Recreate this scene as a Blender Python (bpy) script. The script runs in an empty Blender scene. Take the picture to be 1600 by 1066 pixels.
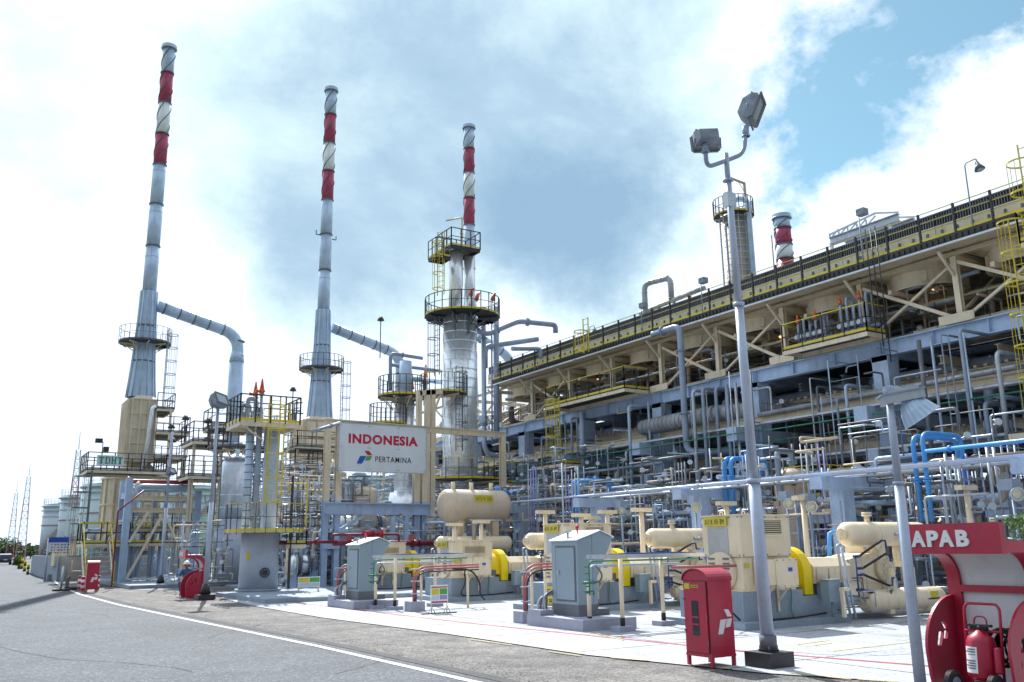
import bpy, bmesh, math, random
from mathutils import Vector, Matrix, noise
R = math.radians
rnd = random.Random(7)
S = bpy.context.scene
COL = S.collection

# ------------------------------------------------------------------ camera
CAM_F, CAM_P, CAM_Y, CAM_R, CAM_H = 1380.0, R(13.1), R(32.0), R(-0.8), 1.7
_fw = Vector((math.sin(CAM_Y)*math.cos(CAM_P), math.cos(CAM_Y)*math.cos(CAM_P), math.sin(CAM_P)))
_rt = Vector((math.cos(CAM_Y), -math.sin(CAM_Y), 0)); _up = _rt.cross(_fw)
_R = _rt*math.cos(CAM_R)+_up*math.sin(CAM_R); _U = _up*math.cos(CAM_R)-_rt*math.sin(CAM_R)
cam_d = bpy.data.cameras.new('camera'); cam = bpy.data.objects.new('camera', cam_d); COL.objects.link(cam)
cam.matrix_world = Matrix(((_R.x, _U.x, -_fw.x, 0), (_R.y, _U.y, -_fw.y, 0), (_R.z, _U.z, -_fw.z, CAM_H), (0, 0, 0, 1)))
cam_d.sensor_width = 36; cam_d.lens = 36*CAM_F/1600; cam_d.clip_end = 6000; cam_d.clip_start = 0.1
S.camera = cam

# ------------------------------------------------------------------ light
EXPO = 0.6
SUN_EL, SUN_AZ = 48.0, 15.0          # azimuth from +Y towards +X
S.view_settings.view_transform = 'Standard'; S.view_settings.look = 'None'
S.view_settings.exposure = EXPO; S.view_settings.gamma = 1.0; S.view_settings.use_curve_mapping = False
sl = bpy.data.lights.new('sun', 'SUN'); sl.energy = 5.0; sl.angle = R(0.6); sl.color = (1.0, 0.98, 0.94)
so = bpy.data.objects.new('sun', sl); COL.objects.link(so)
_sd = Vector((math.sin(R(SUN_AZ))*math.cos(R(SUN_EL)), math.cos(R(SUN_AZ))*math.cos(R(SUN_EL)), math.sin(R(SUN_EL))))
so.rotation_euler = _sd.to_track_quat('Z', 'Y').to_euler()

W = bpy.data.worlds.new('World'); S.world = W; W.use_nodes = True
def ndir(px, py):
    return (_fw+_R*((px-800)/CAM_F)-_U*((py-533)/CAM_F)).normalized()
def build_world():
    nt = W.node_tree; N = nt.nodes; L = nt.links; N.clear()
    out = N.new('ShaderNodeOutputWorld')
    sky = N.new('ShaderNodeTexSky'); sky.sky_type = 'NISHITA'; sky.sun_disc = False
    sky.sun_elevation = R(SUN_EL); sky.sun_rotation = R(SUN_AZ); sky.altitude = 20; sky.air_density = 1.0; sky.dust_density = 0.6; sky.ozone_density = 2.0
    bs = N.new('ShaderNodeBackground'); bs.inputs[1].default_value = 0.085; tn = N.new('ShaderNodeMix'); tn.data_type = 'RGBA'; tn.blend_type = 'MULTIPLY'; tn.inputs[0].default_value = 1.0; L.new(sky.outputs[0], tn.inputs[6]); tn.inputs[7].default_value = (0.92, 1.28, 1.12, 1); L.new(tn.outputs[2], bs.inputs[0])
    tc = N.new('ShaderNodeTexCoord')
    def noise_(scale, det, rough, off=(0, 0, 0), dist=0.0):
        mp = N.new('ShaderNodeMapping'); mp.inputs['Location'].default_value = off; mp.inputs['Scale'].default_value = (1, 1, 1.7)
        L.new(tc.outputs['Generated'], mp.inputs[0])
        n = N.new('ShaderNodeTexNoise'); n.inputs['Scale'].default_value = scale; n.inputs['Detail'].default_value = det
        n.inputs['Roughness'].default_value = rough; n.inputs['Distortion'].default_value = dist
        L.new(mp.outputs[0], n.inputs[0]); return n.outputs[0]
    def m(op, a, b=None, c=None, cl=False):
        n = N.new('ShaderNodeMath'); n.operation = op; n.use_clamp = cl
        for i, v in enumerate((a, b, c)):
            if v is None: continue
            if isinstance(v, (int, float)): n.inputs[i].default_value = v
            else: L.new(v, n.inputs[i])
        return n.outputs[0]
    wn = N.new('ShaderNodeTexNoise'); wn.inputs['Scale'].default_value = 2.6; wn.inputs['Detail'].default_value = 9; wn.inputs['Roughness'].default_value = 0.64; L.new(tc.outputs['Generated'], wn.inputs[0])
    w1 = N.new('ShaderNodeVectorMath'); w1.operation = 'SUBTRACT'; L.new(wn.outputs['Color'], w1.inputs[0]); w1.inputs[1].default_value = (0.5, 0.5, 0.5)
    w2 = N.new('ShaderNodeVectorMath'); w2.operation = 'SCALE'; L.new(w1.outputs[0], w2.inputs[0]); w2.inputs['Scale'].default_value = 0.42
    w3 = N.new('ShaderNodeVectorMath'); w3.operation = 'ADD'; L.new(tc.outputs['Generated'], w3.inputs[0]); L.new(w2.outputs[0], w3.inputs[1])
    w4 = N.new('ShaderNodeVectorMath'); w4.operation = 'NORMALIZE'; L.new(w3.outputs[0], w4.inputs[0])
    def blob(d, inner, outer):   # 1 inside the angle inner (deg) of direction d, 0 outside outer
        n = N.new('ShaderNodeVectorMath'); n.operation = 'DOT_PRODUCT'; L.new(w4.outputs[0], n.inputs[0]); n.inputs[1].default_value = d
        mr = N.new('ShaderNodeMapRange'); mr.interpolation_type = 'LINEAR'
        L.new(n.outputs['Value'], mr.inputs[0]); mr.inputs[1].default_value = math.cos(R(outer)); mr.inputs[2].default_value = math.cos(R(inner))
        return mr.outputs[0]
    nA = noise_(3.2, 9, 0.6, (3.1, 1.7, 0.4), 0.3); nB = noise_(7.5, 8, 0.62, (0.3, 5.2, 2.0), 0.4); nC = noise_(1.9, 4, 0.5, (8, 2, 1))
    wob = m('ADD', m('MULTIPLY', m('SUBTRACT', nA, 0.5), 1.6), m('MULTIPLY', m('SUBTRACT', nB, 0.5), 0.7))
    # blue gaps between the clouds (upper right in the picture, and here and there all round)
    g = m('MAXIMUM', m('MULTIPLY', blob(ndir(1330, 90), 1, 9.5), 1.0), m('MULTIPLY', blob(ndir(1480, -60), 1, 11), 1.0))
    g = m('MAXIMUM', g, m('MULTIPLY', blob(ndir(1240, 220), 0.3, 4.5), 0.8))
    g = m('ADD', g, m('MULTIPLY', m('SUBTRACT', nC, 0.62, cl=True), 1.2))
    gap = m('MULTIPLY', m('ADD', m('ADD', g, m('MULTIPLY', wob, 1.1)), -0.44), 3.4, cl=True)
    # grey-blue shaded cloud undersides
    s = m('SMOOTH_MAX', m('MULTIPLY', blob(ndir(850, 320), 1, 12), 1.0), m('MULTIPLY', blob(ndir(730, 150), 3, 18), 0.74), 0.25)
    s = m('SMOOTH_MAX', s, m('MULTIPLY', blob(ndir(620, 340), 2, 13), 0.72), 0.25)
    s = m('SMOOTH_MAX', s, m('MULTIPLY', blob(ndir(450, 200), 2, 12), 0.52), 0.2)
    s = m('SMOOTH_MAX', s, m('MULTIPLY', blob(ndir(60, 160), 1, 8), 0.36), 0.1)
    s = m('SMOOTH_MAX', s, m('MULTIPLY', blob(ndir(40, 500), 1, 6), 0.28), 0.1)
    s = m('ADD', s, m('MULTIPLY', m('SUBTRACT', nC, 0.56, cl=True), 1.5))
    shade = m('MULTIPLY', m('ADD', m('ADD', s, m('MULTIPLY', wob, 0.5)), -0.30), 1.5, cl=True)
    cr = N.new('ShaderNodeValToRGB'); L.new(shade, cr.inputs[0]); e = cr.color_ramp
    k = 2.0**-EXPO
    cols = [(0.0, (1.03, 1.17, 1.34)), (0.25, (0.78, 1.0, 1.08)), (0.6, (0.50, 0.70, 0.88)), (1.0, (0.335, 0.53, 0.73))]
    e.elements[0].position = 0; e.elements[1].position = 1
    for p_, c in cols[1:-1]: e.elements.new(p_)
    for el, (p_, c) in zip(sorted(e.elements, key=lambda q: q.position), cols): el.color = (c[0]*k, c[1]*k, c[2]*k, 1)
    bc = N.new('ShaderNodeBackground'); L.new(cr.outputs[0], bc.inputs[0])
    dv = N.new('ShaderNodeVectorMath'); dv.operation = 'DOT_PRODUCT'; L.new(tc.outputs['Generated'], dv.inputs[0]); dv.inputs[1].default_value = _sd
    fo = N.new('ShaderNodeMapRange'); fo.interpolation_type = 'SMOOTHSTEP'; L.new(dv.outputs['Value'], fo.inputs[0]); fo.inputs[1].default_value = -0.4; fo.inputs[2].default_value = 0.66; fo.inputs[3].default_value = 0.34; fo.inputs[4].default_value = 1.0
    L.new(fo.outputs[0], bc.inputs[1])
    # sky gaps: the sky texture itself plus thin white veil
    mx = N.new('ShaderNodeMixShader'); L.new(m('MULTIPLY', gap, 0.93), mx.inputs[0]); L.new(bc.outputs[0], mx.inputs[1]); L.new(bs.outputs[0], mx.inputs[2])
    L.new(mx.outputs[0], out.inputs[0])
build_world()

# ------------------------------------------------------------------ picture-to-place helpers (each takes its own real depth)
EYE = Vector((0, 0, CAM_H))
def ray(px, py): return _fw+_R*((px-800)/CAM_F)-_U*((py-533)/CAM_F)
def G(px, py, z=0.0): d = ray(px, py); return EYE+d*((z-CAM_H)/d.z)
def aX(px, py, X): d = ray(px, py); return EYE+d*(X/d.x)
def aY(px, py, Y): d = ray(px, py); return EYE+d*(Y/d.y)
def zat(X, Y, py):
    lo, hi = -20.0, 120.0
    for _ in range(40):
        q = (lo+hi)/2; v = Vector((X, Y, q-CAM_H))
        if 533-CAM_F*v.dot(_U)/v.dot(_fw) > py: lo = q
        else: hi = q
    return q

# ------------------------------------------------------------------ materials
MATS = {}
def mat(name, col, rough=0.55, metal=0.0, var=0.12, scale=1.5, bump=0.0, dirt=0.0, dirtcol=(0.18, 0.12, 0.08), streak=0.0, spec=0.5, emit=None, fine=0.0, coat=0.0):
    M = bpy.data.materials.new(name); M.use_nodes = True; nt = M.node_tree; N = nt.nodes; L = nt.links
    b = N['Principled BSDF']; b.inputs['Roughness'].default_value = rough; b.inputs['Metallic'].default_value = metal
    b.inputs['Specular IOR Level'].default_value = spec; b.inputs['Coat Weight'].default_value = coat
    tc = N.new('ShaderNodeTexCoord'); oi = N.new('ShaderNodeObjectInfo')
    add = N.new('ShaderNodeVectorMath'); add.operation = 'ADD'; L.new(tc.outputs['Object'], add.inputs[0]); 
    sc = N.new('ShaderNodeVectorMath'); sc.operation = 'SCALE'; L.new(oi.outputs['Location'], sc.inputs[0]); sc.inputs['Scale'].default_value = 0.37
    L.new(sc.outputs[0], add.inputs[1])
    n = N.new('ShaderNodeTexNoise'); n.inputs['Scale'].default_value = scale; n.inputs['Detail'].default_value = 6; n.inputs['Roughness'].default_value = 0.62
    L.new(add.outputs[0], n.inputs[0])
    mr = N.new('ShaderNodeMapRange'); L.new(n.outputs[0], mr.inputs[0]); mr.inputs[1].default_value = 0.3; mr.inputs[2].default_value = 0.7
    mr.inputs[3].default_value = 1-var; mr.inputs[4].default_value = 1+var
    rv = N.new('ShaderNodeMapRange'); L.new(oi.outputs['Random'], rv.inputs[0]); rv.inputs[3].default_value = 0.95; rv.inputs[4].default_value = 1.05
    mv = N.new('ShaderNodeMath'); mv.operation = 'MULTIPLY'; L.new(mr.outputs[0], mv.inputs[0]); L.new(rv.outputs[0], mv.inputs[1])
    hv = N.new('ShaderNodeHueSaturation'); hv.inputs['Color'].default_value = (*col, 1); L.new(mv.outputs[0], hv.inputs['Value'])
    c = hv.outputs[0]
    if fine:
        n3 = N.new('ShaderNodeTexNoise'); n3.inputs['Scale'].default_value = scale*18; n3.inputs['Detail'].default_value = 3; L.new(add.outputs[0], n3.inputs[0])
        m3 = N.new('ShaderNodeMapRange'); L.new(n3.outputs[0], m3.inputs[0]); m3.inputs[1].default_value = 0.3; m3.inputs[2].default_value = 0.7; m3.inputs[3].default_value = 1-fine; m3.inputs[4].default_value = 1+fine
        h3 = N.new('ShaderNodeHueSaturation'); L.new(c, h3.inputs['Color']); L.new(m3.outputs[0], h3.inputs['Value']); c = h3.outputs[0]
    if dirt:
        mp = N.new('ShaderNodeMapping'); L.new(add.outputs[0], mp.inputs[0]); mp.inputs['Scale'].default_value = (3.0, 3.0, 0.5 if streak else 3.0)
        n2 = N.new('ShaderNodeTexNoise'); n2.inputs['Scale'].default_value = scale*1.1; n2.inputs['Detail'].default_value = 8; n2.inputs['Roughness'].default_value = 0.7
        L.new(mp.outputs[0], n2.inputs[0])
        r2 = N.new('ShaderNodeMapRange'); L.new(n2.outputs[0], r2.inputs[0]); r2.inputs[1].default_value = 0.52; r2.inputs[2].default_value = 0.74; r2.inputs[4].default_value = dirt
        mx = N.new('ShaderNodeMix'); mx.data_type = 'RGBA'; L.new(r2.outputs[0], mx.inputs[0]); L.new(c, mx.inputs[6]); mx.inputs[7].default_value = (*dirtcol, 1); c = mx.outputs[2]
        rr = N.new('ShaderNodeMapRange'); L.new(r2.outputs[0], rr.inputs[0]); rr.inputs[3].default_value = rough; rr.inputs[4].default_value = min(0.9, rough+0.3); L.new(rr.outputs[0], b.inputs['Roughness'])
    L.new(c, b.inputs['Base Color'])
    if bump:
        nb = N.new('ShaderNodeTexNoise'); nb.inputs['Scale'].default_value = scale*9; nb.inputs['Detail'].default_value = 5; L.new(add.outputs[0], nb.inputs[0])
        bp = N.new('ShaderNodeBump'); bp.inputs['Strength'].default_value = bump; bp.inputs['Distance'].default_value = 0.02; L.new(nb.outputs[0], bp.inputs['Height']); L.new(bp.outputs[0], b.inputs['Normal'])
    if emit:
        b.inputs['Emission Color'].default_value = (*emit[0], 1); b.inputs['Emission Strength'].default_value = emit[1]
    MATS[name] = M; return M
mat('blue_steel', (0.38, 0.51, 0.71), 0.5, 0, 0.14, 1.2, 0.15, 0.45, (0.14, 0.15, 0.17), 1, fine=0.08)
mat('fireproof', (0.42, 0.54, 0.73), 0.75, 0, 0.16, 1.5, 0.5, 0.4, (0.17, 0.18, 0.2), 1, fine=0.12)
mat('plinth_grey', (0.25, 0.31, 0.38), 0.75, 0, 0.15, 1.6, 0.4, 0.35, (0.18, 0.19, 0.2), 1, fine=0.1)
mat('plinth_violet', (0.32, 0.335, 0.42), 0.75, 0, 0.14, 2.2, 0.4, 0.3, (0.2, 0.2, 0.22), 1, fine=0.1)
mat('panel_blue', (0.25, 0.335, 0.40), 0.4, 0, 0.06, 0.9, 0.02, 0.12, (0.25, 0.3, 0.33), 1)
mat('cream', (0.76, 0.65, 0.47), 0.40, 0, 0.09, 1.4, 0.05, 0.5, (0.38, 0.26, 0.15), 1, spec=0.5)
mat('cream_steel', (0.68, 0.60, 0.46), 0.5, 0, 0.12, 1.1, 0.06, 0.5, (0.26, 0.19, 0.13), 1, fine=0.06)
mat('cream_dull', (0.64, 0.53, 0.38), 0.6, 0, 0.14, 0.9, 0.12, 0.5, (0.22, 0.16, 0.10), 1, fine=0.08)
mat('pale_header', (0.60, 0.58, 0.44), 0.5, 0, 0.14, 0.9, 0.08, 0.6, (0.26, 0.21, 0.13), 1)
mat('silver', (0.80, 0.86, 0.92), 0.27, 0.55, 0.14, 1.3, 0.55, 0.35, (0.50, 0.53, 0.56), 1, fine=0.08)
mat('silver_dull', (0.43, 0.57, 0.74), 0.42, 0.18, 0.16, 1.1, 0.2, 0.4, (0.26, 0.29, 0.33), 1, fine=0.06)
mat('silver_blue', (0.74, 0.85, 1.0), 0.32, 0.7, 0.16, 1.0, 0.3, 0.35, (0.34, 0.38, 0.44), 1, fine=0.08)
mat('pale_pole', (0.40, 0.47, 0.60), 0.45, 0.1, 0.14, 1.6, 0.05, 0.35, (0.55, 0.50, 0.55), 1, fine=0.06)
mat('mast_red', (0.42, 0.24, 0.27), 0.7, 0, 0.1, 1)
mat('skirt_grey', (0.40, 0.46, 0.56), 0.7, 0, 0.10, 1.2, 0.3, 0.35, (0.24, 0.26, 0.3), 1, fine=0.08)
mat('galv', (0.45, 0.50, 0.56), 0.45, 0.5, 0.15, 3, 0.1, 0.3, (0.25, 0.26, 0.28), 1)
mat('grey_pipe', (0.27, 0.34, 0.45), 0.5, 0.1, 0.16, 2, 0.06, 0.4, (0.16, 0.17, 0.19), 1)
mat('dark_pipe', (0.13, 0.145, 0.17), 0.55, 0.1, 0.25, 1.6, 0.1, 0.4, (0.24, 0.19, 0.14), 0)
mat('brown_pipe', (0.38, 0.32, 0.25), 0.6, 0.1, 0.25, 1.6, 0.1, 0.4, (0.13, 0.10, 0.08), 0)
mat('insul', (0.36, 0.38, 0.41), 0.5, 0.4, 0.2, 1.4, 0.5, 0.4, (0.16, 0.16, 0.17), 0)
mat('yellow', (0.60, 0.50, 0.04), 0.45, 0, 0.12, 2.2, 0.03, 0.3, (0.35, 0.25, 0.06), 1)
mat('guard_yellow', (0.82, 0.62, 0.01), 0.38, 0, 0.05, 1.5, 0.02, 0.12, (0.5, 0.36, 0.03), 1)
mat('black', (0.025, 0.027, 0.033), 0.5, 0, 0.3, 3, 0.05)
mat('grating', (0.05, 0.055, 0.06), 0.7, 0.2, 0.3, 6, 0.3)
mat('rubber', (0.018, 0.018, 0.02), 0.7, 0, 0.3, 6, 0.2)
mat('red_paint', (0.42, 0.015, 0.05), 0.36, 0, 0.14, 2.4, 0.06, 0.55, (0.24, 0.035, 0.05), 1, fine=0.06, coat=0.1)
mat('red_stack', (0.36, 0.045, 0.11), 0.5, 0, 0.14, 0.6, 0.05, 0.5, (0.20, 0.06, 0.07), 1)
mat('white_stack', (0.72, 0.81, 0.85), 0.5, 0, 0.12, 0.6, 0.05, 0.5, (0.33, 0.33, 0.31), 1)
mat('maroon', (0.22, 0.025, 0.04), 0.42, 0, 0.15, 3, 0.03, 0.3, (0.3, 0.15, 0.14), 0)
mat('conduit_red', (0.42, 0.12, 0.13), 0.45, 0, 0.15, 3, 0.03, 0.3, (0.5, 0.3, 0.3), 0)
mat('bright_blue', (0.06, 0.30, 0.72), 0.38, 0, 0.08, 1.5, 0.02, 0.15, (0.05, 0.18, 0.40), 1)
mat('fitting_blue', (0.02, 0.06, 0.24), 0.4, 0, 0.1, 3, 0.03)
mat('pale_line', (0.52, 0.60, 0.78), 0.35, 0.1, 0.12, 2, 0.05, 0.2, (0.3, 0.34, 0.44), 0)
mat('violet_pipe', (0.28, 0.27, 0.55), 0.45, 0, 0.1, 2, 0.03)
mat('green_paint', (0.03, 0.20, 0.12), 0.45, 0, 0.15, 3, 0.03)
mat('green_letter', (0.0, 0.26, 0.15), 0.5, 0, 0.05, 3)
mat('orange', (0.62, 0.12, 0.03), 0.45, 0, 0.15, 3, 0.04, 0.2, (0.3, 0.06, 0.02), 0)
mat('white_paint', (0.74, 0.76, 0.78), 0.45, 0, 0.05, 2, 0.02, 0.15, (0.5, 0.5, 0.5), 1)
mat('sign_white', (0.62, 0.69, 0.76), 0.4, 0, 0.05, 0.8, 0.02, 0.4, (0.46, 0.50, 0.53), 1)
mat('sign_red', (0.45, 0.01, 0.04), 0.4, 0, 0.03)
mat('sign_blue', (0.02, 0.08, 0.45), 0.4, 0, 0.03)
mat('sign_green', (0.08, 0.36, 0.04), 0.4, 0, 0.03)
mat('ink', (0.02, 0.022, 0.03), 0.5, 0, 0.05)
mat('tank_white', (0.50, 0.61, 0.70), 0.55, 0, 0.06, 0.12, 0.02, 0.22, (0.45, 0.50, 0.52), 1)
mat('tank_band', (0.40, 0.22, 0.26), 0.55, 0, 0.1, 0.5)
mat('concrete_wall', (0.38, 0.36, 0.33), 0.85, 0, 0.15, 1.2, 0.4, 0.4, (0.22, 0.2, 0.18), 1, fine=0.1)
mat('soil', (0.20, 0.15, 0.11), 0.95, 0, 0.3, 1.5, 0.8, fine=0.2)
mat('leaf', (0.07, 0.14, 0.045), 0.6, 0, 0.35, 0.8)
mat('leaf_dark', (0.05, 0.10, 0.05), 0.6, 0, 0.35, 0.8)
mat('grass', (0.10, 0.17, 0.035), 0.8, 0, 0.3, 0.8, fine=0.2)
mat('bark', (0.09, 0.07, 0.05), 0.9, 0, 0.3, 2)
mat('car_paint', (0.02, 0.03, 0.10), 0.25, 0.2, 0.05, 1, coat=0.6)
mat('glass_dark', (0.02, 0.025, 0.03), 0.08, 0, 0.0, 1, spec=0.8)
mat('lens_glass', (0.30, 0.36, 0.42), 0.12, 0.2, 0.2, 8, spec=0.8)
mat('lens_warm', (0.46, 0.44, 0.34), 0.2, 0.2, 0.1, 8, spec=0.8)
mat('lamp_lit', (0.9, 0.5, 0.2), 0.4, 0, 0, 1, emit=((1.0, 0.40, 0.08), 3.0))
mat('lamp_grey', (0.20, 0.24, 0.30), 0.5, 0.2, 0.3, 7, 0.1, 0.5, (0.40, 0.39, 0.36), 0, fine=0.15)
mat('tail_red', (0.5, 0.02, 0.02), 0.3)
mat('skin', (0.30, 0.17, 0.11), 0.6, 0, 0.05); mat('cloth_navy', (0.03, 0.04, 0.09), 0.85, 0, 0.1, 3); mat('cloth_blue', (0.06, 0.12, 0.28), 0.85, 0, 0.1, 3)
mat('cloth_orange', (0.6, 0.10, 0.04), 0.8, 0, 0.1, 3)
mat('pressure_grey', (0.42, 0.43, 0.43), 0.4, 0.1, 0.12, 2, 0.05, 0.3, (0.25, 0.25, 0.25), 1)
mat('tan_drum', (0.56, 0.47, 0.37), 0.4, 0, 0.10, 1.2, 0.04, 0.35, (0.32, 0.24, 0.17), 1)
mat('brown_clad', (0.30, 0.25, 0.17), 0.45, 0.3, 0.25, 1.5, 0.3, 0.4, (0.5, 0.5, 0.48), 1, fine=0.2)

# ------------------------------------------------------------------ mesh builder
class MB:
    def __init__(s): s.v = []; s.f = []; s.sm = []
    def add(s, vs, fs, sm=False):
        o = len(s.v); s.ch = getattr(s, 'ch', []); s.ch.append((o, len(s.f), len(fs))); s.v.extend([Vector(a) for a in vs])
        for f in fs: s.f.append([o+i for i in f]); s.sm.append(sm)
        return s
    def box(s, a, b):
        x0, y0, z0 = a; x1, y1, z1 = b
        if x0 > x1: x0, x1 = x1, x0
        if y0 > y1: y0, y1 = y1, y0
        if z0 > z1: z0, z1 = z1, z0
        return s.add([(x0,y0,z0),(x1,y0,z0),(x1,y1,z0),(x0,y1,z0),(x0,y0,z1),(x1,y0,z1),(x1,y1,z1),(x0,y1,z1)],
                     [(0,3,2,1),(4,5,6,7),(0,1,5,4),(1,2,6,5),(2,3,7,6),(3,0,4,7)])
    def frame(s, p, q, up=None):
        d = (q-p).normalized()
        u = Vector(up) if up is not None else (Vector((0,0,1)) if abs(d.z) < 0.9 else Vector((0,1,0)))
        a = d.cross(u).normalized(); b = a.cross(d).normalized(); return d, a, b
    def beam(s, p, q, w, h, up=None):
        p = Vector(p); q = Vector(q)
        if (q-p).length < 1e-5: return s
        d, a, b = s.frame(p, q, up); vs = []
        for c in (p, q):
            for i, j in ((-1,-1),(1,-1),(1,1),(-1,1)): vs.append(c+a*(i*w/2)+b*(j*h/2))
        return s.add(vs, [(0,1,2,3)[::-1],(4,5,6,7)[::1],(0,1,5,4),(1,2,6,5),(2,3,7,6),(3,0,4,7)])
    def ibeam(s, p, q, w, h, t=0.03, up=None):
        p = Vector(p); q = Vector(q); d, a, b = s.frame(p, q, up)
        s.beam(p+b*(h/2-t/2), q+b*(h/2-t/2), w, t, up); s.beam(p-b*(h/2-t/2), q-b*(h/2-t/2), w, t, up); s.beam(p, q, t, h-2*t, up)
        return s
    def cyl(s, p, q, r, r2=None, n=16, cap=True, sm=True):
        p = Vector(p); q = Vector(q); r2 = r if r2 is None else r2; d, a, b = s.frame(p, q); vs = []
        for c, rr in ((p, r), (q, r2)):
            for i in range(n):
                t = 2*math.pi*i/n; vs.append(c+a*(math.cos(t)*rr)+b*(math.sin(t)*rr))
        s.add(vs, [(i, (i+1) % n, n+(i+1) % n, n+i) for i in range(n)], sm)
        if cap: o = len(s.v)-2*n; s.f.append([o+i for i in range(n)][::-1]); s.sm.append(False); s.f.append([o+n+i for i in range(n)]); s.sm.append(False)
        return s
    def tube(s, pts, r, n=8, bend=None, cap=True, seg=4):
        pts = [Vector(p) for p in pts]
        if bend:
            out = [pts[0]]
            for i in range(1, len(pts)-1):
                a, b, c = pts[i-1], pts[i], pts[i+1]; u = (a-b); v = (c-b); k = min(bend, u.length*0.49, v.length*0.49)
                if u.normalized().dot(v.normalized()) < -0.999: out.append(b); continue
                s0 = b+u.normalized()*k; s1 = b+v.normalized()*k
                for j in range(seg+1):
                    t = j/seg; out.append(s0*(1-t)**2+b*(2*t*(1-t))+s1*t*t)
            out.append(pts[-1]); pts = out
        pts = [p for i, p in enumerate(pts) if i == 0 or (p-pts[i-1]).length > 1e-5]
        if len(pts) < 2: return s
        d = (pts[1]-pts[0]).normalized(); up = Vector((0,0,1)) if abs(d.z) < 0.9 else Vector((0,1,0))
        a = d.cross(up).normalized(); vs = []; m_ = len(pts)
        for i, p in enumerate(pts):
            t0 = (pts[i]-pts[i-1]).normalized() if i > 0 else (pts[1]-pts[0]).normalized()
            t1 = (pts[i+1]-pts[i]).normalized() if i < m_-1 else t0
            t = (t0+t1); t = t.normalized() if t.length > 1e-6 else t1
            a = (a-t*a.dot(t)); a = a.normalized() if a.length > 1e-6 else t.orthogonal().normalized(); b = t.cross(a)
            for k in range(n):
                g = 2*math.pi*k/n; vs.append(p+a*(math.cos(g)*r)+b*(math.sin(g)*r))
        fs = [(i*n+k, i*n+(k+1) % n, (i+1)*n+(k+1) % n, (i+1)*n+k) for i in range(m_-1) for k in range(n)]
        s.add(vs, fs, True)
        if cap: o = len(s.v)-m_*n; s.f.append([o+k for k in range(n)][::-1]); s.sm.append(False); s.f.append([o+(m_-1)*n+k for k in range(n)]); s.sm.append(False)
        return s
    def lathe(s, p, axis, prof, n=20, sm=True):    # prof: (dist along axis, radius)
        p = Vector(p); d = Vector(axis).normalized(); d, a, b = s.frame(p, p+d); vs = []
        for h, r in prof:
            for k in range(n):
                g = 2*math.pi*k/n; vs.append(p+d*h+a*(math.cos(g)*r)+b*(math.sin(g)*r))
        m_ = len(prof)
        s.add(vs, [(i*n+k, i*n+(k+1) % n, (i+1)*n+(k+1) % n, (i+1)*n+k) for i in range(m_-1) for k in range(n)], sm)
        o = len(s.v)-m_*n
        if prof[0][1] > 1e-4: s.f.append([o+k for k in range(n)][::-1]); s.sm.append(False)
        if prof[-1][1] > 1e-4: s.f.append([o+(m_-1)*n+k for k in range(n)]); s.sm.append(False)
        return s
    def drum(s, p, q, r, n=24, e=0.5):              # horizontal or vertical drum with domed ends; p,q are tangent ends
        p = Vector(p); q = Vector(q); L = (q-p).length; pr = []
        for i in range(7): t = math.pi/2*i/6; pr.append((-math.cos(t)*r*e, max(0.001, math.sin(t)*r)))
        for i in range(7): t = math.pi/2*i/6; pr.append((L+math.sin(t)*r*e, max(0.001, math.cos(t)*r)))
        return s.lathe(p, q-p, pr, n)
    def prism(s, poly, vec, sm=False):
        vec = Vector(vec); poly = [Vector(p) for p in poly]; n = len(poly)
        s.add(poly+[p+vec for p in poly], [tuple(range(n))[::-1], tuple(range(n, 2*n))]+[(i, (i+1) % n, n+(i+1) % n, n+i) for i in range(n)])
        return s
    def flange(s, p, axis, r, t=0.05, n=14): a = Vector(axis).normalized(); p = Vector(p); return s.cyl(p-a*t/2, p+a*t/2, r, n=n)
    def arc_tube(s, c, r, a0, a1, tr, n=6, seg=16, z=None):
        return s.tube([(c[0]+r*math.cos(a0+(a1-a0)*i/seg), c[1]+r*math.sin(a0+(a1-a0)*i/seg), c[2]) for i in range(seg+1)], tr, n)
WO = {}
def mesh_of(name, mb, origin):
    me = bpy.data.meshes.new(name); o = Vector(origin)
    me.from_pydata([tuple(v-o) for v in mb.v], [], mb.f); me.polygons.foreach_set('use_smooth', mb.sm); me.validate(); me.update()
    bm = bmesh.new(); bm.from_mesh(me); bmesh.ops.recalc_face_normals(bm, faces=bm.faces); bm.to_mesh(me); bm.free()
    return me
def thing(name, label, cat, loc, group=None):
    o = bpy.data.objects.new(name, None); COL.objects.link(o); o.location = loc; o.empty_display_size = 0.2
    o['label'] = label; o['category'] = cat
    if group: o['group'] = group
    WO[o.name] = Vector(loc); return o
SPLIT = {'brace', 'deck_plate', 'flange', 'support', 'leg', 'foot', 'saddle', 'nozzle', 'bracket', 'bolt', 'support_arm', 'shell', 'upper_shell', 'stub_post', 'spacer', 'lower_post', 'handrail', 'warning_light', 'lattice', 'clamp', 'access_door', 'burner', 'upper_post', 'stud', 'hinge', 'latch', 'plug', 'ring', 'print', 'barrel', 'print', 'post', 'socket', 'branch', 'side_window', 'conduit', 'hose_fitting', 'terminal_box', 'footing', 'support_post', 'rail_beam', 'inspection_cover', 'column', 'cap', 'body', 'hand', 'face', 'pier', 'junction_box'}
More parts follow.
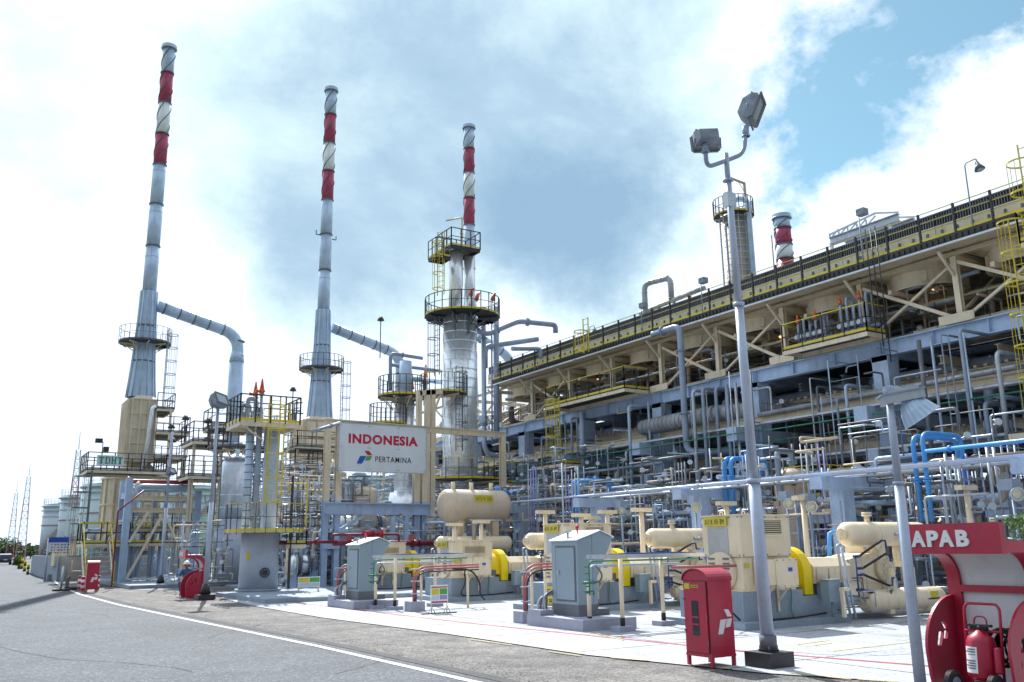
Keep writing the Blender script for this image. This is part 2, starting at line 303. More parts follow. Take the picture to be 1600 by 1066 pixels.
def islands(mb):
    nv = len(mb.v); par = list(range(nv))
    def fd(a):
        while par[a] != a: par[a] = par[par[a]]; a = par[a]
        return a
    for f in mb.f:
        for k in f[1:]: par[fd(k)] = fd(f[0])
    g = {}
    for i in range(nv): g.setdefault(fd(i), []).append(i)
    gs = list(g.values()); bb = []
    for q in gs:
        xs = [mb.v[i] for i in q]; bb.append([min(v.x for v in xs)-.012, min(v.y for v in xs)-.012, min(v.z for v in xs)-.012, max(v.x for v in xs)+.012, max(v.y for v in xs)+.012, max(v.z for v in xs)+.012])
    n = len(gs); pr = list(range(n))
    def f2(a):
        while pr[a] != a: a = pr[a]
        return a
    for i in range(n):
        for j in range(i+1, n):
            if all(bb[i][k] <= bb[j][k+3] and bb[j][k] <= bb[i][k+3] for k in range(3)): pr[f2(i)] = f2(j)
    out = {}
    for i in range(n): out.setdefault(f2(i), []).extend(gs[i])
    return list(out.values())
def part(parent, name, mb, m, label=None, kind=None):
    if not mb.v: return None
    if kind is None and name in SPLIT and len(mb.f) < 700:
        isl = islands(mb)
        if 1 < len(isl) <= (40 if name in ('post', 'handrail') else 24) and not (name in ('post', 'handrail') and WO[parent.name].length > 48 and len(isl) > 12):
            last = None
            for q in isl:
                s = set(q); ix = {v: k for k, v in enumerate(q)}; b2 = MB(); b2.v = [mb.v[i] for i in q]
                for f, sm in zip(mb.f, mb.sm):
                    if f[0] in s: b2.f.append([ix[i] for i in f]); b2.sm.append(sm)
                last = part_(parent, name, b2, m, label, kind)
            return last
    return part_(parent, name, mb, m, label, kind)
def part_(parent, name, mb, m, label=None, kind=None):
    org = WO[parent.name]; me = mesh_of(name, mb, org); me.materials.append(MATS[m])
    o = bpy.data.objects.new(name, me); COL.objects.link(o); o.parent = parent; WO[o.name] = Vector(org)
    if label: o['label'] = label
    if kind: o['kind'] = kind
    return o
def solo(name, mb, m, label, cat, group=None, kind=None):
    xs = [v.x for v in mb.v]; ys = [v.y for v in mb.v]; zs = [v.z for v in mb.v]
    org = Vector(((min(xs)+max(xs))/2, (min(ys)+max(ys))/2, min(zs)))
    me = mesh_of(name, mb, org); me.materials.append(MATS[m])
    o = bpy.data.objects.new(name, me); COL.objects.link(o); o.location = org; WO[o.name] = org
    if label: o['label'] = label
    if cat: o['category'] = cat
    if group: o['group'] = group
    if kind: o['kind'] = kind
    return o
def struct(name, mb, m):
    o = solo(name, mb, m, None, None); o['kind'] = 'structure'; return o
def dup(root, loc, label, scale=None, rz=0.0, group=None, skip=()):
    def cp(o, par):
        c = o.copy(); COL.objects.link(c); c.parent = par
        for ch in list(o.children):
            if ch.name.split('.')[0] in skip: continue
            cp(ch, c)
        return c
    c = cp(root, None); c.location = loc; c.rotation_euler = (0, 0, rz); c['label'] = label
    if group: c['group'] = group
    if scale: c.scale = (scale,)*3 if not hasattr(scale, '__len__') else scale
    return c
def text(parent, name, s, org, ux, uz, w, h, depth, m, offset=0.0, label=None, sp=1.0):
    """Raised lettering: lower-left corner org, running along ux, standing along uz, fitted into w x h."""
    cu = bpy.data.curves.new('lettering', 'FONT'); cu.body = s; cu.size = 1; cu.offset = offset; cu.extrude = 0.5; cu.resolution_u = 3; cu.space_character = sp
    t = bpy.data.objects.new('lettering', cu); COL.objects.link(t)
    dg = bpy.context.evaluated_depsgraph_get(); me = bpy.data.meshes.new_from_object(t.evaluated_get(dg))
    bpy.data.objects.remove(t); bpy.data.curves.remove(cu)
    xs = [v.co.x for v in me.vertices]; ys = [v.co.y for v in me.vertices]; x0, x1, y0, y1 = min(xs), max(xs), min(ys), max(ys)
    ux = Vector(ux).normalized(); uz = Vector(uz).normalized(); nn = ux.cross(uz); o = Vector(org); b = WO[parent.name]
    for v in me.vertices:
        v.co = o+ux*((v.co.x-x0)/(x1-x0)*w)+uz*((v.co.y-y0)/(y1-y0)*h)+nn*(v.co.z*depth)-b
    me.materials.append(MATS[m]); q = bpy.data.objects.new(name, me); COL.objects.link(q); q.parent = parent; WO[q.name] = Vector(b)
    if label: q['label'] = label
    return q
LOGO = [[(.48,1),(.79,.98),(1,.69),(.69,.69)], [(.21,.58),(.62,.6),(.33,0),(0,0)], [(.65,.6),(1,.61),(.85,.28),(.53,.25)]]
def logo(parent, org, ux, uz, w, h, depth, mats, name='emblem'):
    ux = Vector(ux).normalized(); uz = Vector(uz).normalized(); nn = ux.cross(uz)
    for poly, m in zip(LOGO, mats):
        part(parent, name, MB().prism([Vector(org)+ux*(x*w)+uz*(y*h) for x, y in poly], nn*depth), m)
# ================================================================== THE GROUND
def sheet(poly, z): 
    mb = MB(); mb.add([(x, y, z) for x, y in poly], [tuple(range(len(poly)))]); return mb
def strip(line, w0, w1, z):      # ribbon along a polyline, from offset w0 to w1 in x
    mb = MB(); vs = [];
    for x, y in line: vs += [(x+w0, y, z), (x+w1, y, z)]
    return mb.add(vs, [(2*i, 2*i+1, 2*i+3, 2*i+2) for i in range(len(line)-1)])
def ground_mat(name, base, alt, scale, fine, rough=0.9, speck=0.0, speckcol=(0.5, 0.5, 0.5), patch=None, bump=0.5, patchmul=1.0, gv=0.42):
    M = bpy.data.materials.new(name); M.use_nodes = True; nt = M.node_tree; N = nt.nodes; L = nt.links; b = N['Principled BSDF']; b.inputs['Roughness'].default_value = rough
    tc = N.new('ShaderNodeTexCoord')
    def ns(s, d, r, st=(1, 1, 1)):
        mp = N.new('ShaderNodeMapping'); mp.inputs['Scale'].default_value = st; L.new(tc.outputs['Object'], mp.inputs[0])
        n = N.new('ShaderNodeTexNoise'); n.inputs['Scale'].default_value = s; n.inputs['Detail'].default_value = d; n.inputs['Roughness'].default_value = r; L.new(mp.outputs[0], n.inputs[0]); return n.outputs[0]
    def mr(v, a, b_, c=0.0, d=1.0):
        n = N.new('ShaderNodeMapRange'); L.new(v, n.inputs[0]); n.inputs[1].default_value = a; n.inputs[2].default_value = b_; n.inputs[3].default_value = c; n.inputs[4].default_value = d; return n.outputs[0]
    def mix(f, a, b_):
        n = N.new('ShaderNodeMix'); n.data_type = 'RGBA'; L.new(f, n.inputs[0])
        for i, v in ((6, a), (7, b_)):
            if isinstance(v, tuple): n.inputs[i].default_value = (*v, 1)
            else: L.new(v, n.inputs[i])
        return n.outputs[2]
    c = mix(mr(ns(scale, 6, 0.65), 0.35, 0.68), base, alt)
    if patch: c = mix(mr(ns(scale*0.35, 7, 0.7, (1, 0.35, 1)), 0.53, 0.68, 0, patchmul), c, patch)
    h0 = N.new('ShaderNodeHueSaturation'); L.new(c, h0.inputs['Color']); L.new(mr(ns(5.5, 4, 0.75), 0.3, 0.7, 1-gv*0.45, 1+gv*0.45), h0.inputs['Value']); c = h0.outputs[0]
    gr = ns(fine, 3, 0.7); h = N.new('ShaderNodeHueSaturation'); L.new(c, h.inputs['Color']); L.new(mr(gr, 0.3, 0.7, 1-gv, 1+gv), h.inputs['Value']); c = h.outputs[0]
    if speck:
        v = N.new('ShaderNodeTexVoronoi'); v.inputs['Scale'].default_value = fine*1.1; L.new(tc.outputs['Object'], v.inputs[0])
        c = mix(mr(v.outputs['Distance'], 0.28, 0.12, 0, speck), c, speckcol)
    L.new(c, b.inputs['Base Color'])
    bp = N.new('ShaderNodeBump'); bp.inputs['Strength'].default_value = bump; bp.inputs['Distance'].default_value = 0.03; L.new(gr, bp.inputs['Height']); L.new(bp.outputs[0], b.inputs['Normal'])
    MATS[name] = M
ground_mat('terrain', (0.17, 0.16, 0.13), (0.10, 0.13, 0.06), 0.05, 3, patch=(0.20, 0.17, 0.12))
ground_mat('asphalt', (0.034, 0.043, 0.058), (0.060, 0.072, 0.091), 0.8, 13, 0.8, 0.75, (0.22, 0.24, 0.27), (0.024, 0.029, 0.037), 1.0, 0.9, 0.75)
ground_mat('asphalt_seam', (0.035, 0.036, 0.04), (0.06, 0.06, 0.065), 1.2, 38, 0.85, 0.4, (0.16, 0.16, 0.16))
ground_mat('gravelled_concrete', (0.165, 0.156, 0.150), (0.070, 0.067, 0.067), 1.3, 20, 0.88, 0.85, (0.36, 0.35, 0.33), (0.24, 0.225, 0.21), 1.0, 1.0, 0.75)
ground_mat('pad_concrete', (0.40, 0.425, 0.46), (0.27, 0.29, 0.325), 0.9, 16, 0.8, 0.4, (0.28, 0.29, 0.31), (0.20, 0.215, 0.24), 0.4, 0.85, 0.3)
ground_mat('worn_white', (0.62, 0.63, 0.64), (0.34, 0.35, 0.36), 3.5, 25, 0.7, 0.8, (0.18, 0.18, 0.19))
ground_mat('worn_red', (0.40, 0.04, 0.06), (0.30, 0.05, 0.06), 2.5, 20, 0.7, 0.4, (0.45, 0.35, 0.35))
ground_mat('worn_yellow', (0.62, 0.50, 0.12), (0.35, 0.30, 0.15), 3.5, 25, 0.75, 0.6, (0.25, 0.23, 0.2))
ground_mat('crack_filler', (0.30, 0.29, 0.28), (0.16, 0.155, 0.15), 4, 30, 0.85, 0.5, (0.2, 0.2, 0.2))
ground_mat('lawn', (0.10, 0.18, 0.03), (0.16, 0.22, 0.05), 0.5, 9, 0.95)

EDGE = [(6.35, -25), (6.2, 0), (6.07, 10.5), (5.93, 16.2), (5.5, 24), (5.06, 33), (4.95, 42), (5.2, 52), (5.9, 64), (8.4, 109), (14.5, 200), (30, 380), (80, 900)]
struct('ground', sheet([(-1200, -300), (1600, -300), (1600, 1800), (-1200, 1800)], -0.03), 'terrain')
# road: asphalt ribbon, its far end veers with the edge line
mb = MB(); vs = []
for x, y in EDGE: vs += [(x-15.5, y, -0.012), (x+0.28, y, -0.012)]
mb.add(vs, [(2*i, 2*i+1, 2*i+3, 2*i+2) for i in range(len(EDGE)-1)]); struct('road', mb, 'asphalt')
struct('road_joint', strip(EDGE[:8], 0.20, 0.42, -0.006), 'asphalt_seam')
mb = MB(); rs = random.Random(17)
for (x, y, L_, a) in [(3.2, 14, 7, 1.7), (1.0, 20, 9, 1.5), (4.6, 19, 4, 1.2), (-2, 25, 8, 1.4), (3.9, 27, 7, 1.62), (2.2, 33, 8, 1.5), (0.4, 12.5, 5, 1.9), (4.8, 12.5, 2.6, .7), (2.5, 40, 9, 1.55)]:
    p = Vector((x, y, -.008)); pts = []
    for i in range(16): pts.append(p.copy()); a += rs.uniform(-.22, .22); p = p+Vector((math.cos(a), math.sin(a), 0))*(L_/16)
    vs = []
    for i, q in enumerate(pts): d = (pts[min(i+1, 15)]-pts[max(i-1, 0)]).normalized(); s_ = Vector((-d.y, d.x, 0))*rs.uniform(.004, .012); vs += [q+s_, q-s_]
    mb.add(vs, [(2*i, 2*i+1, 2*i+3, 2*i+2) for i in range(15)])
struct('road_repair', mb, 'asphalt_seam')
struct('road_edge_line', strip(EDGE, -0.13, 0.0, -0.006), 'worn_white')
PADEDGE = [(11.5, -10), (10.6, 5.0), (10.2, 7.4), (9.5, 8.9), (8.85, 12), (8.75, 16.7), (8.3, 22.7), (8.3, 29), (8.7, 34.5)]
struct('apron', sheet([(6.3, -25), (6.2, 0), (6.1, 10.5), (5.95, 16.2), (5.6, 24), (5.2, 33), (5.1, 42), (5.4, 52), (6.3, 64), (8.8, 109), (70, 109), (70, -25)], -0.016), 'gravelled_concrete')
struct('concrete_pad', sheet(PADEDGE+[(9.2, 35.5), (13, 36), (21.5, 36), (21.5, -10)], 0.0), 'pad_concrete')
ground_mat('dark_stained_concrete', (0.22, 0.23, 0.25), (0.15, 0.16, 0.175), 0.5, 12, 0.85, 0, (1, 1, 1), (0.07, 0.07, 0.07))
struct('rack_floor', sheet([(21.5, -10), (21.5, 40), (60, 40), (60, -10)], -0.002), 'dark_stained_concrete')  # darker than the pad: shade under the rack put into the floor colour
struct('plant_floor', sheet([(7.6, 44), (60, 40), (60, 90), (9, 90), (7.4, 60)], -0.006), 'dark_stained_concrete')
struct('red_safety_line', strip([(12.1, 4), (11.76, 8.0), (11.13, 10.66), (10.75, 14.2), (10.3, 19), (10.15, 23), (10.0, 26.6), (9.9, 30)], -0.055, 0.055, 0.005), 'worn_red')
def dash(pts, w, z, m, nm):
    mb = MB()
    for (a, b) in pts:
        a = Vector((*a, z)); b = Vector((*b, z)); d = (b-a).normalized(); s = Vector((-d.y, d.x, 0))*w/2
        mb.add([a-s, a+s, b+s, b-s], [(0, 1, 2, 3)])
    return struct(nm, mb, m)
def g2(px, py): v = G(px, py); return (v.x, v.y)
dash([(g2(857, 1018), g2(908, 1025)), (g2(955, 1028), g2(1015, 1033)), (g2(1085, 1040), g2(1145, 1046)), (g2(1235, 1052), g2(1330, 1062)), (g2(1340, 1062), g2(1420, 1068)), (g2(735, 999), g2(800, 1008))], 0.045, 0.006, 'worn_yellow', 'yellow_line')
dash([(g2(1215, 1017), g2(1300, 1005)), (g2(1300, 1018), g2(1430, 1003)), (g2(1225, 1010), g2(1295, 1001)), (g2(925, 988), g2(975, 1001))], 0.05, 0.006, 'worn_yellow', 'yellow_line')
# pale repair smears and tyre scuffs on the gravelled concrete
mb = MB(); rr = random.Random(3)
for (px, py, L_, a) in [(592, 986, .9, .2), (600, 992, 1.0, 1.5), (700, 1012, 2.2, 1.5), (640, 972, 3.0, 1.7), (520, 965, 3.5, 1.6), (350, 950, 4, 1.65), (455, 950, 4, 1.5), (300, 945, 5, 1.75)]:
    c = G(px, py); p = Vector((c.x, c.y, 0)); n_ = 7; pts = []
    for i in range(n_): pts.append(p.copy()); a += rr.uniform(-.28, .28); p = p+Vector((math.cos(a), math.sin(a), 0))*(L_/n_)
    vs = []
    for i, q in enumerate(pts):
        d = (pts[min(i+1, n_-1)]-pts[max(i-1, 0)]).normalized(); s = Vector((-d.y, d.x, 0))*rr.uniform(.004, .018); vs += [q+s+Vector((0, 0, -.008)), q-s+Vector((0, 0, -.008))]
    mb.add(vs, [(2*i, 2*i+1, 2*i+3, 2*i+2) for i in range(n_-1)])
struct('repair_marking', mb, 'crack_filler')
mb = MB()
for y in (9.5, 12.4, 15.6, 18.7, 21.8, 24.9, 28.0, 31.1): mb.add([(8.9, y, .004), (21.4, y, .004), (21.4, y+.025, .004), (8.9, y+.025, .004)], [(0, 1, 2, 3)])
for x in (11.0, 17.2, 20.2): mb.add([(x, 7.0, .004), (x+.025, 7.0, .004), (x+.025, 35.5, .004), (x, 35.5, .004)], [(0, 1, 2, 3)])
ground_mat('joint', (0.10, 0.10, 0.105), (0.2, 0.2, 0.2), 2, 20); struct('slab_joint', mb, 'joint')
mb = MB(); rs = random.Random(8)
for (cx, cy, sx, sy) in [(12.2, 12.9, .8, .5), (13.2, 17.6, .9, .4), (11.4, 18.9, .5, .5), (13.6, 22.8, 1.2, .5), (12.6, 25.0, .6, .4), (16.5, 12.7, 1.4, .4), (12.0, 10.4, .5, .7), (10.5, 21.0, .6, .3), (17.0, 18.9, 1.4, .4), (11.8, 29.0, .8, .5), (13.2, 9.3, .9, .35), (15.2, 10.3, .7, .3)]:
    n_ = 18; ph = rs.uniform(0, 6); mb.add([(cx+sx*(1+.25*math.sin(3*2*math.pi*i/n_+ph)+.15*rs.uniform(-1, 1))*math.cos(2*math.pi*i/n_), cy+sy*(1+.25*math.sin(2*2*math.pi*i/n_)+.15*rs.uniform(-1, 1))*math.sin(2*math.pi*i/n_), .003+.0001*cx) for i in range(n_)], [tuple(range(n_))])
ground_mat('oil_stain', (0.26, 0.28, 0.31), (0.40, 0.42, 0.45), 2.2, 14, 0.7, 0, (1, 1, 1), (0.15, 0.16, 0.18), 0.3, 1.0); struct('stain', mb, 'oil_stain')
# grit and tyre-worn shoulder along the asphalt edge
mb = MB(); rs = random.Random(14)
for k in range(1500):
    y = rs.uniform(7, 34)**1.0; i = max(j for j in range(len(EDGE)) if EDGE[j][1] <= y); x0 = EDGE[i][0]+(EDGE[i+1][0]-EDGE[i][0])*(y-EDGE[i][1])/(EDGE[i+1][1]-EDGE[i][1]); x = x0+.25+abs(rs.gauss(0, .45)); r = rs.uniform(.006, .02); a = rs.uniform(0, 6)
    p = [Vector((x+r*math.cos(a+q*2.1), y+r*math.sin(a+q*2.1), -.012)) for q in range(3)]; mb.add(p+[Vector((x, y, -.012+r*.4))], [(0, 1, 3), (1, 2, 3), (2, 0, 3)])
o = solo('gravel', mb, 'gravelled_concrete', 'loose grit along the asphalt edge', 'gravel', kind='stuff')
# blue-grey kerbed slabs on the left of the pad
mb = MB(); mb.box((8.9, 29.6, -0.01), (15.2, 36.0, 0.14)); mb.box((9.05, 29.75, 0.14), (15.0, 35.8, 0.15)); struct('equipment_slab', mb, 'plinth_grey')
mb = MB(); mb.box((11.3, 36.3, 0), (27, 44, 0.12)); struct('equipment_slab', mb, 'plinth_grey')
mb = MB(); mb.box((7.4, 46.0, 0), (24, 75, 0.16)); struct('heater_slab', mb, 'plinth_grey')
# strip of lawn and a soil bank beyond the low wall at the far left
struct('lawn', sheet([(6.9, 84), (9.5, 115), (18, 210), (70, 300), (70, 115), (30, 92)], 0.01), 'lawn')
mb = MB(); mb.add([(6.3, 62, 0.0), (14, 62, 0.0), (15, 78, 1.0), (7.0, 78, 1.0), (7.0, 84, 1.0), (15, 84, 1.0)], [(0, 1, 2, 3), (3, 2, 5, 4)]); struct('soil_bank', mb, 'soil')
# distant low hills of vegetation are built as trees later

# ================================================================== THE PIPE RACK
RY = [7.4, 13.4, 19.4, 25.5, 31.5, 37.5, 43.4, 49.5, 55.5, 61.0]
RX = [28.0, 34.5, 41.0]
rack = thing('pipe_rack', 'long blue grey pipe rack of fireproofed columns and steel girders along the plant', 'pipe rack', (28, 34, 0))
for xi, X in enumerate(RX):
    for Y in RY:
        mb = MB(); w = 0.32 if xi == 0 else 0.24
        mb.box((X-w, Y-w, 0.0), (X+w, Y+w, 8.18)); mb.box((X-w-.06, Y-w-.06, 0), (X+w+.06, Y+w+.06, 0.35))
        part(rack, 'column', mb, 'fireproof')
    for a, b in zip(RY[:-1], RY[1:]):
        mb = MB(); y0, y1 = a+0.01, b-0.01
        mb.ibeam((X, y0, 8.48), (X, y1, 8.48), 0.34, 0.56, 0.04)
        for k in (0, 1, 2, 3): mb.box((X-.15, y0+.02+k*(y1-y0-.06)/3, 8.25), (X+.15, y0+.04+k*(y1-y0-.06)/3, 8.72))
        part(rack, 'girder', mb, 'blue_steel')
for Y in RY:
    part(rack, 'cross_beam', MB().box((26.3, Y-.27, 5.72), (27.7, Y+.27, 6.27)), 'fireproof', label='stub end of fireproofed beam' if Y == RY[2] else None)
    part(rack, 'cross_beam', MB().box((28.3, Y-.22, 5.74), (41.0, Y+.22, 6.22)), 'fireproof')
    part(rack, 'cross_beam', MB().box((26.7, Y-.24, 4.28), (27.7, Y+.24, 4.76)), 'fireproof')
    part(rack, 'cross_beam', MB().box((28.3, Y-.2, 4.3), (41.0, Y+.2, 4.74)), 'fireproof')
    part(rack, 'cross_beam', MB().ibeam((28.0, Y, 8.12+.36), (41.0, Y, 8.12+.36), 0.3, 0.5, 0.04), 'blue_steel')
    part(rack, 'bracket', MB().box((27.55, Y-.4, 8.19), (28.45, Y+.4, 8.2)).box((27.68, Y-.34, 8.0), (28.32, Y+.34, 8.18)), 'fireproof')
for (X, z) in [(29.2, 7.2), (32.0, 7.2), (37, 7.25), (30.5, 5.45), (34.6, 7.2)]:
    for a, b in zip(RY[:-1], RY[1:]):
        mb = MB(); mb.ibeam((X, a, z), (X, b-.01, z), 0.25, 0.40, 0.03); part(rack, 'stringer', mb, 'cream_steel')
# little cleats along the top of the cream stringers and intermediate beams
mb = MB()
y = 8.0
while y < 60: mb.box((29.0, y, 7.42), (29.4, y+.12, 7.5)); mb.box((30.3, y, 5.67), (30.7, y+.12, 5.75)); y += 0.36
part(rack, 'cleat', mb, 'cream_dull', kind='stuff')
for i, (a, b) in enumerate(zip(RY[:-1], RY[1:])):
    for f in (1/3, 2/3):
        yy = a+(b-a)*f
        part(rack, 'joist', MB().ibeam((28.2, yy, 7.75), (41, yy, 7.75), 0.2, 0.3, 0.025), 'cream_dull' if i % 2 else 'dark_pipe')
        part(rack, 'joist', MB().ibeam((28.3, yy, 6.55), (41, yy, 6.55), 0.2, 0.28, 0.025), 'blue_steel' if (i+int(f*3)) % 2 else 'dark_pipe')

# pipes on the tiers, all running the length of the rack
ORD = ['first', 'second', 'third', 'fourth', 'fifth', 'sixth', 'seventh', 'eighth', 'ninth', 'tenth', 'eleventh', 'twelfth', 'thirteenth', 'fourteenth']
MN = {'dark_pipe': 'dark', 'insul': 'lagged silver grey', 'grey_pipe': 'blue grey', 'brown_pipe': 'rusty brown', 'galv': 'galvanised', 'silver_dull': 'silver clad', 'cream_dull': 'cream', 'pale_line': 'pale blue', 'violet_pipe': 'violet', 'maroon': 'maroon', 'green_paint': 'green', 'cream': 'cream', 'silver': 'silver', 'bright_blue': 'bright blue', 'yellow': 'yellow', 'tan_drum': 'tan'}
rr = random.Random(11)
for tier, z, n_, x0, x1 in [('top', 8.8, 14, 29.0, 40.6), ('upper middle', 6.3, 14, 28.5, 40.4), ('middle', 7.45, 12, 29.6, 40.4), ('lower middle', 4.8, 14, 28.6, 40.3), ('bottom', 3.0, 10, 29.5, 40)]:
    for k in range(n_):
        X = x0+(x1-x0)*(k+rr.uniform(-.2, .2)+.3)/n_; r = rr.choice([.06, .08, .1, .14, .18, .24, .3]); m = rr.choice(['dark_pipe', 'dark_pipe', 'insul', 'grey_pipe', 'brown_pipe', 'silver_dull', 'brown_pipe'])
        ya = 7.0+rr.uniform(-1, 1); yb = 61+rr.uniform(-2, 1)
        if rr.random() < .5: ya = rr.choice([9, 15, 22, 28, 34]); 
        if rr.random() < .3: yb = max(ya+12, rr.choice([38, 44, 52]))
        mb = MB(); e = rr.choice([-1, 1])*rr.uniform(.6, 1.5)
        pts = [(X, ya, z+r+e), (X, ya, z+r)]
        if rr.random() < .45 and yb-ya > 14:      # expansion loop
            ym = rr.uniform(ya+5, yb-5); h = rr.uniform(.7, 1.2); pts += [(X, ym, z+r), (X, ym, z+r+h), (X, ym+1.8, z+r+h), (X, ym+1.8, z+r)]
        pts += [(X, yb, z+r), (X, yb, z+r-e*.6)]
        mb.tube(pts, r, 10, bend=r*2.2)
        yy = ya+1
        while yy < yb:
            if m in ('insul', 'silver_dull') or rr.random() < .2: mb.cyl((X, yy, z+r), (X, yy+.06, z+r), r*1.08, n=10)
            yy += 1.5
        solo('pipe', mb, m, '%s pipe on the rack %s tier, %s from the road side' % (MN[m], tier, ORD[k]), 'pipe', 'pipes running along the tiers of the rack')
# bundles running across the rack
for i, (a, b) in enumerate(zip(RY[:-1], RY[1:])):
    for k in range(5):
        yy = a+.7+rr.uniform(0, b-a-1.4); z = rr.choice([5.2, 5.4, 6.9, 7.1, 9.15, 9.4]); r = rr.choice([.05, .08, .12, .2]); m = rr.choice(['dark_pipe', 'grey_pipe', 'brown_pipe', 'insul'])
        xa = rr.uniform(28.4, 29.5); xb = rr.uniform(34, 40.5); dz = rr.choice([-1.2, -.8, .7, 1.0])
        solo('cross_pipe', MB().tube([(xa, yy, z+dz), (xa, yy, z), (xb, yy, z), (xb, yy, z-1)], r, 8, bend=r*2.5), m, 'short cross pipe turning down inside the rack bay', 'pipe', 'cross pipes inside the rack')

# big lagged duct bent under the girder, long green and pale lines, cream stringer pipe
def run(pts, r, m, label, group=None, name='pipe', bend=None, n=10, rings=0, cat='pipe', fl=()):
    mb = MB(); mb.tube(pts, r, n, bend=bend or r*2.5)
    P_ = [Vector(p) for p in pts]
    if rings:
        for a, b in zip(P_[:-1], P_[1:]):
            L_ = (b-a).length; k = rings
            while k < L_-.1: c = a+(b-a)*(k/L_); d = (b-a).normalized()*.025; mb.cyl(c-d, c+d, r*1.07, n=n); k += rings
    if not rings and r >= .04:
        q_ = random.Random(int(P_[0].x*31+P_[0].y*17+r*999))
        for a, b in zip(P_[:-1], P_[1:]):
            L_ = (b-a).length; k = q_.uniform(.6, 2.5)
            while k < L_-.5:
                c = a+(b-a)*(k/L_); d = (b-a).normalized(); mb.cyl(c-d*.03, c-d*.005, r*1.65, n=n).cyl(c+d*.005, c+d*.03, r*1.65, n=n)
                if q_.random() < .3: w_ = Vector((-.6, -.6, .5)).normalized() if abs(d.z) < .9 else Vector((-.7, -.7, 0)).normalized(); mb.cyl(c+d*.03, c+d*(.03+r*2.6), r*1.3, n=n).cyl(c+d*(.05+r*2.7), c+d*(.08+r*2.7), r*1.65, n=n).cyl(c+d*r*1.3, c+d*r*1.3+w_*r*4, r*.25, n=6).cyl(c+d*r*1.3+w_*r*4, c+d*r*1.3+w_*(r*4+.02), r*1.5, n=10)
                k += q_.uniform(2.0, 5.0)
    for (i, t) in fl:
        a, b = P_[i], P_[i+1]; c = a+(b-a)*t; mb.flange(c, b-a, r*1.7, .05, n); mb.flange(c+(b-a).normalized()*.07, b-a, r*1.7, .05, n)
    return solo(name, mb, m, label, cat, group)
run([(27.15, 31.9, 7.05), (27.15, 26.9, 7.1), (28.4, 25.2, 7.1), (31, 24.6, 7.1)], 0.36, 'insul', 'thick lagged duct with ribbed cladding slung under the blue girder', rings=.28, n=18, name='lagged_duct')
run([(27.3, 24.9, 6.75), (27.3, 8, 6.95)], 0.10, 'insul', 'lagged pipe on top of the cream ledge beam beside the road side columns', rings=.35)
mb = MB(); mb.ibeam((27.45, 7.5, 6.6), (27.45, 31.0, 6.6), .2, .26, .03); mb.ibeam((27.45, 32.0, 6.6), (27.45, 61, 6.6), .2, .26, .03); solo('ledge_beam', mb, 'cream_steel', 'long cream ledge beam fixed to the road side of the rack columns', 'beam')
run([(26.6, 7, 6.0), (26.6, 24, 5.98), (26.2, 24.2, 5.98), (26.2, 60, 5.9)], 0.03, 'green_paint', 'thin green line crossing the front of the rack columns', n=8)
run([(26.9, 19, 5.6), (26.9, 60, 5.5)], 0.025, 'green_paint', 'second thin green line just below the upper green line', n=8)
run([(26.6, 30, 5.25), (26.6, 61, 5.2), ], 0.07, 'grey_pipe', 'blue grey pipe along the stub beams at the far half of the rack')
run([(26.5, 30.16, 11.15), (26.5, 28.35, 11.15), (26.5, 28.35, 5.55), (27.6, 26.4, 5.45), (31, 26.4, 5.45)], 0.14, 'grey_pipe', 'blue grey downpipe from the deck edge past the girder with rounded elbows', bend=.4, n=14)
run([(26.7, 36.1, 8.3), (26.7, 36.1, 4.7)], 0.14, 'grey_pipe', 'stout grey standpipe beside the yellow ladder on the rack front')
# tall vertical pipes on the front of bays
for bay, (px0, px1, ptop, pbot, X, cnt) in enumerate([(1262, 1345, 575, 760, 26.6, 7), (1440, 1600, 600, 800, 26.4, 10), (1085, 1160, 640, 800, 26.6, 6), (950, 1030, 690, 800, 26.7, 6), (845, 910, 660, 780, 26.8, 7), (1150, 1190, 700, 850, 25.0, 5)]):
    for k in range(cnt):
        px = px0+(px1-px0)*(k+rr.uniform(-.3, .3))/cnt; r = rr.choice([.022, .03, .045, .06, .075]); a = aX(px, ptop+rr.uniform(-60, 50), X+rr.uniform(-.2, .3)); zb = rr.uniform(1.0, 4.3); a.z = 8.15 if rr.random() < .6 else a.z
        m = rr.choice(['grey_pipe', 'galv', 'dark_pipe', 'silver_dull', 'grey_pipe'])
        pts = [(a.x, a.y, min(a.z, 8.15)), (a.x, a.y, zb)]
        if rr.random() < .6 or a.z < 8.1: pts.insert(0, (a.x+1.6, a.y, min(a.z, 8.15)))
        solo('riser_pipe', MB().tube(pts, r, 8, bend=r*3), m, 'thin vertical pipe hanging on the front of the rack bay', 'pipe', 'vertical pipes on the rack front')

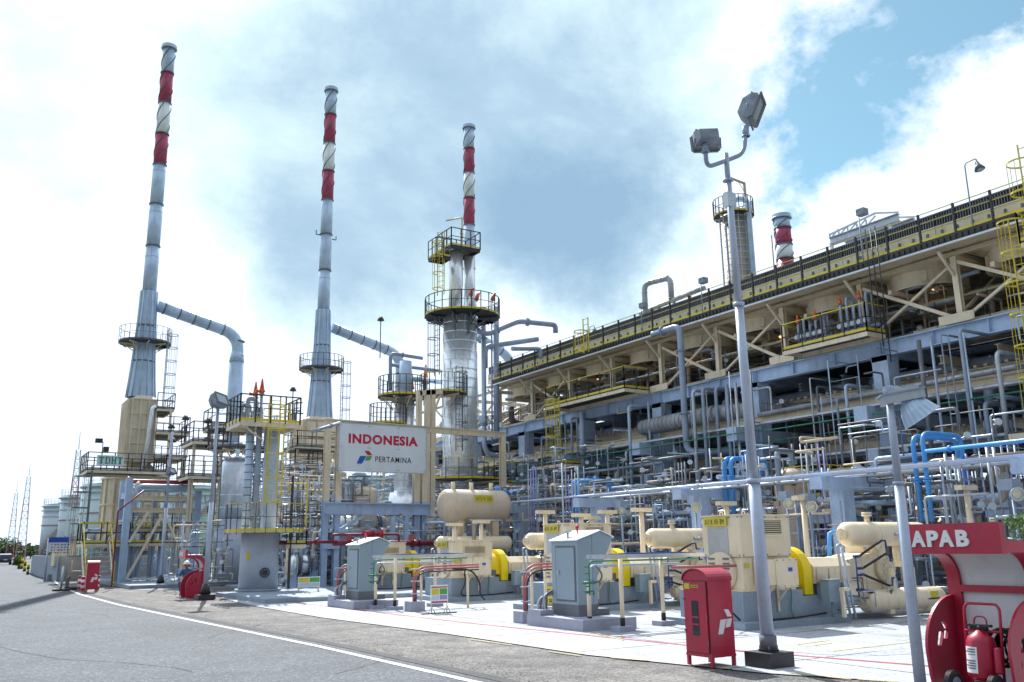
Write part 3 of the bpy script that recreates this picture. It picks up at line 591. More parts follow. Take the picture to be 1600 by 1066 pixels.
# ------------------------------------------------------------------ fin fan coolers above the rack
DZ = 11.35
def rail_run(parent, p, q, z, h=1.05, step=1.26, post='black', top='yellow', toe='yellow', t=.022, phase=0.0, bars=2, posts_single=False, pw=None):
    p = Vector((p[0], p[1], z)); q = Vector((q[0], q[1], z)); L_ = (q-p).length; d = (q-p)/L_; mb = MB()
    mb.beam(p+Vector((0, 0, h)), q+Vector((0, 0, h)), t*1.8, t*1.8); part(parent, 'top_rail', mb, top)
    mb = MB()
    for b in range(1, bars): mb.beam(p+Vector((0, 0, h*b/bars)), q+Vector((0, 0, h*b/bars)), t*1.3, t*1.3)
    part(parent, 'mid_rail', mb, post if bars < 3 else top)
    part(parent, 'toe_board', MB().beam(p+Vector((0, 0, .06)), q+Vector((0, 0, .06)), .012, .10), toe)
    k = phase; mb = MB(); pw = pw or t*2
    while k <= L_+.01:
        c = p+d*k; c.z = z-.06; c2 = c.copy(); c2.z = z+h+.02
        if posts_single: part(parent, 'post', MB().beam(c, c2, pw, pw), post)
        else: mb.beam(c, c2, pw, pw)
        k += step
    if not posts_single: part(parent, 'post', mb, post)
walk = thing('walkway', 'long cooler deck walkway with black posts and yellow rails on top of the rack', 'walkway', (27, 34, DZ))
WY0, WY1 = 14.29-1.26*5, 14.29+1.26*24
mb = MB(); mb.box((26.95, WY0, DZ-.02), (27.0, WY1+1, DZ+.22)); y = WY0
while y < WY1: mb.box((26.9, y, DZ+.0), (27.0, y+.05, DZ+.14)); y += .21
part(walk, 'grating_edge', mb, 'black')
mb = MB(); mb.box((27.0, WY0, DZ+.14), (28.1, WY1+1, DZ+.2)); part(walk, 'deck', mb, 'grating')
rail_run(walk, (26.97, WY0), (26.97, WY1+1), DZ+.2, h=1.0, step=1.26, posts_single=True, pw=.07, bars=3, t=.014)
mb = MB(); mb.box((26.98, WY0, DZ-.10), (27.06, WY1+1, DZ-.03)); part(walk, 'edge_angle', mb, 'white_stack')
# header boxes, bundles, plenums, rings per bay
rings = [18.4+3.78*k for k in range(-3, 8)]
for k, cy in enumerate(rings):
    t = thing('air_cooler', 'cream air cooler bay with round fan ring under the deck, %s bay from the right' % ORD[k], 'air cooler', (29.4, cy, DZ), 'air coolers in a row on top of the rack')
    y0, y1 = cy-1.88, cy+1.88
    mb = MB(); mb.box((27.4, y0, DZ+.2), (27.8, y1, DZ+.74)); mb.box((27.37, y0, DZ+.74), (27.83, y1, DZ+.78))
    part(t, 'header_box', mb, 'pale_header')
    mb = MB()
    for j in range(7): yy = y0+.25+j*.54; mb.box((27.36, yy, DZ+.46), (27.4, yy+.07, DZ+.60))
    part(t, 'plug', mb, 'dark_pipe', kind='stuff')
    mb = MB(); mb.box((28.7, y0+.05, DZ+.3), (41, y1-.05, DZ+.6)); 
    part(t, 'fin_bundle', mb, 'dark_pipe')
    mb = MB()
    for j in range(40): yy = y0+.05+j*(y1-y0-.12)/39; mb.box((27.44, yy, DZ+.80), (27.6, yy+.03, DZ+1.22))
    mb.box((27.42, y0, DZ+1.22), (27.62, y1, DZ+1.26)); mb.box((27.42, y0, DZ+1.06), (27.5, y1, DZ+1.09)); mb.box((27.6, y0, DZ+.80), (28.6, y1, DZ+1.2))
    part(t, 'louvre_bank', mb, 'dark_pipe')
    mb = MB(); mb.box((27.13, y0, DZ-.05), (27.75, y1, DZ+.0)); mb.box((33.0, y0, DZ-.05), (41, y1, DZ)); part(t, 'deck_plate', mb, 'cream_dull')
    # sloping plenum from the rectangular frame down to the round ring
    mb = MB(); n_ = 32
    for (cx, hw) in ((29.6, 1.75), (33.4, 1.75)):
        vs = []
        for i in range(n_):
            a = 2*math.pi*i/n_; c, s = math.cos(a), math.sin(a); f = 1/max(abs(c)/hw, abs(s)/1.86)
            vs.append((cx+c*f, cy+s*f, DZ+.1)); 
        for i in range(n_): a = 2*math.pi*i/n_; vs.append((cx+math.cos(a)*1.3, cy+math.sin(a)*1.3, DZ-.22))
        mb.add(vs, [(i, (i+1) % n_, n_+(i+1) % n_, n_+i) for i in range(n_)], False)
    part(t, 'plenum', mb, 'cream_dull')
    for cx in (29.6, 33.4):
        mb = MB(); r0 = 1.3; vs = []
        for rr_, zz in ((r0, DZ-.1), (r0, DZ-.78), (r0+.09, DZ-.80), (r0+.09, DZ-.74), (r0-.04, DZ-.74), (r0-.04, DZ-.1)):
            for i in range(36): a = 2*math.pi*i/36; vs.append((cx+rr_*math.cos(a), cy+rr_*math.sin(a), zz))
        mb.add(vs, [(j*36+i, j*36+(i+1) % 36, (j+1)*36+(i+1) % 36, (j+1)*36+i) for j in range(5) for i in range(36)], False)
        for i in range(4): a = math.pi/2*i+.5; mb.beam((cx+(r0+.03)*math.cos(a), cy+(r0+.03)*math.sin(a), DZ-.25), (cx+(r0+.03)*math.cos(a), cy+(r0+.03)*math.sin(a), DZ-.66), .16, .07, up=(math.cos(a), math.sin(a), 0))
        part(t, 'fan_ring', mb, 'cream_steel')
        mb = MB(); mb.cyl((cx, cy, DZ-.6), (cx, cy, DZ-.35), .16, n=10)
        mb.beam((cx-1.9, cy+.3, DZ-.95), (cx+1.9, cy+.3, DZ-.95), .14, .16); mb.cyl((cx, cy+.3, DZ-.95), (cx, cy+.3, DZ-1.55), .2, n=12); mb.cyl((cx, cy+.1, DZ-1.0), (cx, cy+.1, DZ-.6), .06, n=8)
        part(t, 'fan_motor', mb, 'cream_dull')
        for q in range(4):
            a = q*math.pi/2+.4*k; c = Vector((cx, cy, DZ-.5)); d = Vector((math.cos(a), math.sin(a), 0)); s = Vector((-d.y, d.x, 0))
            mb = MB(); mb.add([c+d*.15-s*.08, c+d*.15+s*.08+Vector((0, 0, .05)), c+d*1.22+s*.12+Vector((0, 0, .05)), c+d*1.22-s*.12], [(0, 1, 2, 3)]); mb.add([v-Vector((0, 0, .015)) for v in mb.v[:4]], [(3, 2, 1, 0)])
            part(t, 'fan_blade', mb, 'dark_pipe')
# cream frame that carries the coolers: posts, knee braces, crosses
fr = thing('cooler_frame', 'cream steel frame of posts and diagonal braces holding up the air coolers', 'steel frame', (28, 34, 8.8))
FY = [16.34+3.75*k for k in range(-3, 12)]
for X in (28.0, 34.5, 41):
    for k, Y in enumerate(FY):
        mb = MB(); mb.ibeam((X, Y, 8.78), (X, Y, DZ-.25), .2, .2, .02, up=(1, 0, 0)); part(fr, 'post', mb, 'cream_steel')
        if X == 28:
            part(fr, 'knee_brace', MB().beam((X, Y+.02, DZ-1.0), (X-.85, Y+.02, DZ-.2), .09, .09), 'cream_steel')
            part(fr, 'base_plate', MB().box((X-.25, Y-.5, 8.78), (X+.25, Y+.5, 8.8)).beam((X-.2, Y-.55, 8.95), (X-.2, Y+.7, 8.95), .03, .3), 'cream_steel')
    part(fr, 'edge_beam', MB().ibeam((X, FY[0], DZ-.14), (X, FY[-1], DZ-.14), .16, .12, .02), 'cream_steel')
for k in range(len(FY)-1):
    a, b = FY[k], FY[k+1]
    if k in (2, 3, 5, 6, 9, 11):
        part(fr, 'brace', MB().beam((28.0, a+.1, 8.95), (28.0, b-.1, DZ-.45), .12, .12), 'cream_steel')
        part(fr, 'brace', MB().beam((28.06, a+.1, DZ-.45), (28.06, b-.1, 8.95), .09, .09), 'cream_steel')
    part(fr, 'cross_member', MB().beam((28, a, DZ-.3), (41, a, DZ-.3), .16, .2), 'cream_dull')
    if k % 2: part(fr, 'brace', MB().beam((28, a+.15, 9.0), (30.9, a+.15, DZ-.4), .09, .09), 'cream_steel')
# service floor between rack and coolers: machinery, pipes
rr = random.Random(5)
for k in range(26):
    yy = 9+k*1.85+rr.uniform(-.5, .5); X = rr.uniform(29, 32.5); r = rr.choice([.06, .1, .16, .22]); m = rr.choice(['grey_pipe', 'brown_pipe', 'cream_dull', 'dark_pipe', 'silver_dull'])
    run([(X, yy, 8.8), (X, yy, rr.uniform(9.6, 10.4)), (X+rr.uniform(1, 4), yy+rr.uniform(-.6, .6), rr.uniform(10, 10.5))], r, m, 'pipe bending up from the rack into the cooler service floor', 'pipes under the cooler fan rings')
for k in range(7):
    X = 29+k*1.0; run([(X, 8+rr.uniform(0, 6), 10.0+.15*(k % 3)), (X, 50+rr.uniform(0, 8), 10.0+.15*(k % 3))], rr.choice([.08, .12, .25, .2]), rr.choice(['brown_pipe', 'dark_pipe', 'silver_dull', 'insul']), '%s long pipe from the road side under the cooler fan rings' % ORD[k], 'long pipes under the cooler fan rings', rings=2)

# yellow balconies with valves under the fans
def platform(name, x0, x1, y0, y1, z, label, sides='wsen', post='black', top='yellow', deck='grating', h=1.05, edge='yellow', group=None, under='cream_steel', step=1.0, t=.02):
    p = thing(name, label, 'platform', ((x0+x1)/2, (y0+y1)/2, z), group)
    part(p, 'deck', MB().box((x0, y0, z-.05), (x1, y1, z)), deck)
    mb = MB(); mb.beam((x0, y0+.05, z-.13), (x1, y0+.05, z-.13), .08, .16); mb.beam((x0, y1-.05, z-.13), (x1, y1-.05, z-.13), .08, .16); mb.beam((x0+.05, y0, z-.13), (x0+.05, y1, z-.13), .08, .16); mb.beam((x1-.05, y0, z-.13), (x1-.05, y1, z-.13), .08, .16)
    part(p, 'frame', mb, under)
    for s, a, b in (('w', (x0, y0), (x0, y1)), ('e', (x1, y0), (x1, y1)), ('s', (x0, y0), (x1, y0)), ('n', (x0, y1), (x1, y1))):
        if s in sides: L_ = abs(a[0]-b[0])+abs(a[1]-b[1]); rail_run(p, a, b, z, h, L_/max(1, round(L_/step)), post, top, edge, t)
    return p
def ladder(x, y, z0, z1, label, m='yellow', face=(-1, 0), cage=True, w=.42, z_cage=2.2, group=None, r=.37):
    p = thing('caged_ladder' if cage else 'ladder', label, 'ladder', (x, y, z0), group); fx, fy = face; sx, sy = -fy, fx
    for s in (-1, 1): part(p, 'stile', MB().beam((x+sx*s*w/2, y+sy*s*w/2, z0), (x+sx*s*w/2, y+sy*s*w/2, z1), .05, .03), m)
    mb = MB(); z = z0+.25
    while z < z1: mb.beam((x-sx*w/2, y-sy*w/2, z), (x+sx*w/2, y+sy*w/2, z), .022, .022); z += .3
    part(p, 'rung', mb, m, kind=None)
    if cage:
        zc = z0+z_cage; hoops = []
        while zc < z1+.05:
            a0 = math.atan2(fy, fx); pts = [(x+r*math.cos(a0+q)+fx*r*.9, y+r*math.sin(a0+q)+fy*r*.9, zc) for q in [math.pi*(-.72+1.44*i/10) for i in range(11)]]
            mb = MB()
            for u, v in zip(pts[:-1], pts[1:]): mb.beam(u, v, .012, .05)
            mb.beam((x+sx*w/2, y+sy*w/2, zc), pts[-1], .012, .06); mb.beam((x-sx*w/2, y-sy*w/2, zc), pts[0], .012, .06)
            part(p, 'cage_hoop', mb, m); hoops.append(pts); zc += .95
        if len(hoops) > 1:
            for i in (1, 3, 5, 7, 9): part(p, 'cage_bar', MB().beam(hoops[0][i], hoops[-1][i], .022, .01), m)
    return p
b1 = platform('balcony', 26.75, 27.8, 19.1, 22.9, 9.0, 'yellow railed valve balcony on the rack front below the cooler rings', 'wsn', h=1.0, under='cream_steel')
b2 = platform('balcony', 26.2, 27.7, 32.0, 38.6, 8.95, 'longer yellow railed balcony farther along the rack front over the caged ladder', 'wsn', h=1.0, top='yellow', under='cream_steel')
b3 = platform('balcony', 26.0, 27.0, 8.5, 13.1, 10.3, 'yellow railed landing high at the right end of the rack by the big caged ladder', 'wsn', h=.9)
ladder(26.4, 13.35, 5.0, 11.2, 'tall yellow caged ladder at the right end of the rack front', z_cage=.3, r=.36)
ladder(26.4, 13.7, 2.6, 5.0, 'dark lower ladder beneath the tall yellow caged ladder', 'black', cage=False)
platform('landing', 25.9, 27.0, 12.2, 14.2, 4.75, 'small yellow edged landing at the foot of the tall caged ladder', 'e', h=.01)
ladder(26.3, 12.7, 11.5, 13.4, 'short yellow caged ladder rising above the cooler walkway at the right edge', z_cage=.2, r=.4)
ladder(26.0, 37.3, 5.9, 9.2, 'yellow caged ladder in the middle of the rack below the long balcony', z_cage=.3, r=.36)
ladder(26.3, 35.0, 11.2, 13.0, 'small yellow caged ladder on the cooler walkway over the long balcony', z_cage=.1, r=.36)
platform('landing', 25.4, 27.0, 36.2, 38.4, 5.75, 'small landing with yellow edge at the foot of the middle caged ladder', 's', h=.02)
# valve manifold on the first balcony
def manifold(x, y, z, n_, label, sp=.28, h=1.0, group='valve manifolds on the rack balcony'):
    p = thing('valve_manifold', label, 'manifold', (x, y, z), group)
    for k in range(n_):
        yy = y+k*sp; hh = h*(1-.13*(k % 3)); mb = MB(); mb.tube([(x, yy, z), (x, yy, z+hh), (x+.35, yy, z+hh), (x+.35, yy, z+.3)], .05, 8, bend=.14); part(p, 'riser', mb, 'grey_pipe')
        mb = MB(); mb.cyl((x, yy, z+.35), (x, yy, z+.37), .1, n=8).cyl((x, yy, z+.5), (x, yy, z+.52), .1, n=8).cyl((x, yy, z+.37), (x, yy, z+.5), .075, n=8).cyl((x, yy, z+.43), (x-.16, yy, z+.43), .02, n=6).cyl((x-.16, yy, z+.43), (x-.18, yy, z+.43), .09, n=10); part(p, 'valve', mb, 'galv')
        if k % 3 == 1: mb = MB(); mb.cyl((x, yy, z+hh), (x, yy, z+hh+.14), .07, n=8).cyl((x, yy, z+hh+.14), (x, yy, z+hh+.34), .06, .03, n=8); part(p, 'relief_valve', mb, 'orange')
    part(p, 'header', MB().cyl((x+.35, y-.2, z+.3), (x+.35, y+n_*sp, z+.3), .07, n=10), 'grey_pipe')
manifold(27.15, 19.3, 9.0, 5, 'grey valve manifold at the right end of the rack balcony', h=1.5)
manifold(27.15, 21.3, 9.0, 5, 'grey valve manifold with red relief valves at the left of the same balcony', h=1.15)
# grating gallery inside with rails under the coolers
for k, (ya, yb) in enumerate([(9, 18.5), (23.5, 31.2), (39, 58)]):
    platform('gallery', 28.5, 29.4, ya, yb, 8.9, ['yellow edged gallery over the nearest rack bays', 'yellow edged gallery between the two balconies', 'yellow edged gallery at the far end of the rack'][k], 'w', h=.95, t=.013, edge='cream_dull')

# lamps, pipes and lifting beam on top of the coolers
def small_lamp(x, y, z, h, label, face=1, lit=False, hook=True, group='bell lamps on posts along the cooler walkway'):
    p = thing('deck_lamp', label, 'lamp', (x, y, z), group)
    if hook: part(p, 'pole', MB().tube([(x, y, z), (x, y, z+h), (x, y-.4*face, z+h+.02), (x, y-.4*face, z+h-.12)], .022, 6, bend=.12), 'grey_pipe')
    else: part(p, 'pole', MB().tube([(x, y, z), (x, y, z+h)], .022, 6), 'grey_pipe')
    c = Vector((x, y-.4*face if hook else y-.1*face, z+h-(.1 if hook else -.05)))
    if hook: part(p, 'lamp_shade', MB().lathe(c+Vector((0, 0, .0)), (0, -.25*face, -1), [(0, .05), (.12, .07), (.14, .09), (.3, .17)], 12), 'dark_pipe'); part(p, 'lamp_glass', MB().cyl(c+Vector((0, -.05*face, -.2)), c+Vector((0, -.09*face, -.33)), .12, .10, n=10), 'lens_glass')
    else: mb = MB(); mb.box(c-Vector((.14, .22, .12)), c+Vector((.14, .1, .12))); part(p, 'lamp_housing', mb, 'lamp_grey')
    return p
small_lamp(26.85, 14.9, DZ+.2, 2.15, 'hooked bell lamp on a pole at the right end of the cooler walkway')
v = aX(1356, 470, 26.85); small_lamp(26.85, v.y, DZ+.2, 1.75, 'box lamp on a post left of the white lifting beam', hook=False)
v = aX(1098, 490, 26.85); small_lamp(26.85, v.y, DZ+.2, 1.35, 'box lamp on a post at the right end of the lagged header pipe', hook=False)
v = aX(1003, 510, 26.85); small_lamp(26.85, v.y, DZ+.2, 1.2, 'box lamp on a post at the left end of the lagged header pipe', hook=False)
v = aX(922, 540, 28.0); small_lamp(28.0, v.y, DZ+.5, 1.3, 'hooked bell lamp on the far part of the cooler walkway')
# thin black and grey cables hanging by the lamp post
for k, px in enumerate((1356, 1364, 1372)): a = aX(px, 400, 26.8); run([(26.8, a.y, DZ+1.3), (26.8, a.y-.02*k, 8.9-.6*k)], .02, 'black', 'thin black cable hanging from the cooler walkway to the balcony', 'cables hanging beside the balcony', n=6)
a, b = aX(1297, 372, 30), aX(1405, 345, 30)
lb = thing('lifting_beam', 'white lifting beam frame with lattice guard on top of the coolers', 'lifting beam', (30, b.y, DZ+1.3))
z0, z1 = a.z-.35, a.z+.35
part(lb, 'rail_beam', MB().ibeam((30, a.y, z0+.2), (30, b.y, z0+.2), .2, .3, .03), 'galv'); part(lb, 'rail_beam', MB().ibeam((31, a.y, z0+.2), (31, b.y, z0+.2), .2, .3, .03), 'galv')
mb = MB()
for X in (30, 31):
    mb.beam((X, a.y, z1-.2), (X, b.y+1, z1), .06, .06); mb.beam((X, b.y+1, z1), (X, b.y, z0+.4), .06, .06)
    for k in range(5): t = k/5; y_ = a.y+(b.y+1-a.y)*t; y2 = a.y+(b.y+1-a.y)*(t+.2); mb.beam((X, y_, z0+.3), (X, y2, z1-.1), .045, .045); mb.beam((X, y_, z0+.3), (X, y_, z1-.15), .05, .05)
part(lb, 'lattice', mb, 'galv')
mb = MB(); [mb.beam((X, y_, DZ+1.2), (X, y_, z0+.1), .1, .1) for X in (30, 31) for y_ in (a.y-.05, b.y+.4)]; part(lb, 'leg', mb, 'white_paint')
a, b, c = aX(1000, 490, 28.6), aX(1018, 445, 28.6), aX(1100, 440, 28.6)
run([(28.6, a.y, a.z), (28.6, c.y, a.z+.15)], .11, 'insul', 'lagged header pipe standing on stubs above the coolers', rings=.5)
run([(28.2, b.y+.1, DZ+.2), (28.2, b.y+.1, b.z), (28.6, b.y-1.4, b.z), (28.6, b.y-1.4, a.z+.1)], .14, 'insul', 'lagged riser pipe looping over to the header above the coolers', rings=.35, bend=.35)
for k in range(4): yy = a.y+(c.y-a.y)*(k+.3)/4.2; run([(28.6, yy, DZ+1.2), (28.6, yy, a.z)], .08, 'insul', 'short lagged stub under the header pipe above the coolers', 'stubs of the header pipe', rings=.3)
# lit orange lamps under the fan rings
for k, (px, py) in enumerate([(1462, 454), (1222, 527), (1078, 563), (932, 594)]):
    v = aX(px, py, 28.9); p = thing('service_lamp', 'small lit orange lamp under the fan rings, %s from the right' % ORD[k], 'lamp', v, 'lit orange lamps under the coolers')
    part(p, 'lamp_shade', MB().lathe(v+Vector((0, 0, .12)), (0, 0, -1), [(0, .04), (.08, .14)], 12), 'dark_pipe'); part(p, 'lamp_glass', MB().lathe(v+Vector((0, 0, .04)), (0, 0, -1), [(0, .13), (.05, .11), (.08, .02)], 12), 'lamp_lit'); part(p, 'stem', MB().cyl(v+Vector((0, 0, .1)), v+Vector((0, 0, .9)), .015, n=6), 'dark_pipe')
# ================================================================== COMPRESSOR TRAINS
CX = 13.98
def compressor(Y, tall, label, tag, near, bx=3.2):
    t = thing('compressor_train', label, 'compressor', (CX, Y, 0), 'compressor trains in a row beside the rack')
    def b(a, c): return (CX+a[0], Y+a[1], a[2]), (CX+c[0], Y+c[1], c[2])
    mb = MB(); mb.box(*b((-.05, 0, .0), (1.75, 1.9, .72))); mb.box(*b((1.75, 0, 0), (2.35, 1.9, .58))); 
    part(t, 'plinth', mb, 'plinth_grey')
    mb = MB(); mb.box(*b((-.35, -.3, 0), (2.9, 2.2, .14))); mb.box(*b((2.9, .15, 0), (7.0, 1.9, .1))); part(t, 'base_slab', mb, 'plinth_grey')
    zt = 2.30 if tall else 1.93; zm = 1.42 if tall else 1.3; zc = 1.12
    mb = MB(); mb.box(*b((0, 0, zm), (1.50, 1.10, zt-.03))); mb.box(*b((-.03, -.03, zt-.03), (1.53, 1.13, zt))); part(t, 'cooler_housing', mb, 'cream')
    mb = MB(); mb.box(*b((.03, .03, .76), (1.47, 1.06, zm-.006))); mb.box(*b((-.02, .0, .725), (1.55, 1.1, .76)));
    part(t, 'motor_body', mb, 'cream')
    mb = MB(); mb.cyl((CX+.03, Y+.6, zc), (CX-.07, Y+.6, zc), .42, .40, n=28); mb.cyl((CX-.07, Y+.6, zc), (CX-.13, Y+.6, zc), .13, n=16); part(t, 'end_shield', mb, 'cream')
    mb = MB()
    for k in range(6):
        for s in (-1, 1): zz = zc-.25+k*.1; mb.box((CX-.085, Y+.6+s*.12, zz), (CX-.068, Y+.6+s*.30, zz+.035))
    part(t, 'vent_slot', mb, 'dark_pipe', kind='stuff')
    # mesh panel on the road face and louvre on the side
    if tall: part(t, 'filter_panel', MB().box(*b((-.012, .35, zm+.05), (.0, .95, zt-.28))), 'pressure_grey')
    else: part(t, 'filter_panel', MB().box(*b((-.012, .3, zm+.05), (.0, .85, zt-.2))), 'pressure_grey')
    lx0, lx1, lz0, lz1 = (.62, 1.22, zt-.42, zt-.12) if tall else (.42, 1.2, zt-.42, zt-.2)
    mb = MB(); mb.box(*b((lx0-.03, -.03, lz0-.03), (lx1+.03, -.0, lz0))); mb.box(*b((lx0-.03, -.03, lz1), (lx1+.03, -.0, lz1+.03))); mb.box(*b((lx0-.03, -.03, lz0), (lx0, 0, lz1))); mb.box(*b((lx1, -.03, lz0), (lx1+.03, 0, lz1)));
    part(t, 'louvre_frame', mb, 'cream'); part(t, 'louvre_back', MB().box(*b((lx0, -.006, lz0), (lx1, -.001, lz1))), 'black')
    n_ = 7
    for k in range(n_):
        zz = lz0+(lz1-lz0)*(k+.5)/n_; part(t, 'louvre', MB().beam((CX+lx0, Y-.022, zz), (CX+lx1, Y-.022, zz), .035, .008, up=(0, -.5, .85)), 'cream')
    # name plate
    part(t, 'name_plate', MB().box((CX-.046, Y+.34, zt-.235), (CX-.034, Y+1.0, zt-.04)), 'yellow')
    if near: text(t, 'plate_lettering', tag, (CX-.048, Y+.97, zt-.20), (0, -1, 0), (0, 0, 1), .56, .115, .004, 'ink', .0, sp=1.12)
    else: text(t, 'plate_lettering', tag, (CX-.048, Y+.97, zt-.20), (0, -1, 0), (0, 0, 1), .56, .115, .004, 'ink', .0, sp=1.12)
    # terminal box with brackets
    mb = MB(); mb.box(*b((.32, -.42, .86), (1.12, -.0, 1.36))); mb.box(*b((.50, -.445, .80), (1.14, -.422, 1.38))); part(t, 'terminal_box', mb, 'cream')
    mb = MB()
    for x in (.5, .95): mb.beam((CX+x, Y-.03, .86-.03), (CX+x, Y-.38, .86-.03), .05, .05); mb.beam((CX+x, Y-.03, .3), (CX+x, Y-.03, .84), .05, .03); mb.beam((CX+x, Y-.04, .5), (CX+x, Y-.33, .82), .035, .035)
    part(t, 'bracket', mb, 'cream'); part(t, 'rating_plate', MB().box(*b((.85, -.45, 1.12), (.98, -.446, 1.2))), 'sign_blue')
    mb = MB(); [mb.cyl((CX-.015, Y+y_, z_), (CX, Y+y_, z_), .014, n=6) for y_ in (.05, .3, .55, .8, 1.04) for z_ in (zm+.04, zt-.06)]; [mb.cyl((CX+x_, Y-.015, z_), (CX+x_, Y, z_), .014, n=6) for x_ in (.05, .4, .75, 1.1, 1.45) for z_ in (zm+.04, zt-.06)]; [mb.cyl((CX+x_, Y-.46, z_), (CX+x_, Y-.445, z_), .011, n=6) for x_ in (.53, .72, .92, 1.11) for z_ in (.83, 1.35)]; part(t, 'screw', mb, 'dark_pipe', kind='stuff')
    part(t, 'seam', MB().box((CX-.006, Y+.02, zm-.004), (CX-.001, Y+1.08, zm+.008)).box((CX+.02, Y-.006, zm-.004), (CX+1.48, Y-.001, zm+.008)), 'dark_pipe')
    for y_ in (.2, .85): part(t, 'lifting_eye', MB().tube([(CX+.3, Y+y_, zt), (CX+.3, Y+y_, zt+.07), (CX+.38, Y+y_, zt+.07), (CX+.38, Y+y_, zt)], .012, 6, bend=.03), 'cream')
    part(t, 'warning_label', MB().box(*b((.08, -.012, 1.2), (.2, -.002, 1.3))), 'yellow')
    part(t, 'earth_cable', MB().tube([(CX+1.3, Y-.02, .9), (CX+1.35, Y-.05, .7), (CX+1.3, Y-.04, .3), (CX+1.32, Y-.1, .15)], .012, 6, bend=.08), 'green_paint')
    # yellow coupling guard
    mb = MB(); c = (CX+1.56, Y+.55, 1.05)
    def hood(x0, x1, r, zb):
        n_ = 16; vs = []
        for X in (x0, x1):
            vs.append((X, Y+.55-r, zb));
            for i in range(n_+1): a = math.pi*i/n_; vs.append((X, Y+.55-r*math.cos(a), 1.08+r*math.sin(a)))
            vs.append((X, Y+.55+r, zb))
        m_ = n_+3; return vs, [(i, i+1, m_+i+1, m_+i) for i in range(m_-1)]+[tuple(range(m_)), tuple(range(m_, 2*m_))[::-1]]
    mb.add(*hood(CX+1.5, CX+1.86, .40, .80)); part(t, 'coupling_guard', mb, 'guard_yellow')
    mb = MB(); mb.add(*hood(CX+1.86, CX+2.12, .53, .60)); part(t, 'flywheel_guard', mb, 'guard_yellow')
    mb = MB(); mb.cyl((CX+1.6, Y+.5, .86), (CX+1.85, Y+.5, .86), .3, n=18); mb.box(*b((1.56, .1, .72), (1.7, .3, .95))); part(t, 'shaft', mb, 'dark_pipe')
    # crankcase
    mb = MB(); mb.prism([(CX+2.15, Y+.0, .82), (CX+2.15, Y-.02, 1.18), (CX+2.15, Y+.2, 1.36), (CX+2.15, Y+.9, 1.36), (CX+2.15, Y+1.1, 1.18), (CX+2.15, Y+1.1, .82)], (1.25, 0, 0)); mb.cyl((CX+2.12, Y+.5, 1.1), (CX+2.3, Y+.5, 1.1), .33, n=20)
    part(t, 'crankcase', mb, 'cream')
    for k in range(3): part(t, 'inspection_cover', MB().box(*b((2.22+k*.4, -.05, .86), (2.55+k*.4, -.02, 1.14))), 'cream')
    mb = MB(); mb.box(*b((2.4, .15, .1), (3.3, 1.2, .81))); part(t, 'pier', mb, 'plinth_grey')
    # cylinder: tapering distance piece, round cover, slab support
    mb = MB(); mb.prism([(CX+3.42, Y+.1, .90), (CX+3.42, Y+.1, 1.30), (CX+4.55, Y+.1, 1.44), (CX+4.55, Y+.1, .76)], (0, .95, 0)); part(t, 'cylinder', mb, 'cream')
    mb = MB(); mb.cyl((CX+4.66, Y+.07, 1.08), (CX+4.66, Y-.06, 1.08), .28, n=22); mb.cyl((CX+4.66, Y-.06, 1.08), (CX+4.66, Y-.10, 1.08), .17, n=16)
    for q in range(12): a = q*math.pi/6; mb.cyl((CX+4.66+.23*math.cos(a), Y-.06, 1.08+.23*math.sin(a)), (CX+4.66+.23*math.cos(a), Y-.10, 1.08+.23*math.sin(a)), .022, n=6)
    part(t, 'cylinder_cover', mb, 'cream')
    mb = MB(); mb.box(*b((4.56, .1, .46), (4.86, 1.0, 1.75))); part(t, 'valve_chest', mb, 'cream')
    part(t, 'support_post', MB().box(*b((4.62, .02, .1), (4.84, .22, .8))), 'cream')
    for (zc_, r, x0, x1, nm) in ((1.87, .285, bx, 6.4, 'suction_bottle'), (.38, .25, 3.75, 6.3, 'discharge_bottle')):
        yb = Y+.25 if zc_ > 1 else Y-.12; mb = MB(); mb.drum((CX+x0, yb, zc_), (CX+x1, yb, zc_), r, 26, .7)
        mb.cyl((CX+x0-r*.62, yb, zc_), (CX+x0-r*.86, yb, zc_), .14, n=18)
        for X in (x0+.9, x1-.9): mb.cyl((CX+X, yb, zc_), (CX+X, yb, 1.1), .10, n=14)
        dr = part(t, nm, mb, 'cream')
        mb = MB(); 
        for q in range(10): a = q*math.pi/5; mb.cyl((CX+x0-r*.80, yb+.105*math.cos(a), zc_+.105*math.sin(a)), (CX+x0-r*.92, yb+.105*math.cos(a), zc_+.105*math.sin(a)), .016, n=6)
        mb.cyl((CX+x0-r*.8, yb, zc_), (CX+x0-r*.96, yb, zc_), .045, n=10)
        part(dr, 'flange', mb, 'cream_dull')
        if zc_ > 1:
            for X in (x0+.75, x0+2.1): mb = MB(); mb.cyl((CX+X, yb, zc_+r-.05), (CX+X, yb, zc_+r+.13), .06, n=12).cyl((CX+X, yb, zc_+r+.13), (CX+X, yb, zc_+r+.17), .115, n=14).cyl((CX+X, yb, zc_+r+.185), (CX+X, yb, zc_+r+.225), .115, n=14); part(dr, 'nozzle', mb, 'cream')
            mb = MB(); mb.cyl((CX+x0+1.35, yb-.25, zc_), (CX+x0+1.35, yb-.42, zc_-.02), .045, n=10).cyl((CX+x0+1.35, yb-.4, zc_-.02), (CX+x0+1.48, yb-.42, zc_-.02), .055, n=10); part(dr, 'drain_valve', mb, 'galv')
        else:
            part(dr, 'saddle', MB().box((CX+x0+.5, yb-.2, .1), (CX+x0+.65, yb+.2, .2)).box((CX+x1-.6, yb-.2, .1), (CX+x1-.45, yb+.2, .2)), 'cream')
            part(dr, 'notice', MB().box((CX+x1-.55, yb-r-.01, zc_), (CX+x1-.3, yb-r+.03, zc_+.17)), 'yellow')
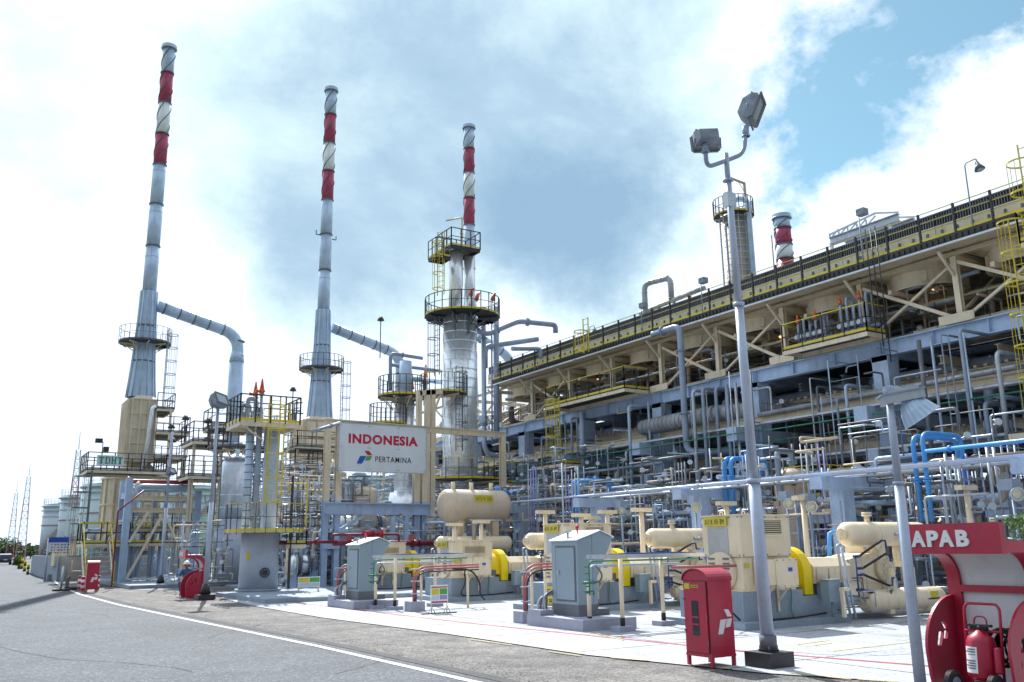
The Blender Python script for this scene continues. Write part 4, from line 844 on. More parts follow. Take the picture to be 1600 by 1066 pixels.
    # blue fittings and black hoses
    for k, (x, z, sx, sz) in enumerate([(3.35, 1.38, 1, .34), (3.45, 1.12, 1, .30), (3.45, .98, 1, -.26), (3.35, .66, 1, -.22)]):
        mb = MB(); mb.tube([(CX+x+.1, Y-.22, z), (CX+x+.85, Y-.3, z+sz)], .028, 8); part(t, 'hose', mb, 'rubber')
        mb = MB(); mb.tube([(CX+x-.08, Y-.22, z), (CX+x+.1, Y-.22, z)], .032, 8); mb.tube([(CX+x+.85, Y-.3, z+sz), (CX+x+.98, Y-.3, z+sz), (CX+x+1.0, Y-.3, z+sz-.16 if sz > 0 else z+sz+.16), (CX+x+1.2, Y-.2, z+sz-.16 if sz > 0 else z+sz+.16)], .024, 8); mb.cyl((CX+x-.06, Y-.28, z), (CX+x-.06, Y-.28, z+.02), .05, n=8); part(t, 'hose_fitting', mb, 'fitting_blue')
    mb = MB(); mb.tube([(CX+3.3, Y-.24, .5), (CX+3.3, Y-.24, 1.4)], .018, 8); part(t, 'blue_riser', mb, 'fitting_blue')
    # conduit poles, junction box, bollard and small bore tangle
    mb = MB(); mb.tube([(CX+2.62, Y-.5, .1), (CX+2.38, Y-.5, 1.62), (CX+2.5, Y-.5, 1.66)], .028, 8, bend=.05); mb.tube([(CX+2.78, Y-.5, .1), (CX+2.52, Y-.5, 1.58)], .028, 8); part(t, 'conduit', mb, 'galv')
    mb = MB(); mb.box(*b((2.12, -.4, .45), (2.5, -.18, .90))); mb.box(*b((2.1, -.42, .9), (2.52, -.16, .92))); mb.tube([(CX+2.3, Y-.3, .45), (CX+2.3, Y-.3, .14)], .02, 6); part(t, 'junction_box', mb, 'panel_blue')
    mb = MB(); mb.box(*b((2.32, -.62, .68), (2.52, -.5, .75))); mb.beam((CX+2.34, Y-.56, .14), (CX+2.34, Y-.56, .68), .07, .07); part(t, 'bracket_post', mb, 'cream')
    part(t, 'cable', MB().tube([(CX+.3, Y-.35, 1.02), (CX+.2, Y-.4, .9), (CX+.32, Y-.3, .62), (CX+.18, Y-.16, .2), (CX+.5, Y-.2, .16), (CX+1.4, Y-.18, .17), (CX+2.2, Y-.2, .22)], .022, 6, bend=.15), 'rubber')
    q = random.Random(int(Y*10)); mb = MB(); m2 = MB(); m3 = MB()
    for k in range(26):
        p = Vector((CX+q.uniform(2.7, 6.6), Y-q.uniform(-.1, .5), q.uniform(.12, .5))); pts = [p]
        for j in range(3):
            ax = q.choice([(1, 0, 0), (0, 0, 1), (0, 1, 0), (-1, 0, 0)]); p = p+Vector(ax)*q.uniform(.1, .5); p.z = min(max(p.z, .1), 1.6); pts.append(p)
        (mb, m2, m3)[k % 3].tube(pts, q.uniform(.009, .02), 5, bend=.04)
    part(t, 'tubing', mb, 'galv', kind='stuff'); part(t, 'tubing', m2, 'dark_pipe', kind='stuff'); part(t, 'tubing', m3, 'violet_pipe', kind='stuff')
    for k, x in enumerate((3.9, 4.3, 5.4)):
        zz = 1.48; mb = MB(); mb.cyl((CX+x, Y-.1, zz), (CX+x, Y-.1, zz+.14), .06, n=10).cyl((CX+x, Y-.1, zz+.05), (CX+x, Y-.1, zz+.07), .1, n=12).cyl((CX+x-.12, Y-.1, zz+.1), (CX+x+.12, Y-.1, zz+.1), .035, n=8); part(t, 'valve', mb, 'cream')
    if near:
        mb = MB(); mb.box((CX-.066, Y+.45, .16), (CX-.052, Y+.98, .64)); part(t, 'number_plate', mb, 'yellow')
        text(t, 'number_lettering', tag.split('|')[0][:4] if False else ('01B' if Y < 15 else '013 K 1'), (CX-.068, Y+.94, .38), (0, -1, 0), (0, 0, 1), .45, .2, .004, 'ink', .03)
        text(t, 'number_lettering', 'COMP' if Y < 15 else '1 SET', (CX-.068, Y+.9, .22), (0, -1, 0), (0, 0, 1), .34, .1, .004, 'ink', .02)
        b_ = CX
    return t
compressor(13.5, True, 'nearest cream compressor with tall motor housing, behind the floodlight pole and red cabinet', '013 K 101 BM', True, 3.75)
compressor(19.75, True, 'cream compressor with tall motor housing right behind the large grey control panel', '013 K 101 AM', True)
compressor(26.2, False, 'lower cream compressor with wide louvre behind the coloured safety board', '013 K 102 B', False)
compressor(33.0, False, 'farthest cream compressor partly hidden by the far control panel under the red handrail', '013 K 102 A', False)

# ================================================================== CONTROL PANELS
def panel(x, y, label, lid=False):
    t = thing('control_panel', label, 'control panel', (x, y, 0), 'grey control panels on plinths by the red line'); W_, D_ = .98, 0.52
    part(t, 'plinth', MB().box((x-.45, y-.75, 0), (x+.95, y+1.35, .22)), 'plinth_violet')
    part(t, 'footing', MB().box((x-.01, y-.01, .22), (x+D_+.0, y+W_, .46)).box((x+D_, y+.05, .22), (x+D_+.35, y+.5, .36)), 'dark_pipe')
    prof = [(0, .46), (0, 1.80), (.62, 2.0), (.98, 1.86), (.52, 1.02), (.52, .46)]
    mb = MB(); mb.prism([(x+a, y, b_) for a, b_ in prof], (0, W_, 0)); part(t, 'cabinet', mb, 'panel_blue')
    mb = MB(); mb.prism([(x-.05, y-.04, 1.80), (x+.62, y-.04, 2.015), (x+.62, y-.04, 2.035), (x-.05, y-.04, 1.825)], (0, W_+.08, 0)); mb.prism([(x+.62, y-.04, 2.016), (x+1.0, y-.04, 1.87), (x+1.0, y-.04, 1.89), (x+.62, y-.04, 2.036)], (0, W_+.08, 0)); part(t, 'roof', mb, 'white_stack')
    d_ = MB(); d_.box((x-.022, y+.10, .56), (x-.002, y+.78, 1.66)); dr = part(t, 'door', d_, 'panel_blue')
    mb = MB(); mb.box((x-.05, y+.66, 1.08), (x-.022, y+.70, 1.18)); part(dr, 'handle', mb, 'galv')
    part(dr, 'frame', MB().box((x-.008, y+.06, .52), (x-.001, y+.82, 1.70)), 'dark_pipe')
    part(t, 'seam', MB().box((x+.40, y-.004, .5), (x+.408, y-.0005, 1.92)), 'dark_pipe')
    mb = MB(); mb.cyl((x+.12, y+.5, 1.86), (x+.12, y+.5, 1.98), .03, n=8).cyl((x+.12, y+.5, 1.98), (x+.12, y+.5, 2.03), .09, n=12); part(t, 'horn', mb, 'galv')
    mb = MB(); mb.cyl((x+.42, y+.55, 1.95), (x+.42, y+.55, 2.06), .02, n=8).lathe((x+.42, y+.55, 2.06), (0, 0, 1), [(0, .045), (.05, .045), (.09, .02)], 12); part(t, 'beacon', mb, 'red_paint')
    # conduits bending into the panel
    for k in range(4): part(t, 'conduit', MB().tube([(x-.3+.05*k, y+W_+.15-.04*k, .2), (x-.3+.05*k, y+W_+.15-.04*k, .58+.03*k), (x+.05, y+W_-.02, .66+.03*k)], .026, 8, bend=.2), 'dark_pipe' if k % 2 else 'galv')
    part(t, 'pier', MB().box((x-.45, y+.8, .22), (x-.1, y+1.3, .34)), 'plinth_violet')
    return t
panel(11.55, 15.95, 'large grey blue control panel with sloping hood nearest the red cabinet')
panel(10.45, 25.5, 'smaller looking grey blue control panel left of the coloured safety board')

def tray_stand(posts, z, y_off, label, pipes=True):
    """Cable ladder on cream posts"""
    x, y = posts[0]; t = thing('cable_tray_stand', label, 'cable tray', (x, y, 0))
    for (px_, py_) in posts:
        part(t, 'leg', MB().cyl((px_, py_, .22 if False else .12), (px_, py_, z-.02), .045, n=12), 'cream'); part(t, 'boot', MB().cyl((px_, py_, .08), (px_, py_, .26), .052, n=10), 'rubber'); part(t, 'footing', MB().box((px_-.22, py_-.18, 0), (px_+.22, py_+.18, .1)), 'plinth_violet')
    return t
def ladder_tray(t, p, q, w=.28, m='galv'):
    p = Vector(p); q = Vector(q); d = (q-p).normalized(); s = Vector((-d.y, d.x, 0))*w/2
    part(t, 'side_rail', MB().beam(p+s, q+s, .02, .08), m); part(t, 'side_rail', MB().beam(p-s, q-s, .02, .08), m)
    mb = MB(); L_ = (q-p).length; k = .1
    while k < L_: mb.beam(p+d*k-s, p+d*k+s, .025, .02); k += .22
    part(t, 'rung', mb, m, kind='stuff')
for (bx, by, lab) in [(11.75, 15.0, 'cream post cable stand in front of the large control panel'), (10.9, 24.2, 'cream post cable stand in front of the far control panel')]:
    t = thing('cable_tray_stand', lab, 'cable tray', (bx, by, 0), 'cable stands in front of the control panels')
    a = (bx+.02, by-.25); b2_ = (bx-.25, by+.5); c2_ = (bx+1.55, by+.25)
    for k, (px_, py_, z_) in enumerate([(a[0], a[1], 1.42), (b2_[0], b2_[1], .98), (c2_[0], c2_[1], 1.42)]):
        part(t, 'leg', MB().cyl((px_, py_, .1), (px_, py_, z_), .045, n=12), 'cream'); part(t, 'boot', MB().cyl((px_, py_, .08), (px_, py_, .26), .05, n=10), 'rubber'); part(t, 'footing', MB().box((px_-.2, py_-.16, 0), (px_+.2, py_+.16, .1)), 'plinth_violet')
    ladder_tray(t, (bx-.5, by+.1, 1.47), (bx+2.7, by+.1, 1.47), .2)
    part(t, 'top_pipe', MB().tube([(bx-.45, by+.2, .7), (bx-.45, by+.2, 1.38), (bx+2.6, by+.2, 1.38)], .018, 8, bend=.1), 'green_paint')
    part(t, 'drop_pipe', MB().tube([(bx-.3, by+.35, .9), (bx-.3, by+.35, 1.28), (bx+2.2, by+.35, 1.28)], .028, 8, bend=.08), 'galv')
    mb = MB()
    for k in range(5): mb.tube([(bx-.45, by+.2, .75+.13*k), (bx-.56, by+.2, .75+.13*k)], .016, 6); 
    mb.tube([(bx-.62, by+.2, .95), (bx-.3, by+.2, .95)], .03, 8); mb.tube([(bx-.6, by+.2, .78), (bx-.35, by+.2, .78), (bx-.35, by+.2, .7)], .022, 6); part(t, 'branch', mb, 'green_paint')
    part(t, 'hose', MB().tube([(bx-.2, by+.3, 1.3), (bx-.1, by+.2, 1.1), (bx-.18, by+.2, .95), (bx-.25, by+.5, .98)], .02, 6, bend=.1), 'dark_pipe')
    mb = MB(); [mb.tube([(bx+k*.6, by+.1+.03*k, 1.50), (bx+k*.6+.7, by+.12, 1.53), (bx+k*.6+1.2, by+.05, 1.5)], .02, 6, bend=.2) for k in range(3)]; part(t, 'cable', mb, 'fitting_blue')

# red lagged conduit bends on small piers
def conduit_bend(x, y, x2, z, label, y2=None):
    t = thing('conduit_bend', label, 'conduit', (x, y, 0), 'red conduit bends standing on concrete blocks'); y2 = y if y2 is None else y2
    part(t, 'pier', MB().box((x-.22, y-.2, 0), (x+.22, y+.2, .26)), 'plinth_violet')
    for k in range(3):
        r_ = .024 if k < 2 else .018; ox = k*.045
        part(t, 'conduit', MB().tube([(x-.05+ox, y, .24), (x-.05+ox, y, z-.07*k), (x2, y2, z-.07*k+.02)], r_, 10, bend=.42, seg=8), 'conduit_red' if k < 2 else 'rubber')
    mb = MB()
    for q in range(3): mb.box((x-.12, y-.03, .45+q*.33), (x+.14, y+.03, .48+q*.33))
    part(t, 'clamp', mb, 'galv'); part(t, 'prop', MB().cyl((x+.25, y+.12, .0), (x+.25, y+.12, z-.15), .035, n=10), 'cream')
    part(t, 'prop', MB().cyl((x2-.3, y2+.12, .0), (x2-.3, y2+.12, z-.03), .035, n=10), 'cream')
    if x2-x > 1.5: part(t, 'cable', MB().tube([(x2-.9, (y+y2)/2, z-.08), (x2-.25, y2-.05, z-.12), (x2+.02, y2-.05, z-.5), (x2, y2-.05, .35), (x2+.2, y2, .2)], .025, 6, bend=.35), 'rubber')
v = G(822, 973); conduit_bend(v.x, v.y, v.x+1.0, 1.28, 'red conduit bend rising left of the large control panel', v.y+.1)
v = G(648, 955); conduit_bend(v.x, v.y, v.x+2.1, 1.18, 'red conduit bend rising left of the coloured safety board', v.y+.1)
v = G(528, 947); conduit_bend(v.x, v.y, v.x+.9, 1.22, 'red conduit bend at the left side of the far control panel', v.y+.1)
run([(12.4, 13.9, 1.25), (13.9, 13.6, 1.25)], .03, 'conduit_red', 'short red conduit entering the nearest motor behind the red cabinet', name='conduit')
run([(12.9, 13.7, 1.2), (13.35, 13.5, 1.1), (13.3, 13.4, .5), (13.6, 13.3, .2)], .022, 'rubber', 'black cable looping down beside the nearest motor plinth', name='cable', cat='cable', n=6, bend=.2)

# safety board on stand
v0, v1 = G(671, 960), G(700, 963)
t = thing('safety_board', 'coloured safety notice board on a thin metal stand on the white pad', 'sign', ((v0.x+v1.x)/2, v0.y, 0)); by = v0.y; bx0, bx1 = aY(673, 930, by).x, aY(700, 930, by).x
zt = zat(bx0, by, 915); zb = zat(bx0, by, 944)
part(t, 'board', MB().box((bx0, by, zb), (bx1, by+.02, zt)), 'white_paint')
w = bx1-bx0; H = zt-zb
for (x0, x1, z0, z1, m) in [(.03, .97, .86, .93, 'sign_red'), (.05, .48, .48, .82, 'yellow'), (.52, .95, .5, .82, 'sign_green'), (.05, .48, .2, .44, 'pale_line'), (.52, .95, .22, .46, 'violet_pipe'), (.05, .95, .05, .13, 'sign_red')]: part(t, 'print', MB().box((bx0+w*x0, by-.003, zb+H*z0), (bx0+w*x1, by-.0005, zb+H*z1)), m)
mb = MB(); 
for x in (bx0+.03, bx1-.03): mb.cyl((x, by+.01, .04), (x, by+.01, zb), .014, n=8); mb.tube([(x-.1, by, .02), (x, by, .2), (x+.1, by, .02)], .012, 6)
part(t, 'stand', mb, 'galv'); part(t, 'foot', MB().box((bx0-.25, by-.03, 0), (bx0+.3, by+.05, .025)), 'black'); part(t, 'foot', MB().box((bx1-.3, by-.03, 0), (bx1+.25, by+.05, .025)), 'black')

# ================================================================== FOREGROUND: red hose cabinet
def hose_cabinet(x, y, label, side_logo=True):
    """door faces -X; x,y is the near front corner"""
    t = thing('hose_cabinet', label, 'cabinet', (x, y, 0)); W_, D_, z0, z1 = .52, .46, .13, 1.19
    n_ = 12; prof = [(y, z0), (y, z1)]+[(y+W_/2-W_/2*math.cos(math.pi*i/n_), z1+.14*math.sin(math.pi*i/n_)) for i in range(1, n_)]+[(y+W_, z1), (y+W_, z0)]
    mb = MB(); mb.prism([(x, a, b_) for a, b_ in prof], (D_, 0, 0)); part(t, 'body', mb, 'red_paint')
    roof = [(y-.012, z1-.006), (y-.012, z1)]+[(y+W_/2-(W_/2+.012)*math.cos(math.pi*i/n_), z1+.152*math.sin(math.pi*i/n_)+.004) for i in range(1, n_)]+[(y+W_+.012, z1), (y+W_+.012, z1-.006)]
    inner = [(a*(1-.0)+0, b_-.012) for a, b_ in roof]; mb = MB(); m_ = len(roof); vs = []
    for X in (x-.02, x+D_+.012):
        vs += [(X, a, b_+.006) for a, b_ in roof]
    for X in (x-.02, x+D_+.012): vs += [(X, y+W_/2+(a-y-W_/2)*.985, b_-.008) for a, b_ in roof]
    mb.add(vs, [(i, i+1, m_+i+1, m_+i) for i in range(m_-1)]+[(2*m_+i, 2*m_+i+1, 3*m_+i+1, 3*m_+i) for i in range(m_-1)]+[(i, i+1, 2*m_+i+1, 2*m_+i) for i in range(m_-1)]+[(m_+i, m_+i+1, 3*m_+i+1, 3*m_+i) for i in range(m_-1)])
    part(t, 'roof', mb, 'red_paint')
    d_ = part(t, 'door', MB().box((x-.022, y+.035, z0+.06), (x-.004, y+W_-.03, z1-.02)), 'red_paint'); part(t, 'door_gap', MB().box((x-.004, y+.022, z0+.05), (x-.0005, y+W_-.02, z1-.008)), 'ink')
    part(d_, 'window', MB().box((x-.026, y+.20, .42), (x-.0225, y+.34, .90)), 'glass_dark'); mb = MB(); [mb.box((x-.032, y+.20, zz), (x-.026, y+.34, zz+.022)) for zz in (.56, .66)]; part(d_, 'window_bar', mb, 'red_paint')
    mb = MB(); [mb.cyl((x-.02, y+W_-.03, zz), (x-.035, y+W_-.03, zz), .016, n=8) for zz in (.48, .62, .92)]; [mb.box((x-.026, y+.03, zz), (x-.018, y+.045, zz+.06)) for zz in (.3, .65, 1.0)]; part(d_, 'hinge', mb, 'dark_pipe')
    part(d_, 'sticker', MB().box((x-.026, y+W_-.16, 1.06), (x-.0225, y+W_-.05, 1.14)), 'yellow'); st = part(d_, 'sticker', MB().box((x-.026, y+W_-.34, 1.08), (x-.0225, y+W_-.19, 1.12)), 'yellow')
    mb = MB(); [mb.box((x-.028, y+W_-.33+.022*k, 1.087), (x-.026, y+W_-.318+.022*k, 1.113)) for k in range(6)]; part(d_, 'print', mb, 'ink')
    for (a, b_) in ((x+.0, y+.0), (x+D_-.045, y+0.0), (x, y+W_-.045), (x+D_-.045, y+W_-.045)): part(t, 'leg', MB().box((a, b_, 0), (a+.045, b_+.045, z0)), 'red_paint')
    part(t, 'skirt', MB().box((x-.006, y-.006, z0), (x+D_+.006, y+W_+.006, z0+.035)), 'red_paint')
    if side_logo: logo(t, (x+.14, y-.001, .44), (1, 0, 0), (0, 0, 1), .29, .34, .003, ['white_paint']*3)
    return t
v = G(1114, 1044); hose_cabinet(v.x, v.y-.0, 'red arched roof hose cabinet with window slit and white emblem beside the tall floodlight pole')

# double floodlight on leaning pole
v = G(1203, 1041); X, Y = v.x, v.y
t = thing('floodlight_pole', 'tall blue grey pole with two box floodlights in front of the nearest compressor', 'floodlight', (X, Y, 0), 'floodlight poles along the kerb')
part(t, 'footing', MB().box((X-.24, Y-.24, 0), (X+.24, Y+.24, .2)).box((X-.1, Y-.1, .2), (X+.1, Y+.1, .23)), 'black')
mb = MB(); [mb.cyl((X+a, Y+b_, .2), (X+a, Y+b_, .28), .018, n=6) for a in (-.08, .08) for b_ in (-.08, .08)]; part(t, 'bolt', mb, 'dark_pipe')
part(t, 'boot', MB().cyl((X, Y, .22), (X, Y, .42), .122, n=20), 'dark_pipe')
tip = aY(1134, 240, Y); tx = tip.x; topz = tip.z
def lp(z): k = z/topz; return Vector((X+(tx-X)*k, Y, z))
mb = MB(); mb.cyl(lp(.4), lp(2.6), .096, .088, n=20); mb.cyl(lp(2.6), lp(5.3), .074, .068, n=18); mb.cyl(lp(5.3), lp(topz-.45), .057, .050, n=16); mb.cyl(lp(topz-.45), lp(topz), .042, n=14)
mb.cyl(lp(2.57), lp(2.63), .112, n=18).cyl(lp(5.27), lp(5.33), .088, n=18).cyl(lp(topz-.48), lp(topz-.45), .085, n=14)
part(t, 'pole', mb, 'pale_pole' if 'pale_pole' in MATS else 'grey_pipe')
part(t, 'collar', MB().box(lp(topz-.8)-Vector((.09, .05, .12)), lp(topz-.8)+Vector((.09, .05, .12))), 'galv')
a0 = aY(1102, 232, Y); a1 = aY(1165, 205, Y); am = lp(topz-.12)
mb = MB(); mb.tube([a0, aY(1104, 262, Y), am, aY(1163, 240, Y), a1], .036, 12, bend=.28, seg=8); part(t, 'arm', mb, 'grey_pipe')
def flood(t, c, yaw, pitch, roll, sz, ms=('lamp_grey', 'lens_glass')):
    M = Matrix.Translation(c) @ Matrix.Rotation(R(yaw), 4, 'Z') @ Matrix.Rotation(R(roll), 4, 'Y') @ Matrix.Rotation(R(pitch), 4, 'X')
    w, d, h = sz
    def T(pts): return [M @ Vector(p) for p in pts]
    # body: back box tapering, lens frame facing local -Y
    f = [(-w/2, -d/2, -h/2), (w/2, -d/2, -h/2), (w/2, -d/2, h/2), (-w/2, -d/2, h/2)]; m_ = [(-w/2, 0, -h/2), (w/2, 0, -h/2), (w/2, 0, h/2), (-w/2, 0, h/2)]; bk = [(-w*.36, d/2, -h*.3), (w*.36, d/2, -h*.3), (w*.36, d/2, h*.3), (-w*.36, d/2, h*.3)]
    Q = [(0,1,5,4),(1,2,6,5),(2,3,7,6),(3,0,4,7),(4,5,9,8),(5,6,10,9),(6,7,11,10),(7,4,8,11),(8,9,10,11),(3,2,1,0)]
    mb = MB(); mb.add(T(f+m_+bk), Q); h_ = part(t, 'lamp_housing', mb, ms[0])
    e = .03; mb = MB()
    for a, b_ in ((0, 1), (1, 2), (2, 3), (3, 0)): pa, pb = T([(f[a][0], -d/2-.01, f[a][2]), (f[b_][0], -d/2-.01, f[b_][2])]); mb.beam(pa, pb, .05, .05)
    part(h_, 'lens_frame', mb, 'dark_pipe')
    mb = MB(); mb.add(T([(-w/2+e, -d/2-.012, -h/2+e), (w/2-e, -d/2-.012, -h/2+e), (w/2-e, -d/2-.012, h/2-e), (-w/2+e, -d/2-.012, h/2-e)]), [(0, 1, 2, 3)]); mb.add(T([(-w/2+e, -d/2-.002, -h/2+e), (w/2-e, -d/2-.002, -h/2+e), (w/2-e, -d/2-.002, h/2-e), (-w/2+e, -d/2-.002, h/2-e)]), [(3, 2, 1, 0)]); part(h_, 'lens', mb, ms[1])
    mb = MB(); p1, p2 = T([(-w/2-.01, 0, 0), (w/2+.01, 0, 0)]); mb.tube([p1, p1+Vector((0, 0, -h*.55-.03)), p2+Vector((0, 0, -h*.55-.03)), p2], .012, 6); 
    for s in (-.4, .4): q1, q2 = T([(w*s, -d*.1, h/2), (w*s, .02, h/2+.03)]); mb.beam(q1, q2, .03, .02)
    part(h_, 'bracket', mb, 'dark_pipe')
c = aY(1105, 216, Y); flood(t, Vector((c.x, Y, c.z)), 150, 8, 2, (.40, .30, .26))
c = aY(1171, 171, Y); flood(t, Vector((c.x, Y, c.z)), 30, 20, 12, (.30, .28, .46))
part(t, 'socket', MB().cyl(a0-Vector((0, 0, .06)), a0+Vector((0, 0, .07)), .05, n=12).cyl(a1-Vector((0, 0, .1)), a1+Vector((0, 0, .08)), .05, .06, n=12).cyl(a0-Vector((0, 0, .07)), a0-Vector((0, 0, .05)), .07, n=12).cyl(a1-Vector((0, 0, .1)), a1-Vector((0, 0, .08)), .07, n=12), 'grey_pipe')

# right floodlight pole with ribbed reflector
X, Y = 9.2, 6.38; tp = aY(1388, 612, Y); zb = 0
t = thing('floodlight_pole', 'shorter pole in front of the red shelter sign with ribbed bell reflector', 'floodlight', (X, Y, 0), 'floodlight poles along the kerb')
part(t, 'pole', MB().cyl((X, Y, 0), (tp.x, Y, 2.35), .064, .058, n=18).cyl((tp.x, Y, 2.35), (tp.x, Y, tp.z), .046, n=16).cyl((tp.x, Y, 2.33), (tp.x, Y, 2.37), .066, n=16), 'pale_pole')
part(t, 'footing', MB().box((X-.2, Y-.2, 0), (X+.2, Y+.2, .06)), 'black')
part(t, 'arm', MB().tube([(tp.x, Y, tp.z-.05), (tp.x, Y, tp.z+.03), (tp.x+.05, Y-.02, tp.z+.03)], .045, 12, bend=.05).cyl((tp.x, Y, tp.z-.07), (tp.x, Y, tp.z+.05), .062, n=14), 'grey_pipe')
c = Vector((tp.x+.11, Y-.07, tp.z-.03)); M_ = Matrix.Translation(c) @ Matrix.Rotation(R(-42), 4, 'Z') @ Matrix.Rotation(R(-9), 4, 'Y')
def tb(a, b_):
    (x0, y0, z0), (x1, y1, z1) = a, b_
    return [M_ @ Vector(p) for p in [(x0,y0,z0),(x1,y0,z0),(x1,y1,z0),(x0,y1,z0),(x0,y0,z1),(x1,y0,z1),(x1,y1,z1),(x0,y1,z1)]]
BF = [(0,3,2,1),(4,5,6,7),(0,1,5,4),(1,2,6,5),(2,3,7,6),(3,0,4,7)]
h_ = part(t, 'lamp_housing', MB().add(tb((-.22, -.13, -.10), (.24, .13, .02)), BF).add(tb((-.14, -.1, .02), (.2, .1, .05)), BF), 'galv')
part(h_, 'rim', MB().add(tb((-.25, -.15, -.0), (.26, .15, .018)), BF), 'grey_pipe')
part(h_, 'latch', MB().add(tb((.24, .02, -.05), (.255, .06, .0)), BF).add(tb((.24, -.06, -.05), (.255, -.02, .0)), BF), 'dark_pipe')
mb = MB(); d = (M_.to_3x3() @ Vector((.45, 0, -1))).normalized(); p0 = M_ @ Vector((.05, 0, -.06)); ax = d; a_ = ax.orthogonal().normalized(); b_ = ax.cross(a_); vs = []; n_ = 40
for (h, r) in ((0, .05), (.06, .11), (.16, .175), (.28, .215), (.29, .222), (.27, .205), (.15, .15)):
    for i in range(n_): g = 2*math.pi*i/n_; q = r*(1+(.045 if i % 2 else -.02)*(1 if r > .1 else 0)); vs.append(p0+d*h+a_*(q*math.cos(g))+b_*(q*math.sin(g)))
mb.add(vs, [(j*n_+i, j*n_+(i+1) % n_, (j+1)*n_+(i+1) % n_, (j+1)*n_+i) for j in range(6) for i in range(n_)], False); part(t, 'reflector', mb, 'silver_dull')
part(t, 'bulb', MB().lathe(p0+d*.05, d, [(0, .03), (.06, .055), (.14, .05), (.18, .01)], 14), 'lens_glass')

# ================================================================== APAB SHELTER
def shelter(x, y, label, trolley=True):
    """open front faces -X; x = front edge, y = near side"""
    t = thing('extinguisher_shelter', label, 'shelter', (x, y, 0), 'red extinguisher shelters'); W_ = .94; D_ = .62
    ys = (y, y+W_)
    def side(yy, th, out):     # quarter ellipse cheek with an emblem cut through it
        n_ = 20; zt = 1.06; pts = [(x+D_, 0), (x+D_, zt)]+[(x+D_-D_*1.0*math.sin(math.pi/2*i/n_)*1.0, .45+(zt-.45)*math.cos(math.pi/2*i/n_)) for i in range(1, n_+1)]+[(x+.02, .2), (x+.06, 0)]
        bm = bmesh.new(); vs = [bm.verts.new((a, yy, b_)) for a, b_ in pts]; es = [bm.edges.new((vs[i], vs[(i+1) % len(vs)])) for i in range(len(vs))]
        for poly in LOGO:
            pv = [bm.verts.new((x+.19+px_*.25, yy, .50+pz*.26)) for px_, pz in poly]; es += [bm.edges.new((pv[i], pv[(i+1) % 4])) for i in range(4)]
        bmesh.ops.triangle_fill(bm, use_beauty=True, use_dissolve=False, edges=es); bm.normal_update()
        r = bmesh.ops.extrude_face_region(bm, geom=bm.faces[:]); bmesh.ops.translate(bm, verts=[g for g in r['geom'] if isinstance(g, bmesh.types.BMVert)], vec=(0, th, 0))
        mb = MB(); bm.verts.index_update(); mb.add([v.co.copy() for v in bm.verts], [tuple(v.index for v in f.verts) for f in bm.faces]); bm.free(); return mb
    part(t, 'cheek', side(y-.035, .035, -1), 'red_paint'); part(t, 'cheek', side(y+W_, .035, 1), 'red_paint')
    # C-shaped arch bands either side and the curved pale back sheet between
    def arch(r_out, r_in, y0, y1, m, nm):
        n_ = 14; xb = x+D_+.0; z1 = 1.06; zc = 1.22; R_ = .34; pts_o = []; pts_i = []
        # back vertical, then quarter curve forward to the sign
        pts_o += [(xb+.14, .0), (xb+.14, zc)]; pts_i += [(xb, .0), (xb, zc)]
        for i in range(1, n_+1): a = math.pi/2*i/n_; pts_o.append((xb+.14-(R_+.14)*(1-math.cos(a)), zc+(R_+.13)*math.sin(a))); pts_i.append((xb-R_*(1-math.cos(a)), zc+R_*math.sin(a)))
        pts_o.append((x-.02, zc+R_+.13)); pts_i.append((x-.02, zc+R_))
        mb = MB(); m_ = len(pts_o); vs = []
        for yy in (y0, y1): vs += [(a, yy, b_) for a, b_ in pts_o]+[(a, yy, b_) for a, b_ in pts_i]
        fs = []
        for i in range(m_-1): fs += [(i, i+1, 2*m_+i+1, 2*m_+i), (m_+i, m_+i+1, 3*m_+i+1, 3*m_+i), (i, i+1, m_+i+1, m_+i), (2*m_+i, 2*m_+i+1, 3*m_+i+1, 3*m_+i)]
        fs += [(0, m_, 3*m_, 2*m_), (m_-1, 2*m_-1, 4*m_-1, 3*m_-1)]; mb.add(vs, fs); part(t, nm, mb, m)
    arch(0, 0, y+W_-.10, y+W_+.06, 'red_paint', 'arch'); arch(0, 0, y-.14, y+.03, 'red_paint', 'arch')
    n_ = 12; mb = MB(); pr = [(x+D_+.05, .05), (x+D_+.05, 1.22)]+[(x+D_+.05-.36*(1-math.cos(math.pi/2*i/n_)), 1.22+.36*math.sin(math.pi/2*i/n_)) for i in range(1, n_+1)]
    vs = [(a, yy, b_) for yy in (y+.03, y+W_-.10) for a, b_ in pr]+[(a+.02, yy, b_+.005) for yy in (y+.03, y+W_-.10) for a, b_ in pr]; m_ = len(pr)
    mb.add(vs, [(i, i+1, m_+i+1, m_+i) for i in range(m_-1)]+[(2*m_+i, 2*m_+i+1, 3*m_+i+1, 3*m_+i) for i in range(m_-1)]); part(t, 'back_sheet', mb, 'white_stack')
    part(t, 'cross_rail', MB().box((x+D_-.02, y+.035, 1.10), (x+D_+.045, y+W_-.105, 1.18)), 'red_paint')
    part(t, 'roof', MB().box((x-.0, y+.035, 1.60), (x+.35, y+W_-.105, 1.66)), 'red_paint')
    sg = part(t, 'sign_box', MB().box((x-.12, y-.16, 1.55), (x-.025, y+W_+.09, 1.89)), 'red_paint')
    lx = y+W_-.03
    for ch, of, w_ in (('A', 0, .185), ('P', .205, .145), ('A', .35, .185), ('B', .565, .15)): text(sg, 'letter', ch, (x-.124, lx-of, 1.63), (0, -1, 0), (0, 0, 1), w_, .185, .028, 'white_paint', .045)
    return t
v = aX(1452, 1000, 9.8); s1 = shelter(9.8, aX(1572, 1000, 9.8).y, 'red extinguisher shelter lettered APAB at the right edge of the photo')
